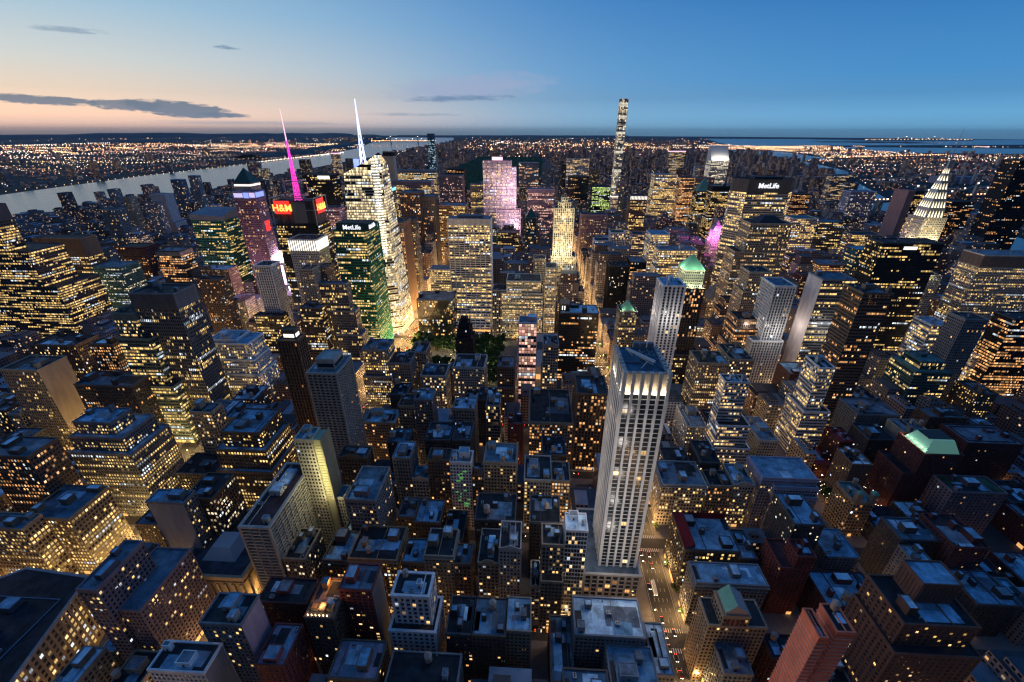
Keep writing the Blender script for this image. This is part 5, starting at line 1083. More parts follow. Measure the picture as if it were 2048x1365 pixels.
q = MB(); q.face([(-w + 1.4, 1.4, Z + 13.02), (w - 1.4, 1.4, Z + 13.02), (w - 1.4, d - 1.4, Z + 13.02), (-w + 1.4, d - 1.4, Z + 13.02)]); q.build('roof', M['roof'], r, (.1, .17, .23, 1))
q = MB(); ring(q, -w + 1.4, w - 1.4, 1.4, d - 1.4, Z + 12.6, Z + 14.2, .1, -.4); q.build('parapet', M['wall'], r, (.3, .34, .38, 1))
q = MB(); q.bar((-7, 27, Z + 15.5), (5.5, 8, Z + 17), 1.3); q.bar((-7, 27, Z + 15.5), (-4, 22, Z + 13.2), .4); q.bar((3, 11.5, Z + 16.5), (-2, 7, Z + 13.2), .4); q.bar((3, 11.5, Z + 16.5), (6, 12, Z + 13.2), .5); q.bar((-4.5, 23, Z + 15.4), (5, 9, Z + 14.4), .3)
q.build('window_cleaning_crane', M['white_paint'], r)
for k in range(2):
    for j in range(2): q = MB(); cx_, cy2 = 2.5 + 4.6 * k, 22 + 5 * j; q.cone(cx_, cy2, Z + 13.03, Z + 14.6, 1.9, 1.9, 14); q.cone(cx_, cy2, Z + 14.61, Z + 14.9, 1.5, 1.2, 14, 1); q.build('cooling_fan', [M['galvanised'], M['steel']], r)
for k in range(3): q = MB(); q.box(-2 + 4.4 * k, 1.4 + 4.4 * k, 30.6, 33.2, Z + 13.03, Z + 17.5); q.build('roof_hut', M['wall'], r, (.26, .3, .33, 1))
q = MB(); q.box(-10, -1, 12.6, 13, Z + 13.03, Z + 14.4); q.box(-1, 10, 16, 16.3, Z + 13.03, Z + 14.4); q.build('screen_wall', M['wall'], r, (.2, .24, .28, 1))
a, b = MB(), MB(); STY['podst'] = (4.6, 4.4, 1.4, .5, .9, 0); tier(a, b, -23.5, 15, -7, 50, 0, 45, STY['podst'], '', 80, 1.5); a.build('podium', M['wall'], r, (.46, .4, .35, 1)); g = b.build('window', M['win'], r, (*LC['o'], .3)); g['kind'] = 'stuff'
q = MB(); ring(q, -23.5, 15, -7, 50, 44.2, 45.8, 1.2, -.5); q.build('parapet', M['wall'], r, (.46, .42, .38, 1))
q = MB(); q.face([(-23, -6.5, 45.05), (14.5, -6.5, 45.05), (14.5, 49.5, 45.05), (-23, 49.5, 45.05)]); q.build('roof', M['roof'], r, (.08, .11, .15, 1))
panes(r, -w, w, 0, d, 45, Z, STY['hotelst'], '', rng, LC['d'], .12, 0, 100)

# white grid slab with a sweeping foot
r = newt('office_tower', -130, 745, 'great white slab with a grid front curving outward at the foot, above the park', 'tower', (-168, -92, 695, 775))
a, b = MB(), MB(); bay, nb, fl, nf = 9.1, 8, 3.84, 50; x0 = -36.5
def ysw(z): return 0 if z > 70 else -((70 - z) / 70) ** 2 * 44
for k in range(nf):
    za, zb = k * fl, (k + 1) * fl; ya, yb = ysw(za), ysw(zb)
    b.face([(x0, ya, za), (-x0, ya, za), (-x0, yb, zb), (x0, yb, zb)], [(0, k), (nb * 4, k), (nb * 4, k + 1), (0, k + 1)])
    for xs in (x0, -x0): a.face([(xs, ya, za), (xs, 28, za), (xs, 28, zb), (xs, yb, zb)] if xs > 0 else [(xs, 28, za), (xs, ya, za), (xs, yb, zb), (xs, 28, zb)])
    sh = 1.7 if k < nf - 3 else 3.84; zt = za + sh
    yt = ysw(zt); a.face([(x0, ya - .7, za), (-x0, ya - .7, za), (-x0, yt - .7, zt), (x0, yt - .7, zt)]); a.face([(x0, yt - .7, zt), (-x0, yt - .7, zt), (-x0, yt, zt), (x0, yt, zt)]); a.face([(-x0, ya - .7, za), (x0, ya - .7, za), (x0, ya, za), (-x0, ya, za)])
    for i in range(nb + 1):
        u = x0 + i * bay * .985 + .2; pts = [(u - .6, ya - .9, za), (u + .6, ya - .9, za), (u + .6, yb - .9, zb), (u - .6, yb - .9, zb)]; a.face(pts)
        a.face([(u - .6, ya, za), (u - .6, ya - .9, za), (u - .6, yb - .9, zb), (u - .6, yb, zb)]); a.face([(u + .6, ya - .9, za), (u + .6, ya, za), (u + .6, yb, zb), (u + .6, yb - .9, zb)])
a.face([(x0, 28, 0), (-x0, 28, 0), (-x0, 28, 192), (x0, 28, 192)][::-1]); a.build('wall', M['wall'], r, (.92, .92, .95, 1)); g = b.build('window', M['winrow'], r, (*LC['y'], .4)); g['kind'] = 'stuff'
q = MB(); q.face([(x0, 0, 192.02), (-x0, 0, 192.02), (-x0, 28, 192.02), (x0, 28, 192.02)]); q.build('roof', M['roof'], r, (*ROOF['grey'], 1))
q = MB(); q.box(-20, 22, 6, 22, 192.05, 196); q.build('roof_hut', M['wall'], r, pal('grey'))
q = MB(); q.box(x0, -x0, -40, -39.5, .2, 7); q.build('storefront', M['shop_light'], r)

# stepped stone skyscraper beside the avenue
r = newt('skyscraper', 30.5, 778, 'slim cream art deco skyscraper stepping up to a small crown beside the glowing avenue', 'tower', (8, 66, 765, 815))
for (a_, b_, c_, d_, za, zb) in ((-22, 34, -12, 36, 0, 84), (-19, 24, -6, 32, 84, 122), (-16.5, 16.5, 0, 26, 122, 205), (-10, 10, 4, 22, 205, 214), (-5, 5, 8, 18, 214, 222)):
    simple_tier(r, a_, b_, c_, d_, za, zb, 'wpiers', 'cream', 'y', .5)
q = MB(); q.bar((0, 12, 222), (0, 12, 230), .7); q.build('mast', M['white_paint'], r)
for k in range(3): lamp('flood_or_fill_light', r, (-12 + 12 * k, -12, 128), 12000, (1, .85, .55), 1)
for z_ in (150, 185, 210): lamp('flood_or_fill_light', r, (0, -26, z_), 14000, (1, .88, .62), 3)  # added fill lamps off the south front to bring out the cream walls

# crystal skyscraper with the lit lattice spire
r = newt('skyscraper', -280, 691, 'crystal glass skyscraper with slanted facets and a blue white lattice spire', 'tower', (-332, -240, 680, 760))
pb = [(-50, -8), (12, -8), (34, 4), (38, 62), (-50, 62)]; pt = [(-28, 0), (14, 0), (27, 6), (22, 56), (-30, 56)]; zt = [266, 286, 296, 276, 256]
a, b = MB(), MB(); uo = 0
for i in range(5):
    j = (i + 1) % 5; A, B_, Cc, Dd = (*pb[i], 0), (*pb[j], 0), (*pt[j], zt[j]), (*pt[i], zt[i])
    L = math.hypot(pb[j][0] - pb[i][0], pb[j][1] - pb[i][1]); n_ = max(3, round(L / 2.2)); b.face([A, B_, Cc, Dd], [(uo, 0), (uo + n_, 0), (uo + n_, zt[j] / 4.1), (uo, zt[i] / 4.1)]); uo += 97
    va, vb, vc, vd = map(Vector, (A, B_, Cc, Dd)); nrm = (vb - va).cross(vd - va).normalized()
    zz = 4.0
    while zz < min(zt[i], zt[j]) - 1:
        p = va.lerp(vd, zz / zt[i]) + nrm * .25; q_ = vb.lerp(vc, zz / zt[j]) + nrm * .25; up = Vector((0, 0, 1.3)); a.face([tuple(p), tuple(q_), tuple(q_ + up), tuple(p + up)]); a.face([tuple(p + up), tuple(q_ + up), tuple(q_ + up - nrm * .3), tuple(p + up - nrm * .3)]); zz += 4.1
q = MB(); q.face([(*pt[k], zt[k]) for k in range(5)]); q.build('roof', M['roof'], r, (*ROOF['grey'], 1))
g = b.build('window', M['winrow'], r, (.85, .66, .36, .8)); g['kind'] = 'stuff'; a.build('floor_band', M['wall'], r, (.75, .76, .68, 1))
q = MB()
for k in range(34): z = 150 + k * 4.1; q.bar((15.5, -8 + 8 * z / 286 - .3, z), (24.5, -1 + 5 * z / 296, z), 1.2)
q.build('lit_corner_louvre', M['glow_white'], r)
q = MB(); z0_, z1_ = 262, 366; cx_, cy2 = -8, 32
for k in range(12):
    f0, f1 = k / 12, (k + 1) / 12; r0, r1 = 4.0 * (1 - f0) ** 1.5 + .35, 4.0 * (1 - f1) ** 1.5 + .35; za, zb = z0_ + (z1_ - z0_) * f0, z0_ + (z1_ - z0_) * f1
    c0 = [(cx_ + sx * r0, cy2 + sy * r0, za) for sx, sy in ((-1, -1), (1, -1), (1, 1), (-1, 1))]; c1 = [(cx_ + sx * r1, cy2 + sy * r1, zb) for sx, sy in ((-1, -1), (1, -1), (1, 1), (-1, 1))]
    for i in range(4): q.bar(c0[i], c1[i], .6); q.bar(c0[i], c1[(i + 1) % 4], .4)
q.build('spire', M['glow_spire'] if 'glow_spire' in M else flat('glow_spire', (.8, .8, 1), .5, em=(.55, .62, 1.0), es=1.5, samp='NONE'), r)
q = MB(); q.box(-27, -20, 40, 47, 250, 284); q.build('lit_screen', M['glow_blue'], r)
for k in range(3): lamp('flood_or_fill_light', r, (-14 + 8 * k, 18, 292), 9000, (.8, .8, 1), 2)

# tower with the magenta mast and red signs
r = newt('skyscraper', -403, 702, 'dark billboard tower with red lettered signs and a magenta lit antenna mast', 'tower', (-440, -366, 690, 752))
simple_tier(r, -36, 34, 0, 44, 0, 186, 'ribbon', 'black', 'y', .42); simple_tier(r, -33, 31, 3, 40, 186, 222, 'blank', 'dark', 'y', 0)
q = MB()
for (x_, y_) in ((-36, -1), (34, -1), (34, 44), (-36, 44)): q.bar((x_, y_, 186), (x_, y_, 228), 1.2)
for za in (228, 210): q.bar((-36, -1, za), (34, -1, za), 1.1); q.bar((34, -1, za), (34, 44, za), 1.1); q.bar((-36, 44, za), (-36, -1, za), 1.1)
for (x_, y_) in ((-12, 8), (12, 8), (12, 32), (-12, 32)): q.bar((x_, y_, 228), (x_, y_, 252), 1.0)
for za in (252, 230): q.bar((-12, 8, za), (12, 8, za), 1.0); q.bar((12, 8, za), (12, 32, za), 1.0); q.bar((12, 32, za), (-12, 32, za), 1); q.bar((-12, 32, za), (-12, 8, za), 1)
q.build('steel_frame', M['galvanised'], r)
q = MB(); q.box(-30, -5, -2.2, -1.4, 204, 224); s_ = q.build('sign_panel', M['glow_red'], r); letters('H&M', 15, s_, (-17.5, -2.8, 208.5), 0, M['sign_yellow'] if 'sign_yellow' in M else flat('sign_yellow', (.9, .7, .2), .5, em=(1.0, .62, .12), es=1.5, samp='NONE'))
q = MB(); q.box(35.2, 36, 6, 30, 204, 226); s_ = q.build('sign_panel', M['glow_red'], r); letters('H&M', 14, s_, (36.6, 18, 209), R(90), M['sign_yellow'])
q = MB(); q.box(-2, 20, -1.6, -1.0, 190, 222); q.build('sign_panel', M['wall'], r, (.2, .21, .23, 1))
q = MB()
for k in range(14):
    f0, f1 = k / 14, (k + 1) / 14; za, zb = 222 + 88 * f0, 222 + 88 * f1; r0, r1 = 3.4 * (1 - f0) ** 1.3 + .6, 3.4 * (1 - f1) ** 1.3 + .6
    c0 = [(sx * r0, 20 + sy * r0, za) for sx, sy in ((-1, -1), (1, -1), (1, 1), (-1, 1))]; c1 = [(sx * r1, 20 + sy * r1, zb) for sx, sy in ((-1, -1), (1, -1), (1, 1), (-1, 1))]
    for i in range(4): q.bar(c0[i], c1[i], .55); q.bar(c0[i], c1[(i + 1) % 4], .4); q.bar(c0[(i + 1) % 4], c1[i], .4)
q.build('antenna_mast', M['glow_magenta'], r)
q = MB(); q.cone(0, 20, 310, 338, 1.0, .5, 6); q.cone(0, 20, 338, 354, .5, .2, 6); ma = q.build('antenna_tip', M['glow_pink'], r)

# big lettered slab with bevelled ends
r = newt('office_tower', 384, 822, 'huge broad slab with angled ends and glowing white letters near its top', 'tower', (328, 440, 800, 870))
fp = [(-53, 22), (-36, 0), (36, 0), (53, 22), (53, 30), (36, 48), (-36, 48), (-53, 30)]
a, b = MB(), MB(); uo = 0; nf = 62; fl = 250 / nf
for i in range(8):
    j = (i + 1) % 8; A, B_ = Vector((*fp[i], 0)), Vector((*fp[j], 0)); L = (B_ - A).length; nb = max(3, round(L / 1.75)); nrm = (B_ - A).cross(Vector((0, 0, 1))).normalized()
    b.face([(*fp[i], 0), (*fp[j], 0), (*fp[j], 228), (*fp[i], 228)], [(uo, 0), (uo + nb, 0), (uo + nb, 57), (uo, 57)]); uo += 101
    for k in range(57):
        z = k * 4.0; p, q_ = A + nrm * .3, B_ + nrm * .3; hh = 1.65 if k not in (27, 28) else .4
        a.face([(p.x, p.y, z), (q_.x, q_.y, z), (q_.x, q_.y, z + hh), (p.x, p.y, z + hh)]); a.face([(p.x, p.y, z + hh), (q_.x, q_.y, z + hh), (B_.x, B_.y, z + hh), (A.x, A.y, z + hh)])
    nm = max(2, round(L / 1.75))
    for k in range(nm + 1):
        p = A.lerp(B_, k / nm) + nrm * .42; dd = (B_ - A).normalized() * .13; a.face([(p.x - dd.x, p.y - dd.y, 0), (p.x + dd.x, p.y + dd.y, 0), (p.x + dd.x, p.y + dd.y, 228), (p.x - dd.x, p.y - dd.y, 228)])
a.build('wall', M['wall'], r, (.85, .76, .68, 1)); g = b.build('window', M['winrow'], r, (*LC['y'], .42)); g['kind'] = 'stuff'
q = MB(); q.prism([(x * 1.006, y) for x, y in fp], 228, 250, top=False); tb = q.build('sign_band', M['wall'], r, (.17, .15, .14, 1))
q = MB(); q.prism([(x * .97, 1 + y * .96) for x, y in fp], 244, 248.5); q.build('roof', M['roof'], r, (*ROOF['dark'], 1)); q = MB(); q.box(-22, 26, 12, 36, 248.5, 253); q.build('roof_hut', M['wall'], r, pal('dark'))
letters('MetLife', 11.5, tb, (-1, -.6, 236), 0, M['sign_letter'], ext=.4)
STY  # (style table is shared)

# art deco spire tower with triangular lit crown
r = newt('skyscraper', 590, 716, 'art deco tower with a tapering crown of lit triangles and a needle spire', 'tower', (555, 640, 700, 770))
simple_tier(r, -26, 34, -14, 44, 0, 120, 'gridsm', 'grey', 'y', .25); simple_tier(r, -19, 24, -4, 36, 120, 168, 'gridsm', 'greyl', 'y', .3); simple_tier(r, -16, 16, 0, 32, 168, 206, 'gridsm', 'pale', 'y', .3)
q = MB(); sec = [(206, 12.8), (220, 11.6), (233, 9.4), (246, 7.0), (258, 4.8), (268, 3.0), (278, 1.7), (289, .7)]
for (za, ra), (zb, rb) in zip(sec, sec[1:]): q.pyr(-ra, ra, 16 - ra, 16 + ra, za, zb, 1 - rb / ra)
q.build('crown', M['galvanised'], r); q = MB(); q.cone(0, 16, 289, 330, .6, .1, 8); q.build('spire', M['galvanised'], r)
for (za, ra), (zb, rb) in zip(sec[:6], sec[1:7]):
    n_ = max(2, int(ra / 2.3))
    for k in range(n_):
        f_ = (k + .5) / n_ * 2 - 1; hgt = (zb - za) * .72; ww = ra / n_ * .5
        for side in (0, 1):
            q = MB(); e = .35
            if side == 0:
                y_ = lambda z: 16 - (ra + (rb - ra) * (z - za) / (zb - za)) - e; u = f_ * ra * .92
                q.face([(u - ww, y_(za + 1), za + 1), (u + ww, y_(za + 1), za + 1), (u * .93, y_(za + 1 + hgt), za + 1 + hgt)])
            else:
                x_ = lambda z: -(ra + (rb - ra) * (z - za) / (zb - za)) - e; u = 16 + f_ * ra * .92
                q.face([(x_(za + 1), u + ww, za + 1), (x_(za + 1), u - ww, za + 1), (x_(za + 1 + hgt), 16 + (u - 16) * .93, za + 1 + hgt)])
            q.build('triangular_window', M['crown_light'] if 'crown_light' in M else flat('crown_light', (.9, .9, .8), .5, em=(1.0, .84, .52), es=2.2, samp='NONE'), r)
for p_ in ((-24, -22, 190), (4, -26, 190), (-6, -4, 170), (8, -4, 170), (-19, 10, 170), (-4, -16, 124), (14, -16, 124)): lamp('flood_or_fill_light', r, p_, 14000, (1, .86, .5), 1.5)

# slanted roof tower
r = newt('office_tower', 589, 1590, 'white banded tower with a steeply slanted bright roof in the distance', 'tower', (555, 640, 1580, 1640))
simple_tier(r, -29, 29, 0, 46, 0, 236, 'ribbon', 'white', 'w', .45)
q = MB(); q.face([(-29, 0, 237), (29, 0, 237), (29, 38, 281), (-29, 38, 281)]); q.face([(29, 0, 237), (29, 46, 237), (29, 46, 281), (29, 38, 281)]); q.face([(-29, 46, 237), (-29, 0, 237), (-29, 38, 281), (-29, 46, 281)]); q.face([(-29, 38, 281), (29, 38, 281), (29, 46, 281), (-29, 46, 281)]); q.face([(29, 46, 237), (-29, 46, 237), (-29, 46, 281), (29, 46, 281)])
q.build('slanted_roof', M['white_paint'], r)
for k in range(4): lamp('flood_or_fill_light', r, (-18 + 12 * k, -3, 246), 11000, (1, .92, .75), 1.5)

# thin supertall of square windows
r = newt('supertall_tower', 299, 1841, 'extremely thin white supertall tower with lit bands, tallest on the skyline', 'tower', (280, 318, 1838, 1880))
a, b = MB(), MB(); tier(a, b, -14.3, 14.3, 0, 28.6, 0, 430, STY['super'], '', 9, 0); a.build('wall', M['wall'], r, (.78, .78, .74, 1)); g = b.build('window', M['win'], r, (*LC['w'], .55)); g['kind'] = 'stuff'
q = MB(); q.face([(-14, .3, 430.1), (14, .3, 430.1), (14, 28, 430.1), (-14, 28, 430.1)]); q.build('roof', M['roof'], r, (*ROOF['grey'], 1))
for z in (60, 118, 178, 246, 312, 366, 408): q = MB(); ring(q, -14.3, 14.3, 0, 28.6, z, z + 9.5, .2, 0); q.build('lit_band', M['glow_band'] if 'glow_band' in M else flat('glow_band', (.8, .8, .75), .5, em=(1.0, .9, .68), es=1.3, samp='NONE'), r)

# pink floodlit slab
r = newt('skyscraper', -116, 1240, 'wide limestone slab floodlit pink on its right side, left of the black towers', 'tower', (-165, -50, 1235, 1290))
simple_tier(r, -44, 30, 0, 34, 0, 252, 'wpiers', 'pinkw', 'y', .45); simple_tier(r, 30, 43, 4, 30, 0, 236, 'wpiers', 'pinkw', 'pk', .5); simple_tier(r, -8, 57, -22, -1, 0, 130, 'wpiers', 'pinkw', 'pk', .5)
q = MB(); q.box(-20, 8, -1.0, 1, 254, 262); q.build('rooftop_sign', M['glow_pink'], r)
for k, (x_, y_, z_, p_) in enumerate(((44, -30, 150, 60000), (30, -34, 190, 60000), (40, -40, 90, 60000), (10, -42, 150, 30000), (20, -48, 60, 40000), (48, -36, 225, 26000), (-20, -44, 215, 24000))): lamp('flood_or_fill_light', r, (x_, y_, z_), p_ * .8, (1, .66, .8), 4)

# tan tower with the big lit copper pyramid
r = newt('skyscraper', 175.5, 530, 'brown masonry tower topped by a large floodlit green copper pyramid', 'tower', (155, 205, 515, 575))
simple_tier(r, -22, 24, -10, 40, 0, 62, 'loft', 'brown', 'y', .35); simple_tier(r, -15, 15, -2, 30, 62, 150, 'wpiers', 'brown', 'o', .35); simple_tier(r, -12, 12, 1, 26, 150, 172, 'gridsm', 'pale', 'y', .2)
q = MB(); q.pyr(-12.5, 12.5, .5, 26.5, 173.2, 189, .92); q.build('pyramid_roof', M['copper'], r)
for p_ in ((-12, -1.5, 152), (0, -2, 152), (12, -1.5, 152), (-14, 12, 152), (-14.5, -3.5, 176), (14.5, -3.5, 176), (0, -6, 176), (-17, 12, 176)): lamp('flood_or_fill_light', r, p_, 5500, (.85, 1, .6), .6)
# small sister pyramid
r = newt('office_tower', 108, 552, 'small grey tower with a green pyramid cap, left of the big copper pyramid', 'tower', (94, 124, 545, 580))
simple_tier(r, -11, 11, 0, 24, 0, 108, 'loft', 'grey', 'y', .45); q = MB(); q.pyr(-8, 8, 3, 19, 109.3, 120, .85); q.build('pyramid_roof', M['copper'], r); q = MB(); q.box(-8, 8, 3, 19, 108, 109.2); q.build('roof_base', M['stone'], r)
for x_ in (-9, 9): lamp('flood_or_fill_light', r, (x_, 1, 111), 2000, (.85, 1, .6), .3)
# pink lit ornate tower
r = newt('office_tower', 389, 1000, 'ornate tower with a magenta floodlit hipped crown left of the lettered slab', 'tower', (370, 408, 995, 1030))
simple_tier(r, -14, 14, 0, 28, 0, 108, 'gridsm', 'pale', 'y', .3); simple_tier(r, -11, 11, 3, 25, 108, 126, 'gridsm', 'pinkw', 'pk', .2)
q = MB(); q.pyr(-12, 12, 2, 26, 127, 136, .45); q.cone(0, 14, 136, 141, 5.5, 3.5, 10); q.cone(0, 14, 141, 147, 3.0, .4, 10); q.build('hipped_roof', M['wall'], r, (.5, .35, .5, 1))
for p_ in ((-12, -5, 110), (12, -5, 110), (0, -8, 112), (-17, 12, 110), (-10, -4, 130), (10, -4, 130)): lamp('flood_or_fill_light', r, p_, 26000, (1, .22, .8), 1)
# black gothic tower
r = newt('skyscraper', -110, 524, 'black gothic brick tower with a stepped pinnacled top below the park lawn', 'tower', (-124, -96, 520, 548))
for (w_, z0_, z1_) in ((11.5, 0, 76), (9, 76, 88), (6.5, 88, 96), (4, 96, 102)): simple_tier(r, -w_, w_, 12 - w_, 12 + w_, z0_, z1_, 'gridsm', 'black', 'y', .16)
for z_, w_ in ((77, 10.5), (89, 8), (97, 5.5)):
    for sx in (-1, 1):
        for sy in (-1, 1): q = MB(); q.cone(sx * w_, 12 + sy * w_, z_, z_ + 5, .9, .1, 6); q.build('pinnacle', M['gold_stone'] if 'gold_stone' in M else flat('gold_stone', (.25, .18, .07), .5, .4), r)
# greek temple bank
r = newt('bank_building', -254, 207, 'temple like bank with a columned tan facade and a white pyramid skylight', 'bank', (-282, -224, 205, 275))
q = MB(); q.box(-26, 26, 2, 62, 0, 30); ring(q, -26, 26, 2, 62, 28, 31.5, 1.6, -.6); ring(q, -26, 26, 2, 62, 24, 25, .9, 0); q.box(-26.8, 26.8, 1.2, 62.8, 0, 4, top=True); q.build('wall', M['wall'], r, (.42, .34, .22, 1))
for k in range(9): q = MB(); q.cone(-24 + k * 6, .6, 4, 24, .95, .8, 10); q.build('column', M['stone'], r)
for k in range(1, 10): q = MB(); q.cone(27.4, 1 + k * 6.4, 4, 24, .95, .8, 10); q.build('column', M['stone'], r)
q = MB(); q.face([(-25, 3, 30.1), (25, 3, 30.1), (25, 61, 30.1), (-25, 61, 30.1)]); q.build('roof', M['roof'], r, (.05, .06, .08, 1))
q = MB(); q.pyr(-13, 13, 14, 40, 30.2, 38, .45); q.build('skylight', M['pale_glass'] if 'pale_glass' in M else flat('pale_glass', (.42, .5, .55), .5, var=.1), r)
q = MB(); q.box(-22, -6, 44, 58, 30.2, 35); q.build('roof_hut', M['wall'], r, pal('dark'))
# long dark department store along the diagonal avenue
r = newt('department_store', -345, 150, 'long black roofed department store with a pale cornice along the diagonal avenue', 'shop')
fp = [(-42, -75), (52, -75), (22, 42), (-26, 46), (-60, 20)]
a, b = MB(), MB(); uo = 0; a.prism(fp, 0, 47)
for i in range(5):
    j = (i + 1) % 5; A, B_ = Vector((*fp[i], 0)), Vector((*fp[j], 0)); L = (B_ - A).length; nb = max(3, round(L / 4)); nrm = (B_ - A).cross(Vector((0, 0, 1))).normalized(); p, q_ = A + nrm * .05, B_ + nrm * .05
    b.face([(p.x, p.y, 3), (q_.x, q_.y, 3), (q_.x, q_.y, 45), (p.x, p.y, 45)], [(uo, 0), (uo + nb, 0), (uo + nb, 10), (uo, 10)]); uo += 50
    dd = (B_ - A).normalized()
    for k in range(nb + 1): c_ = A + dd * (k * L / nb) ; a.prism([((c_ - dd * .8).x, (c_ - dd * .8).y), ((c_ - dd * .8 + nrm * .5).x, (c_ - dd * .8 + nrm * .5).y), ((c_ + dd * .8 + nrm * .5).x, (c_ + dd * .8 + nrm * .5).y), ((c_ + dd * .8).x, (c_ + dd * .8).y)][::1], 3, 45)
    for k in range(11): z = 3 + k * 4.2; p, q_ = A + nrm * .35, B_ + nrm * .35; a.face([(p.x, p.y, z - .7), (q_.x, q_.y, z - .7), (q_.x, q_.y, z + .9), (p.x, p.y, z + .9)]); a.face([(p.x, p.y, z + .9), (q_.x, q_.y, z + .9), (B_.x, B_.y, z + .9), (A.x, A.y, z + .9)])
a.build('wall', M['wall'], r, pal('tan')); g = b.build('window', M['win'], r, (*LC['y'], .42)); g['kind'] = 'stuff'
q = MB(); q.prism([(x * 1.03, y * 1.03) for x, y in fp], 45.2, 47.3, top=True); q.build('cornice', M['wall'], r, (.38, .36, .36, 1)); q = MB(); q.face([(x * .99, y * .99, 47.36) for x, y in fp]); q.build('roof', M['roof'], r, (.02, .024, .034, 1))
q = MB(); q.box(-30, 2, -20, 6, 47.4, 53); q.build('roof_hut', M['wall'], r, pal('dark'))
for k, (a_, c_, w_, d_, h_) in enumerate(((8, -40, 14, 10, 5), (-12, 16, 10, 8, 4), (20, -66, 12, 9, 6), (-30, -50, 12, 14, 4))):
    q = MB(); q.box(a_, a_ + w_, c_, c_ + d_, 47.4, 47.4 + h_); hut = q.build('roof_hut', M['wall'], r, (.12, .13, .15, 1)); q = MB(); q.box(a_ + .3, a_ + w_ - .3, c_ + .3, c_ + d_ - .3, 47.42 + h_, 47.5 + h_); q.build('roof', M['roof'], hut, (*ROOF['blue' if k % 2 else 'grey'], 1))
for k in range(14): inst('air_conditioner', SH['air_conditioner'], r, (-24 + (k % 7) * 6.5, -12 + (k // 7) * 5.2 + (k % 3), 47.4))
q = MB(); ring(q, -30, 20, -60, 26, 47.42, 47.9, .2, -.2); q.build('roof_kerb', M['wall'], r, (.2, .3, .42, 1))
BX.append((-400, -300, 90, 190))
# public library
r = newt('library', 30, 545, 'low stone library with dark pitched roofs between the park and the avenue', 'library', (-62, 68, 535, 668))
q = MB(); q.box(-70, 34, 6, 118, 0, 22); ring(q, -70, 34, 6, 118, 21, 23, 1, -.5); q.build('wall', M['wall'], r, pal('pale'))
q = MB()
q.face([(-70, 6, 23), (-52, 6, 23), (-61, 14, 33)]); q.face([(-52, 6, 23), (-52, 118, 23), (-61, 110, 33), (-61, 14, 33)]); q.face([(-70, 118, 23), (-70, 6, 23), (-61, 14, 33), (-61, 110, 33)])
q.face([(16, 6, 23), (34, 6, 23), (25, 14, 33)]); q.face([(34, 6, 23), (34, 118, 23), (25, 110, 33), (25, 14, 33)]); q.face([(16, 118, 23), (16, 6, 23), (25, 14, 33), (25, 110, 33)])
q.face([(-50, 58, 23), (15, 58, 23), (15, 70, 30), (-50, 70, 30)]); q.face([(15, 82, 23), (-50, 82, 23), (-50, 70, 30), (15, 70, 30)]); q.build('roof', M['roof'], r, (.07, .12, .11, 1))
q = MB(); q.box(-69, 33, 5.6, 5.9, 1, 9); q.build('window', M['shop_light'], r)
flat('blaze_white', (.8, .8, .8), .5, em=(1.0, .88, .86), es=3.5, samp='NONE')
# wide square tower with old domed power of billboards: the square of lights
rng = random.Random(11)
for i, (x_, y_, w_, z0_, z1_, mm, lab) in enumerate(((-477, 758, 22, 14, 62, 'blaze_white', 'blazing white billboard stack at the square, right of the white ribbed slab'), (-452, 700, 9, 8, 44, 'blaze_white', 'lower bright billboard right of the white ribbed slab'),
        (-482, 752, 17, 68, 104, 'glow_pink', 'tall pink screen above the blazing white billboards'), (-505, 800, 12, 96, 118, 'glow_white', 'small white screen above the pink one'), (-470, 764, 3, 60, 130, 'glow_cyan', 'thin cyan vertical sign left of the columned crown tower'), (-372, 764, 8, 20, 120, 'glow_lav', 'thin lavender vertical screen left of the green glass tower'))):
    r = newt('billboard', x_, y_, lab, 'billboard'); q = MB(); q.box(-w_ / 2, w_ / 2, 0, .8, z0_, z1_); q.box(-w_ / 2 - .5, w_ / 2 + .5, .82, 1.4, 0, z1_ + .5, 1); q.build('screen', [M[mm], M['steel']], r)
    if w_ > 8: lamp('screen_light', r, (4, -9, (z0_ + z1_) / 2), 120000, (1, .85, .9) if 'white' in mm else (1, .5, .75), 5)

# red tower crane near the cream buildings
r = newt('tower_crane', -14, 625, 'red lattice tower crane with a tilted jib in front of the cream stepped building', 'crane')
q = MB()
for k in range(16):
    z = k * 4
    for sx, sy in ((-1, -1), (1, -1), (1, 1), (-1, 1)): q.bar((sx, sy, z), (sx, sy, z + 4), .25)
    q.bar((-1, -1, z), (1, -1, z + 4), .2); q.bar((1, 1, z), (-1, 1, z + 4), .2)
q.build('mast', M['crane_red'] if 'crane_red' in M else flat('crane_red', (.35, .04, .03), .5), r)
q = MB(); q.bar((0, 0, 64), (-30, -4, 108), .7); q.bar((1, 0, 66), (-29, -4, 109.5), .3); q.bar((0, 0, 64), (9, 0, 66), 1.2); q.build('jib', M['crane_red'], r); q = MB(); q.box(7, 10, -1.2, 1.2, 63, 66.5); q.build('counterweight', M['stone'], r)

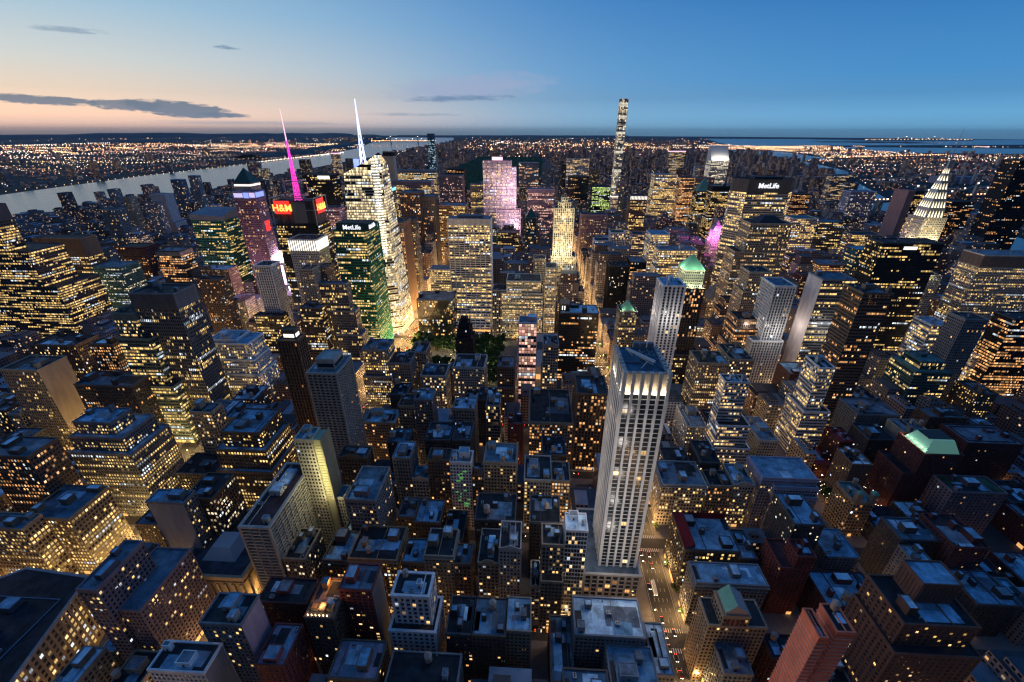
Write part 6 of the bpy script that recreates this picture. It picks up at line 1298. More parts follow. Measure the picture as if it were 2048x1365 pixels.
# ------------------------------------------------------------------ infill buildings on the remaining lots
def hits(a, b, c, d, m=.5):
    for (p, q_, r_, s_) in BX:
        if a < q_ + m and b > p - m and c < s_ + m and d > r_ - m: return True
    return False
BX.append((-222, 68, 528, 675))     # the small park and library
cosY, sinY, cosP, sinP = math.cos(YAW), math.sin(YAW), math.cos(PIT), math.sin(PIT)
def pj(x, y, z):
    X, Y, Z_ = x - CAMP.x, y - CAMP.y, z - CAMP.z; fx = cosY * X + sinY * Y; fy = -sinY * X + cosY * Y
    d = fy * cosP - Z_ * sinP; u = fy * sinP + Z_ * cosP
    if d < 5: return None
    return 1024 + 864.26 * fx / d, 682.5 - 864.26 * u / d
rng = random.Random(77)
LOTS = []
def zone(x, y):
    if y < 440:
        if -225 < x < 70: return (22, 46)
        return (16, 38) if x > 100 else (25, 55)
    if y < 700:
        return (26, 60) if x > -700 and x < 560 else (18, 45)
    if y < 2060:
        if -760 < x < 700: return (36, 105)
        return (15, 60) if x < 0 else (25, 85)
    return (12, 40)
CW = sorted(AVX + [1210, -1870])
for s in range(34, 60):
    for i in range(len(CW) - 1):
        xa, xb = CW[i] + 15, CW[i + 1] - 15
        if CW[i] == 394: xa += 6
        if CW[i + 1] == 394: xb -= 6
        for row in (0, 1):
            y0 = st_(s) + 9 + row * 31.3; x = xa
            while x < xb - 8:
                w = rng.uniform(14, 34) if s < 42 else rng.uniform(24, 52)
                if xb - x - w < 10: w = xb - x
                a, b = x + .2, x + w - .2; x += w
                c, d = y0, y0 + rng.uniform(26, 30.8)
                if -504 < a < -230 and s < 42:
                    ym = (c + d) / 2
                    if a < bway(ym) + 24 and b > bway(ym) - 24: continue
                lo, hi = zone((a + b) / 2, y0); h = lo + (hi - lo) * rng.random() ** 1.5
                if hits(a, b, c, d):
                    # shrink once towards the free side
                    ok = False
                    for f in (.55, .3):
                        for (aa, bb) in ((a, a + (b - a) * f), (b - (b - a) * f, b)):
                            if bb - aa > 9 and not hits(aa, bb, c, d): a, b, ok = aa, bb, True; break
                        if ok: break
                    if not ok:
                        if not hits(a, b, c, c + 16): d = c + 16
                        elif not hits(a, b, d - 14, d): c = d - 14
                        else: continue
                p = [pj(X, Y, Z_) for X in (a, b) for Y in (c, d) for Z_ in (0, h)]
                if None in p: continue
                px = [v[0] for v in p]; py = [v[1] for v in p]
                if max(px) < -10 or min(px) > 2058 or min(py) > 1380: continue
                area = (min(2048, max(px)) - max(0, min(px))) * (min(1365, max(py)) - min(py))
                LOTS.append([area, a, b, c, d, h, s, i, row])
LOTS.sort(key=lambda l: -l[0])
NIND = 300 - len(HERO) - 12
ordn = ['first', 'second', 'third', 'fourth', 'fifth', 'sixth', 'seventh', 'eighth', 'ninth', 'tenth', 'eleventh', 'twelfth', 'thirteenth', 'fourteenth', 'fifteenth', 'sixteenth', 'seventeenth', 'eighteenth', 'nineteenth', 'twentieth']
names = [('loft', 'loft building', 'loft_building'), ('gridsm', 'office block', 'office_building'), ('brick', 'brick apartment house', 'apartment_house')]
used = set()
ind = sorted(LOTS[:NIND], key=lambda l: (l[6], l[8], l[1]))
cnt = {}
for (area, a, b, c, d, h, s, i, row) in ind:
    sty, word, kd = rng.choice(names if a < 100 else [names[2], names[0], names[2]])
    col = rng.choice(['brown', 'grey', 'tan', 'dark', 'brown', 'pale', 'dark'] if a < 100 else ['brick', 'darkred', 'brown', 'dark', 'grey', 'darkred'])
    rf = rng.choice(['dark', 'blue', 'dark', 'grey', 'lblue', 'blue'])
    rown = ordn[(s - 34) * 2 + row] if (s - 34) * 2 + row < 20 else 'far'
    cn = {'pale': 'pale', 'tan': 'tan', 'dark': 'dark', 'grey': 'grey', 'brown': 'brown', 'brick': 'brick red', 'darkred': 'dark red'}[col]
    yy = (c + d) / 2; inrow = sorted([(q_[1] + q_[2]) / 2 for q_ in HERO if q_[3] < yy < q_[4]] + [(l[1] + l[2]) / 2 for l in ind if l[6] == s and l[8] == row])
    lab = f'{cn} {word}, {ordn[min(19, inrow.index((a + b) / 2))]} building from the left in the {rown} row up'
    if lab in used: LOTS.append([area, a, b, c, d, h, s, i, row]); continue
    used.add(lab)
    o = dict(roof=rf, tank=rng.choice([0, 1, 1, 2]) if h < 70 else 0, box=rng.choice([1, 1, 2]), lit=rng.choice([.08, .15, .25, .4]), lc=rng.choice('dyow'))
    building(kd, a, b, c, d, h, sty, col, lab, o, lod=1)
# everything smaller goes into one mesh of distant buildings
far = MB(); lt = {k: MB() for k in 'ab'}
WCOL = [(.26, .2, .2), (.34, .32, .34), (.44, .4, .38), (.2, .18, .2), (.3, .25, .27), (.5, .48, .5), (.25, .18, .18), (.38, .35, .38)]
RCOL = [(.08, .1, .12), (.16, .2, .24), (.3, .35, .42), (.07, .07, .08), (.14, .11, .1)]
def farbox(x0, x1, y0, y1, z0, z1, lit=None, cell=(3.6, 3.8), rz=None, roofm=1, seg=1):
    wc = random.choice(WCOL); k = random.uniform(.7, 1.2); lit = random.uniform(.03, .2) if lit is None else lit
    far.cc = (wc[0] * k, wc[1] * k, wc[2] * k, lit)
    uo = random.randrange(4000); vo_ = random.randrange(4000)
    P4 = [(x0, y0), (x1, y0), (x1, y1), (x0, y1)]
    if rz:
        cx_, cy_ = (x0 + x1) / 2, (y0 + y1) / 2; c_, s_ = math.cos(rz), math.sin(rz)
        P4 = [(cx_ + (x - cx_) * c_ - (y - cy_) * s_, cy_ + (x - cx_) * s_ + (y - cy_) * c_) for x, y in P4]
    nv = max(1, round((z1 - z0) / cell[1]))
    for i in (3, 0, 1):
        j = (i + 1) % 4; L = math.hypot(P4[j][0] - P4[i][0], P4[j][1] - P4[i][1]); nu = max(1, round(L / cell[0])); u = uo + i * 61
        far.face([(*P4[i], z0), (*P4[j], z0), (*P4[j], z1), (*P4[i], z1)], [(u, vo_), (u + nu, vo_), (u + nu, vo_ + nv), (u, vo_ + nv)], 0)
    rc = random.choice(RCOL); far.cc = (*rc, 1)
    far.face([(*p, z1) for p in P4], None, 1)
random.seed(19)
for (area, a, b, c, d, h, s, i, row) in LOTS[NIND:]:
    farbox(a, b, c, d, 0, h)
    if h > 60 and random.random() < .6: farbox(a + 4, b - 4, c + 3, d - 3, h, h + random.uniform(6, 18), .1)
    elif random.random() < .7: farbox(a + 3, a + 3 + (b - a) * .4, c + 4, d - 6, h, h + 4, 0)
# towers of midtown that rise between the named ones
for k in range(230):
    x, y = random.uniform(-1150, 820), random.uniform(880, 2040); col_ = min(AVX, key=lambda v: abs(v - x))
    w, d = random.uniform(20, 42), random.uniform(20, 36)
    if abs(x - col_) < w / 2 + 16 or hits(x - w / 2, x + w / 2, y, y + d, 2): continue
    h = random.uniform(55, 150) * (1 if -560 < x < 560 else .75); BX.append((x - w / 2, x + w / 2, y, y + d))
    farbox(x - w / 2, x + w / 2, y, y + d, 0, h, random.choice([.12, .3, .5, .7]))
    if random.random() < .5: farbox(x - w / 3, x + w / 3, y + 4, y + d - 4, h, h + random.uniform(5, 16), .2)
# uptown: both sides of the park, then the northern quarters
WET = []
def wet(x, y):
    for A, B_ in WET:
        for (p, q_), (r_, s_) in zip(zip(A, A[1:]), zip(B_, B_[1:])):
            y0_, y1_ = min(p[1], r_[1]), max(q_[1], s_[1])
            if y0_ <= y <= y1_ and y1_ > y0_:
                f = (y - p[1]) / (q_[1] - p[1]) if q_[1] != p[1] else 0; g = (y - r_[1]) / (s_[1] - r_[1]) if s_[1] != r_[1] else 0
                f, g = min(1, max(0, f)), min(1, max(0, g))
                if p[0] + (q_[0] - p[0]) * f - 10 < x < r_[0] + (s_[0] - r_[0]) * g + 10: return True
    return False
WET.extend(RIV)
def scatter(n, xf, yf, hf, size=(16, 40), avoid=None, lit=None):
    for _ in range(n):
        y = yf(); x = xf(y)
        if (avoid and avoid(x, y)) or wet(x, y): continue
        w, d = random.uniform(*size), random.uniform(*size); h = hf(x, y)
        farbox(x - w / 2, x + w / 2, y - d / 2, y + d / 2, gz(x, y), gz(x, y) + h, lit, rz=random.uniform(-.15, .15) if abs(x) > 2000 or y > 7000 else None)
inpark = lambda x, y: (-790 < x < 80 and 2055 < y < 6170) or any(abs(x - v) < 14 for v in AVX)
scatter(5800, lambda y: random.uniform(-1830, 1240 + max(0, y - 1000) * .4), lambda: 2060 + 4800 * random.random() ** 1.2, lambda x, y: random.choice([16, 20, 24, 30, 45]) + (random.random() ** 5) * (95 if x > 80 else 60), avoid=inpark)
scatter(60, lambda y: random.choice([-800 - random.random() * 30, 100 + random.random() * 20]), lambda: random.uniform(2080, 6100), lambda x, y: random.uniform(45, 85), size=(26, 40))
scatter(3200, lambda y: random.uniform(-2250 - (y - 6500) * .12, 2300 + (y - 6500) * .3), lambda: 6500 + 10500 * random.random() ** 1.3, lambda x, y: random.choice([12, 14, 18, 22]) + (random.random() ** 6) * 60, size=(22, 60))
scatter(3000, lambda y: random.uniform(max(1600, 1300 + (y - 1000) * .45), 2700 + y * .95), lambda: 400 + 9500 * random.random() ** 1.1, lambda x, y: random.choice([8, 10, 13, 16]) + (random.random() ** 9) * 70, size=(18, 55))
scatter(2600, lambda y: random.uniform(-3800 - y * 1.0, -3090 - max(0, y - 6500) * .25), lambda: 900 + 10500 * random.random() ** 1.1, lambda x, y: random.choice([7, 9, 12, 15]) + (random.random() ** 9) * 60, size=(16, 50), avoid=lambda x, y: random.random() < .2)
scatter(240, lambda y: random.uniform(-1860, -1100), lambda: random.uniform(500, 2060), lambda x, y: random.uniform(12, 60) + random.random() ** 4 * 90, avoid=lambda x, y: hits(x - 20, x + 20, y - 20, y + 20))
o_ = far.build('distant_buildings', [M['fac'], M['vroof']]); tag(o_, 'countless small distant city buildings with specks of lit windows reaching to the horizon', 'buildings', None, 'stuff')

# ------------------------------------------------------------------ far landmarks
flat('stack_red', (.5, .06, .08), .7); flat('stack_white', (.7, .66, .64), .8)
r = newt('power_station', 2830, 3300, 'long grey power station hall across the river below the striped chimneys', 'power station')
q = MB(); q.box(-70, 170, 30, 110, 0, 45); q.box(-70, 170, 10, 30, 0, 26); q.box(-20, 60, 110, 150, 0, 30); q.build('wall', M['wall'], r, pal('lav'))
for k, dx in enumerate((-2, 52, 122)):
    r = newt('chimney', 2830 + dx, 3290, 'tall red and white banded chimney, %s of three across the river' % ('left', 'middle', 'right')[k], 'chimney'); r['group'] = 'power station chimneys'
    for (za, zb, ra, rb, mm) in ((0, 96, 9, 6.6, 'stack_white'), (96, 116, 6.6, 6.2, 'stack_red'), (116, 132, 6.2, 5.9, 'stack_white'), (132, 150, 5.9, 5.6, 'stack_red')): q = MB(); q.cone(0, 0, za, zb, ra, rb, 12); q.build('band', M[mm], r)
flat('bulb_white', (.9, .9, .8), .5, em=(1, .85, .6), es=5, samp='NONE'); flat('bulb_orange', (.9, .6, .3), .5, em=(1, .5, .2), es=4, samp='NONE')
def bridge(label, A, B_, deck, th, towers, sag, w=6, bulbs=26, bs=3.0, name='suspension_bridge'):
    r = newt(name, A[0], A[1], label, 'bridge'); D = Vector((B_[0] - A[0], B_[1] - A[1], 0)); z0 = gz(*A)
    q = MB(); q.bar((0, 0, z0 + deck), (D.x, D.y, z0 + deck), w); q.build('deck', M['steel'], r)
    lt_ = MB(); cb_ = MB(); P_ = []
    for f in towers: q = MB(); p = D * f; q.box(p.x - w * .7, p.x + w * .7, p.y - w * .7, p.y + w * .7, z0 - 5, z0 + th); q.build('bridge_tower', M['galvanised'], r)
    ks = [(0, deck)] + [(f, th) for f in towers] + [(1, deck)]
    for (fa, za), (fb, zb) in zip(ks, ks[1:]):
        for k in range(10):
            f0, f1 = k / 10, (k + 1) / 10; zz = lambda f: z0 + za + (zb - za) * f - sag * (4 * f * (1 - f) if za == zb else 2.2 * f * (1 - f))
            p, s_ = D * (fa + (fb - fa) * f0), D * (fa + (fb - fa) * f1); cb_.bar((p.x, p.y, zz(f0)), (s_.x, s_.y, zz(f1)), w * .3)
            if k % 2 == 0: lt_.box(p.x - bs / 2, p.x + bs / 2, p.y - bs / 2, p.y + bs / 2, zz(f0) + bs, zz(f0) + bs * 2)
    cb_.build('cable', M['galvanised'], r); lt_.build('cable_lamp', M['bulb_white'], r)
    q = MB()
    for k in range(bulbs): p = D * ((k + .5) / bulbs); q.box(p.x - bs / 2, p.x + bs / 2, p.y - bs / 2, p.y + bs / 2, z0 + deck + w, z0 + deck + w + bs)
    q.build('deck_lamp', M['bulb_orange'], r)
bridge('river bridge with a string of lights beside the art deco spire tower', (1500, 2140), (2560, 2520), 34, 92, (.25, .62), 34, 9, 44, 4.0, 'cantilever_bridge')
bridge('far suspension bridge with two towers near the right horizon', (11300, 17000), (15600, 17900), 55, 150, (.36, .62), 85, 22, 30, 16)
bridge('grey suspension bridge beyond the islands right of the slanted roof tower', (3350, 5600), (5400, 6500), 42, 96, (.35, .6), 44, 9, 40, 7)
bridge('distant river bridge with a lit deck left of the park', (-4200, 11900), (-2580, 12050), 62, 165, (.3, .72), 85, 16, 60, 12)
r = newt('arch_bridge', 3900, 7700, 'low lit railway viaduct on the far islands', 'bridge'); q = MB(); q.bar((0, 0, 25), (1500, 900, 25), 14); q.build('deck', M['steel'], r)
# towers across the rivers, built one by one
def fartower(x, y, w, d, h, lit, label, cc):
    g = globals(); keep = g['far']; g['far'] = MB(); farbox(-w / 2, w / 2, 0, d, gz(x, y), h, lit); farbox(-w / 4, w / 4, d * .3, d * .7, h, h + 5, 0); o = g['far'].build('distant_tower', [M['fac'], M['vroof']]); g['far'] = keep
    o.location = (x, y, 0); return tag(o, label, 'tower', 'towers far beyond the rivers')
rng = random.Random(8)
for k, (px, py, h) in enumerate(((142, 352, 75), (186, 340, 80), (232, 336, 78), (298, 323, 90), (520, 292, 70), (585, 289, 80), (655, 284, 85), (690, 280, 95), (704, 283, 100))):
    # across the west river: direction and range read off a map
    tx = (px - 1024) / 864.26; u = (682.5 - py) / 864.26
    fy = cosP + u * sinP; zz = -sinP + u * cosP; X = cosY * tx - sinY * fy; Y_ = sinY * tx + cosY * fy; tt = -(325 - 20) / zz if zz < 0 else 1e4
    x, y = CAMP.x + X * tt, CAMP.y + Y_ * tt; sc = math.hypot(x, y) / 864
    fartower(x, y, max(20, 9 * sc), 24, h, .25, '%s tower standing alone on the far bank of the west river' % ('first leftmost', 'second', 'third', 'fourth', 'fifth', 'sixth', 'seventh', 'eighth', 'last rightmost')[k], None)

# ------------------------------------------------------------------ city lights in the distance
LM = {}
for nm, c, e in (('warm', (1, .62, .28), 5), ('orange', (1, .38, .12), 4.5), ('white', (1, .88, .72), 6), ('rose', (1, .45, .42), 4)):
    flat('light_' + nm, (.5, .4, .3), .5, em=c, es=e, samp='NONE'); LM[nm] = MB()
random.seed(23)
def bulb(x, y, s, nm=None, z=None):
    nm = nm or random.choice(['warm', 'warm', 'orange', 'white', 'rose', 'warm', 'orange']); z = gz(x, y) + random.uniform(8, 20) if z is None else z
    r_ = math.hypot(x, y) * .00062 * s; b = LM[nm]
    v = [(x - r_, y, z), (x, y - r_, z), (x + r_, y, z), (x, y, z + r_), (x, y, z - r_), (x, y + r_, z)]
    for f in ((0, 1, 3), (1, 2, 3), (1, 0, 4), (2, 1, 4), (2, 5, 3), (5, 0, 3)): b.face([v[i] for i in f])
onwater = lambda x, y: False
def lights(n, xf, yf, s=(.5, 1.3), nm=None):
    cl = []
    for _ in range(n):
        if not cl or random.random() < .35: y = yf(); x = xf(y); cl = [x, y, random.uniform(60, 700) * (1 + y / 9000)]
        x, y = cl[0] + random.gauss(0, cl[2]), cl[1] + random.gauss(0, cl[2] * .5)
        if y < 1500: continue
        if (inpark(x, y) and y < 6170) or wet(x, y): continue
        bulb(x, y, random.uniform(*s), nm)
lights(900, lambda y: random.uniform(-1700, 2200), lambda: 2300 + 14000 * random.random() ** 1.3)
lights(1000, lambda y: random.uniform(2600 + y * .05, 1500 + y * 1.05), lambda: 2200 + 9500 * random.random() ** 1.1, (.4, 1.2))
lights(800, lambda y: random.uniform(-4000 - y * .9, -3600 - y * .12), lambda: 1800 + 9000 * random.random() ** 1.1, (.4, 1.3))
lights(700, lambda y: random.uniform(-1.1 * y, 1.2 * y), lambda: 10000 + 12000 * random.random(), (.35, 1.0))
for k in range(70): x_ = 68 if random.random() < .5 else 245; bulb(x_ + random.uniform(-6, 6), random.uniform(6300, 11000), 1.1, 'orange', 6)
for k in range(110): y_ = random.uniform(6200, 9500); bulb(-240 - (y_ - 6200) * .06 + random.uniform(-12, 12), y_, .9, 'warm', 6)
for k in range(90): y_ = 1900 + k * 55; bulb(-3020 - random.uniform(0, 30) - max(0, y_ - 6200) * .14, y_, .8, 'warm', 5)
for k in range(70): y_ = 5000 + k * 34; bulb(-3075 + random.uniform(-10, 10), y_, 1.1, 'white', 6)
for k in range(120): bulb(random.uniform(-2000, -1700), random.uniform(1250, 2100), random.uniform(.5, 1.2), 'warm', 6)
for k in range(60): bulb(-2650 + random.gauss(0, 140) - 250, 1800 + random.gauss(0, 90), 1.0, 'orange', 8)
# piers on the near bank of the west river
for k, (x, y, L) in enumerate(((-1925, 1640, 210), (-1925, 1760, 250), (-1930, 1840, 180))):
    q = MB(); q.box(-L, 0, 0, 26, -1, 5); q.box(-L + 6, -4, 3, 23, 5, 12, 1); tag(q.build('pier', [M['stone'], M['galvanised']], loc=(x, y, 0)), '%s of three piers reaching into the west river' % ('nearest', 'middle', 'farthest')[k], 'pier')

# ------------------------------------------------------------------ park lawn, trees
q = MB(); q.face([(-218, 531, .02), (-66, 531, .02), (-66, 671, .02), (-218, 671, .02)]); tag(q.build('park_ground', M['grass']), kind='structure')
q = MB(); q.face([(-186, 592, .03), (-122, 592, .03), (-122, 622, .03), (-186, 622, .03)]); tag(q.build('lawn', M['lawn']), kind='structure')
q = MB(); ring(q, -186, -122, 592, 622, .024, .028, 3, .2); tag(q.build('park_path', M['path_paving']), kind='structure')
def tree_mesh(seed, h=12, r_=5.4, n=520):
    rg = random.Random(seed); q = MB(); c = []
    for _ in range(9): a = rg.uniform(0, 6.28); rr = rg.uniform(.2, .75) * r_; c.append((math.cos(a) * rr, math.sin(a) * rr, h * rg.uniform(.5, .9), rg.uniform(.3, .5) * r_))
    for _ in range(n):
        x, y, z, s = rg.choice(c); d = Vector((rg.gauss(0, 1), rg.gauss(0, 1), rg.gauss(0, .8))).normalized() * s * rg.uniform(.6, 1.05); p = Vector((x, y, z)) + d
        u = Vector((rg.gauss(0, 1), rg.gauss(0, 1), rg.gauss(0, 1))).normalized(); v = u.cross(d).normalized() if u.cross(d).length > .01 else Vector((1, 0, 0)); w = rg.uniform(.5, 1.1)
        q.face([tuple(p - u * w), tuple(p + v * w * .8), tuple(p + u * w), tuple(p - v * w * .8)])
    t_ = MB(); t_.cone(0, 0, 0, h * .5, .32, .2, 7)
    for a in range(5): t_.bar((0, 0, h * .38), (math.cos(a * 1.26) * r_ * .5, math.sin(a * 1.26) * r_ * .5, h * .68), .16)
    return q.mesh('crown', [M['leaves']]), t_.mesh('trunk', [M['bark']])
TM = [tree_mesh(k) for k in range(4)]
def tree(x, y, label, group, s=1.0):
    k = random.randrange(4); r = tag(empty('tree', (x, y, .1), random.uniform(0, 6)), label, 'tree', group); r.scale = (s, s, s * random.uniform(.9, 1.15))
    inst('crown', TM[k][0], r, (0, 0, 0)); inst('trunk', TM[k][1], r, (0, 0, 0))
random.seed(31)
def lamp_unit():
    q = MB(); q.cone(0, 0, 0, 8.2, .14, .09, 7); q.bar((0, 0, 8.1), (1.7, 0, 8.5), .12); p = q.mesh('street_lamp', [M['steel']])
    q = MB(); q.box(1.3, 2.1, -.22, .22, 8.42, 8.62, bot=True); h = q.mesh('lamp_head', [M['lamp_glow'] if 'lamp_glow' in M else flat('lamp_glow', (.9, .7, .4), .5, em=(1, .62, .26), es=30, samp='NONE')])
    return p, h
LPM = lamp_unit()
LD = {}
LQ = []
def street_lamp(x, y, rz, power, label, group, colr=(1, .56, .2)): LQ.append((x, y, rz, power, label, group, colr))
def build_lamps():
    LQ.sort(key=lambda l: (l[0] - CAMP.x) ** 2 + (l[1] - CAMP.y) ** 2 - (4e5 if 'park' in l[4] and 'lamp glowing' in l[4] else 0))
    rest = MB(); far_lights = []
    for n, (x, y, rz, power, label, group, colr) in enumerate(LQ):
        key = (power, colr)
        if key not in LD:
            l = bpy.data.lights.new('lamp_light', 'POINT'); l.energy = power; l.color = colr; l.shadow_soft_size = .5; LD[key] = l
        o = bpy.data.objects.new('lamp_light', LD[key]); C.objects.link(o)
        if n < 290:
            r = bpy.data.objects.new('street_lamp', LPM[0]); C.objects.link(r); r.location = (x, y, .1); r.rotation_euler[2] = rz; tag(r, label, 'street lamp', group)
            inst('lamp_head', LPM[1], r, (0, 0, 0)); o.parent = r; o.location = (2.4, 0, 7.9)
        else:
            c_, s_ = math.cos(rz), math.sin(rz); rest.cone(x, y, .1, 8.3, .14, .09, 6); rest.bar((x, y, 8.2), (x + 1.7 * c_, y + 1.7 * s_, 8.6), .12)
            px, py = x + 1.7 * c_, y + 1.7 * s_; rest.box(px - .3, px + .3, py - .3, py + .3, 8.5, 8.7, 1, bot=True); o.location = (x + 2.4 * c_, y + 2.4 * s_, 8.0); far_lights.append(o)
    r = tag(rest.build('street_lamp', [M['steel'], M['lamp_glow']]), 'street lamps farther off in the midtown canyons', 'street lamps', None, 'stuff')
    for o in far_lights: o.parent = r
for k in range(270):
    x, y = random.uniform(-215, -69), random.uniform(533, 669)
    if -190 < x < -118 and 588 < y < 627: continue
    tree(x, y, 'leafy tree among the lamplit trees around the park lawn', 'trees around the park lawn', random.uniform(1.0, 1.6))
for k in range(44):
    x, y = random.uniform(-212, -72), random.uniform(536, 666)
    if -188 < x < -120 and 590 < y < 625: continue
    street_lamp(x, y, 0, 2600, 'park lamp glowing among the trees around the lawn', 'lamps in the park', (.95, .95, .4))
for k in range(4):
    o_ = lamp("lawn_light", None, (-176 + k * 15, 606, 24), 4000, (1, .9, .55), 1)
for s in range(35, 42):
    for k in range(3):
        if random.random() < .75:
            y = st_(s) + 16 + k * 21 + random.uniform(-3, 3); tree(94.5 + 1.4, y, 'small dark street tree on the right kerb of the lit avenue', 'street trees along the lit avenue', random.uniform(.5, .7))

# ------------------------------------------------------------------ street lamps: the glow in the canyons
random.seed(41)
for s in range(34, 56):
    y = st_(s)
    for k in range(2):
        for ax, P_, lab in ((84, 3600, 'street lamp on the lit avenue right of the fluted crown tower'), (-230, 5200, 'street lamp on the wide avenue leading past the park'), (245, 3000, 'street lamp on the dim avenue right of the corner blocks')):
            if s > 44 and ax == 245: continue
            for sd in (-1, 1):
                if ax == 245 and sd > 0: continue
                street_lamp(ax + sd * 10.5, y + 16 + k * 40, 0 if sd < 0 else math.pi, P_ * ((3.6 if ax == 84 and sd > 0 else 1) if s < 40 else 11.0 if ax == -230 and s < 46 else 5.0), lab, lab.replace('street lamp', 'street lamps'))
for y in range(60, 620, 34): street_lamp(bway(y) + 8, y, math.pi, 34000 if 230 < y < 460 else 14000, 'street lamp on the diagonal avenue at left', 'street lamps on the diagonal avenue', (1, .66, .24))
for y in range(200, 1200, 46): street_lamp(-504 + 10, y, math.pi, 22000, 'street lamp on the avenue among the gold lit towers', 'street lamps among the gold lit towers', (1, .66, .22))
for s in range(35, 43):
    y = st_(s)
    for x in list(range(-480, -245, 62)) + list(range(-200, 66, 52)):
        street_lamp(x + random.uniform(-6, 6), y + 5.8, R(-90), 4600 if x > -230 else 14000, 'street lamp on a narrow cross street', 'street lamps on the cross streets')
    for x in list(range(112, 240, 60)) + list(range(280, 520, 90)):
        street_lamp(x, y + 5.8, R(-90), 900, 'dim street lamp on a cross street at right', 'street lamps on the dim cross streets', (1, .5, .18))
for s in range(40, 57):
    y = st_(s)
    for x in (-640, -504, -367, -290, -150, -75, 160, 245, 320, 394, 465, 536, 600):
        if s > 50 and (x < -504 or x > 470): continue
        if (x in (-150, -75) and 40 <= s <= 42): continue
        street_lamp(x + random.uniform(-8, 8), y + 5.8 + (30 if x in (-504, 245, 394, 536) else 0), R(-90), (15000 if x < 0 else 9000) * (1.3 if s > 46 else 1), 'street lamp deep in a midtown street canyon', 'street lamps in the midtown canyons', (1, .6, .27))
for y, x in ((800, -640), (900, -640), (760, -700), (640, -600), (720, -600), (560, -640), (860, -740), (520, -560)): street_lamp(x, y, 0, 70000, 'street lamp under the gold lit towers at left', 'street lamps under the gold lit towers', (1, .66, .22))
# twinkling plaza on the right
random.seed(47)
q = MB()
for k in range(230):
    x, y = random.uniform(262, 312), random.uniform(296, 352); z = random.uniform(3, 16)
    q.box(x - .16, x + .16, y - .16, y + .16, z, z + .32)
tag(q.build('fairy_light', M['bulb_white']), 'twinkling string lights wound through the plaza trees on the right', 'string lights', None, 'stuff')
for k in range(16): tree(random.uniform(264, 310), random.uniform(298, 350), 'plaza tree wound with twinkling lights', 'plaza trees with string lights', random.uniform(.9, 1.2))
for x, y in ((285, 300), (300, 318), (270, 335), (318, 300)): street_lamp(x, y, 0, 2600, 'orange lamp beside the twinkling plaza', 'lamps beside the twinkling plaza', (1, .42, .1))

build_lamps()
# ------------------------------------------------------------------ traffic
flat('head_light', (1, 1, .9), .5, em=(1, .85, .6), es=25, samp='NONE'); flat('tail_light', (.6, .05, .03), .5, em=(1, .06, .03), es=14, samp='NONE'); flat('tyre', (.015, .015, .015), .9); flat('car_glass', (.02, .025, .03), .08)
m, t = mat('car_paint'); oi = t.n('ShaderNodeObjectInfo'); finish(t, oi.outputs['Color'], .25, spec=.6); M['car_paint'] = m
def body_mesh(L=4.7, W=1.85, bus=False):
    q = MB()
    prof = [(-L / 2, .35), (-L / 2, .85), (-L * .44, 1.0), (-L * .3, 1.05), (-L * .17, 1.42), (L * .2, 1.45), (L * .33, 1.05), (L * .47, .9), (L / 2, .7), (L / 2, .35)] if not bus else [(-L / 2, .4), (-L / 2, 3.0), (-L * .48, 3.15), (L * .49, 3.15), (L / 2, 2.9), (L / 2, .4)]
    w = W / 2; n = len(prof)
    ins = lambda z: w - (.22 if z > 1.2 and not bus else 0)
    for i in range(n - 1):
        (a, za), (b, zb) = prof[i], prof[i + 1]; q.face([(-ins(za), a, za), (ins(za), a, za), (ins(zb), b, zb), (-ins(zb), b, zb)])
    q.face([(ins(z), a, z) for a, z in prof]); q.face([(-ins(z), a, z) for a, z in reversed(prof)])
    return q.mesh('body', [M['car_paint']])
CB = body_mesh(); BB = body_mesh(11.5, 2.55, True)
q = MB(); q.box(-.8, .8, -1.42, -.9, 1.08, 1.4); q.box(-.72, .72, -.78, .9, 1.3, 1.462); q.box(-.8, .8, 1.05, 1.5, 1.08, 1.38); CG = q.mesh('window', [M['car_glass']])
q = MB(); q.box(-1.3, 1.3, -5.4, 5.3, 1.5, 2.5); BG = q.mesh('window', [M['skylight_lit']])
q = MB(); q.cone(0, 0, -.11, .11, .33, .33, 12); WH = q.mesh('wheel', [M['tyre']])
q = MB(); q.box(-.2, .2, -.06, .06, -.09, .09, bot=True); HL = q.mesh('headlight', [M['head_light']]); TL = q.mesh('taillight', [M['tail_light']])
CC = [(.6, .42, .03, 1), (.6, .6, .6, 1), (.03, .03, .035, 1), (.2, .2, .22, 1), (.6, .42, .03, 1), (.25, .03, .03, 1), (.05, .07, .13, 1), (.6, .42, .03, 1)]
CN = ['yellow cab', 'white car', 'black car', 'grey car', 'yellow cab', 'red car', 'blue car', 'yellow cab']
def car(x, y, rz, where, k=None, bus=False):
    k = random.randrange(8) if k is None else k
    r = empty('bus' if bus else 'car', (x, y, .01), rz)      # front towards local -y
    tag(r, ('white city bus' if bus else CN[k]) + ' ' + where, 'bus' if bus else 'car', ('buses ' if bus else CN[k] + 's ') + where)
    inst('body', BB if bus else CB, r, (0, 0, 0), color=(.75, .75, .75, 1) if bus else CC[k]); L = 5.75 if bus else 2.35; w = 1.0 if bus else .62
    inst('window', BG if bus else CG, r, (0, 0, 0))
    for s_ in (-1, 1): inst('headlight', HL, r, (s_ * w, -L, .7)); inst('taillight', TL, r, (s_ * w, L, .75))
    for a in (-1, 1):
        for b in (-1, 1):
            o = inst('wheel', WH, r, (a * (1.2 if bus else .86), b * L * .62, .33)); o.rotation_euler = (0, R(90), 0)
random.seed(53)
for y in range(150, 470, 9):
    for lane in (-6.4, -3.2, 0, 3.2, 6.4):
        if random.random() < .16: car(84 + lane, y + random.uniform(-2, 2), 0, 'driving down the lit avenue at right')
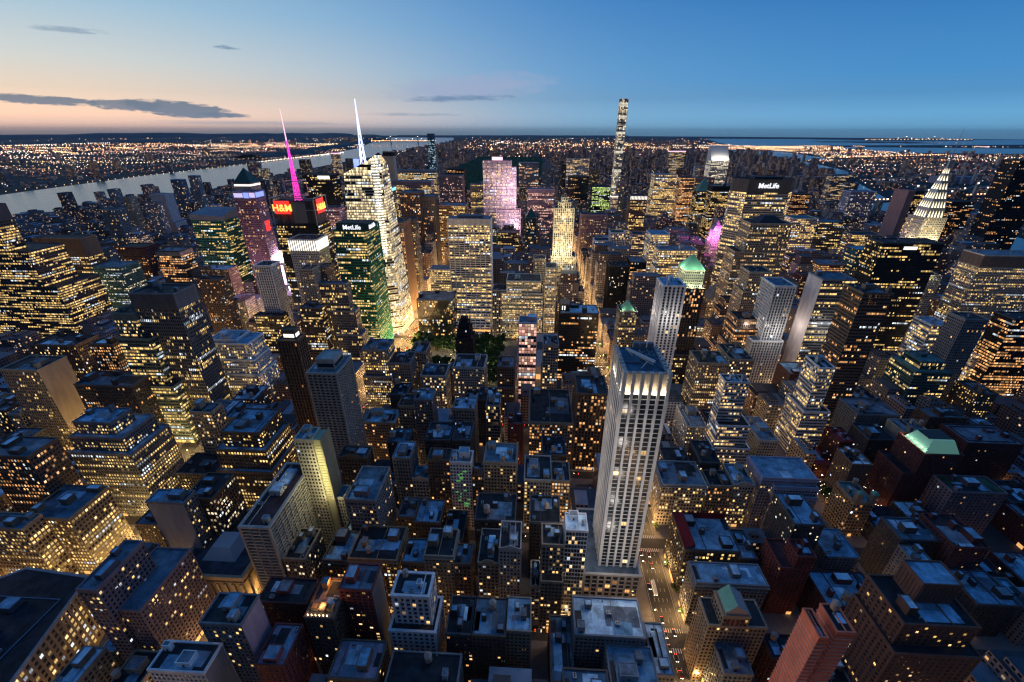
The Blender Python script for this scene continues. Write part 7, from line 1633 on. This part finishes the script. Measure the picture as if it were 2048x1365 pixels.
car(80.8, 237, 0, 'on the lit avenue beside the fluted crown tower', bus=True)
for y in range(470, 1150, 9):
    for lane in (-6.4, -3.2, 0, 3.2, 6.4):
        if random.random() < .22: car(84 + lane, y + random.uniform(-2, 2), 0, 'in the glowing far stretch of the lit avenue')
for y in range(190, 760, 9):
    for lane in (-6.4, -3.2, 0, 3.2, 6.4):
        if random.random() < .2: car(-230 + lane, y + random.uniform(-2, 2), math.pi, 'heading up the wide avenue past the park')
for y in range(120, 330, 10):
    for lane in (-4, 0, 4):
        if random.random() < .25: car(bway(y) + lane, y, R(20), 'on the diagonal avenue at lower left')
for s in (36, 37, 38, 39):
    for x in range(-195, 70, 9):
        if random.random() < .28: car(x, st_(s) + random.choice([-2.4, 1.2]), R(90) if s % 2 else R(-90), 'queueing on a cross street between the lofts')
# lit roads drawn as rows of lamps across the distant boroughs
random.seed(61)
for (x0_, x1_, y0_, y1_, n_) in ((-1700, 2300, 2300, 14000, 130), (1700, 11000, 1500, 11500, 380), (-12000, -3150, 2000, 11500, 210)):
    for _ in range(n_):
        y = y0_ + (y1_ - y0_) * random.random() ** 1.2; x = random.uniform(x0_, x1_); a_ = random.choice([0, math.pi / 2, .4, -.5]) + random.uniform(-.08, .08); L = random.uniform(300, 1300) * (1 + y / 9000); k = int(L / random.uniform(45, 70)); nm = random.choice(['orange', 'warm', 'warm', 'white', 'rose']); s_ = random.uniform(.45, .95)
        for j in range(k):
            X_, Y_ = x + math.cos(a_) * L * j / k, y + math.sin(a_) * L * j / k
            if Y_ > (1300 if X_ > 1500 else 1900) and not wet(X_, Y_) and not (inpark(X_, Y_) and Y_ < 6170): bulb(X_ + random.uniform(-6, 6), Y_, s_, nm)
# far stream of lights on the avenues, too small to tell cars apart
for ax, y0_, y1_, nm in ((84, 1150, 2050, 'white'), (-230, 760, 2040, 'warm')):
    y = y0_
    while y < y1_: bulb(ax + random.uniform(-7, 7), y, .9, nm, 3); y += random.uniform(3, 8)

for nm, b in LM.items(): tag(b.build('distant_street_light', M['light_' + nm]), 'tiny %s coloured lights scattered over the distant city' % nm, 'lights', None, 'stuff')

# ------------------------------------------------------------------ clear evening haze
hz = MB(); hz.box(-33000, 33000, -4000, 35000, -60, 420, bot=True)
m = bpy.data.materials.new('haze'); m.use_nodes = True; t = NT(m.node_tree); ov = t.n('ShaderNodeOutputMaterial'); pvn = t.n('ShaderNodeVolumePrincipled')
pvn.inputs['Color'].default_value = (.55, .72, .92, 1); pvn.inputs['Density'].default_value = HAZE; pvn.inputs['Anisotropy'].default_value = .2; t.l(pvn.outputs[0], ov.inputs['Volume'])
if HAZE > 0: tag(hz.build('haze', m), kind='stuff')
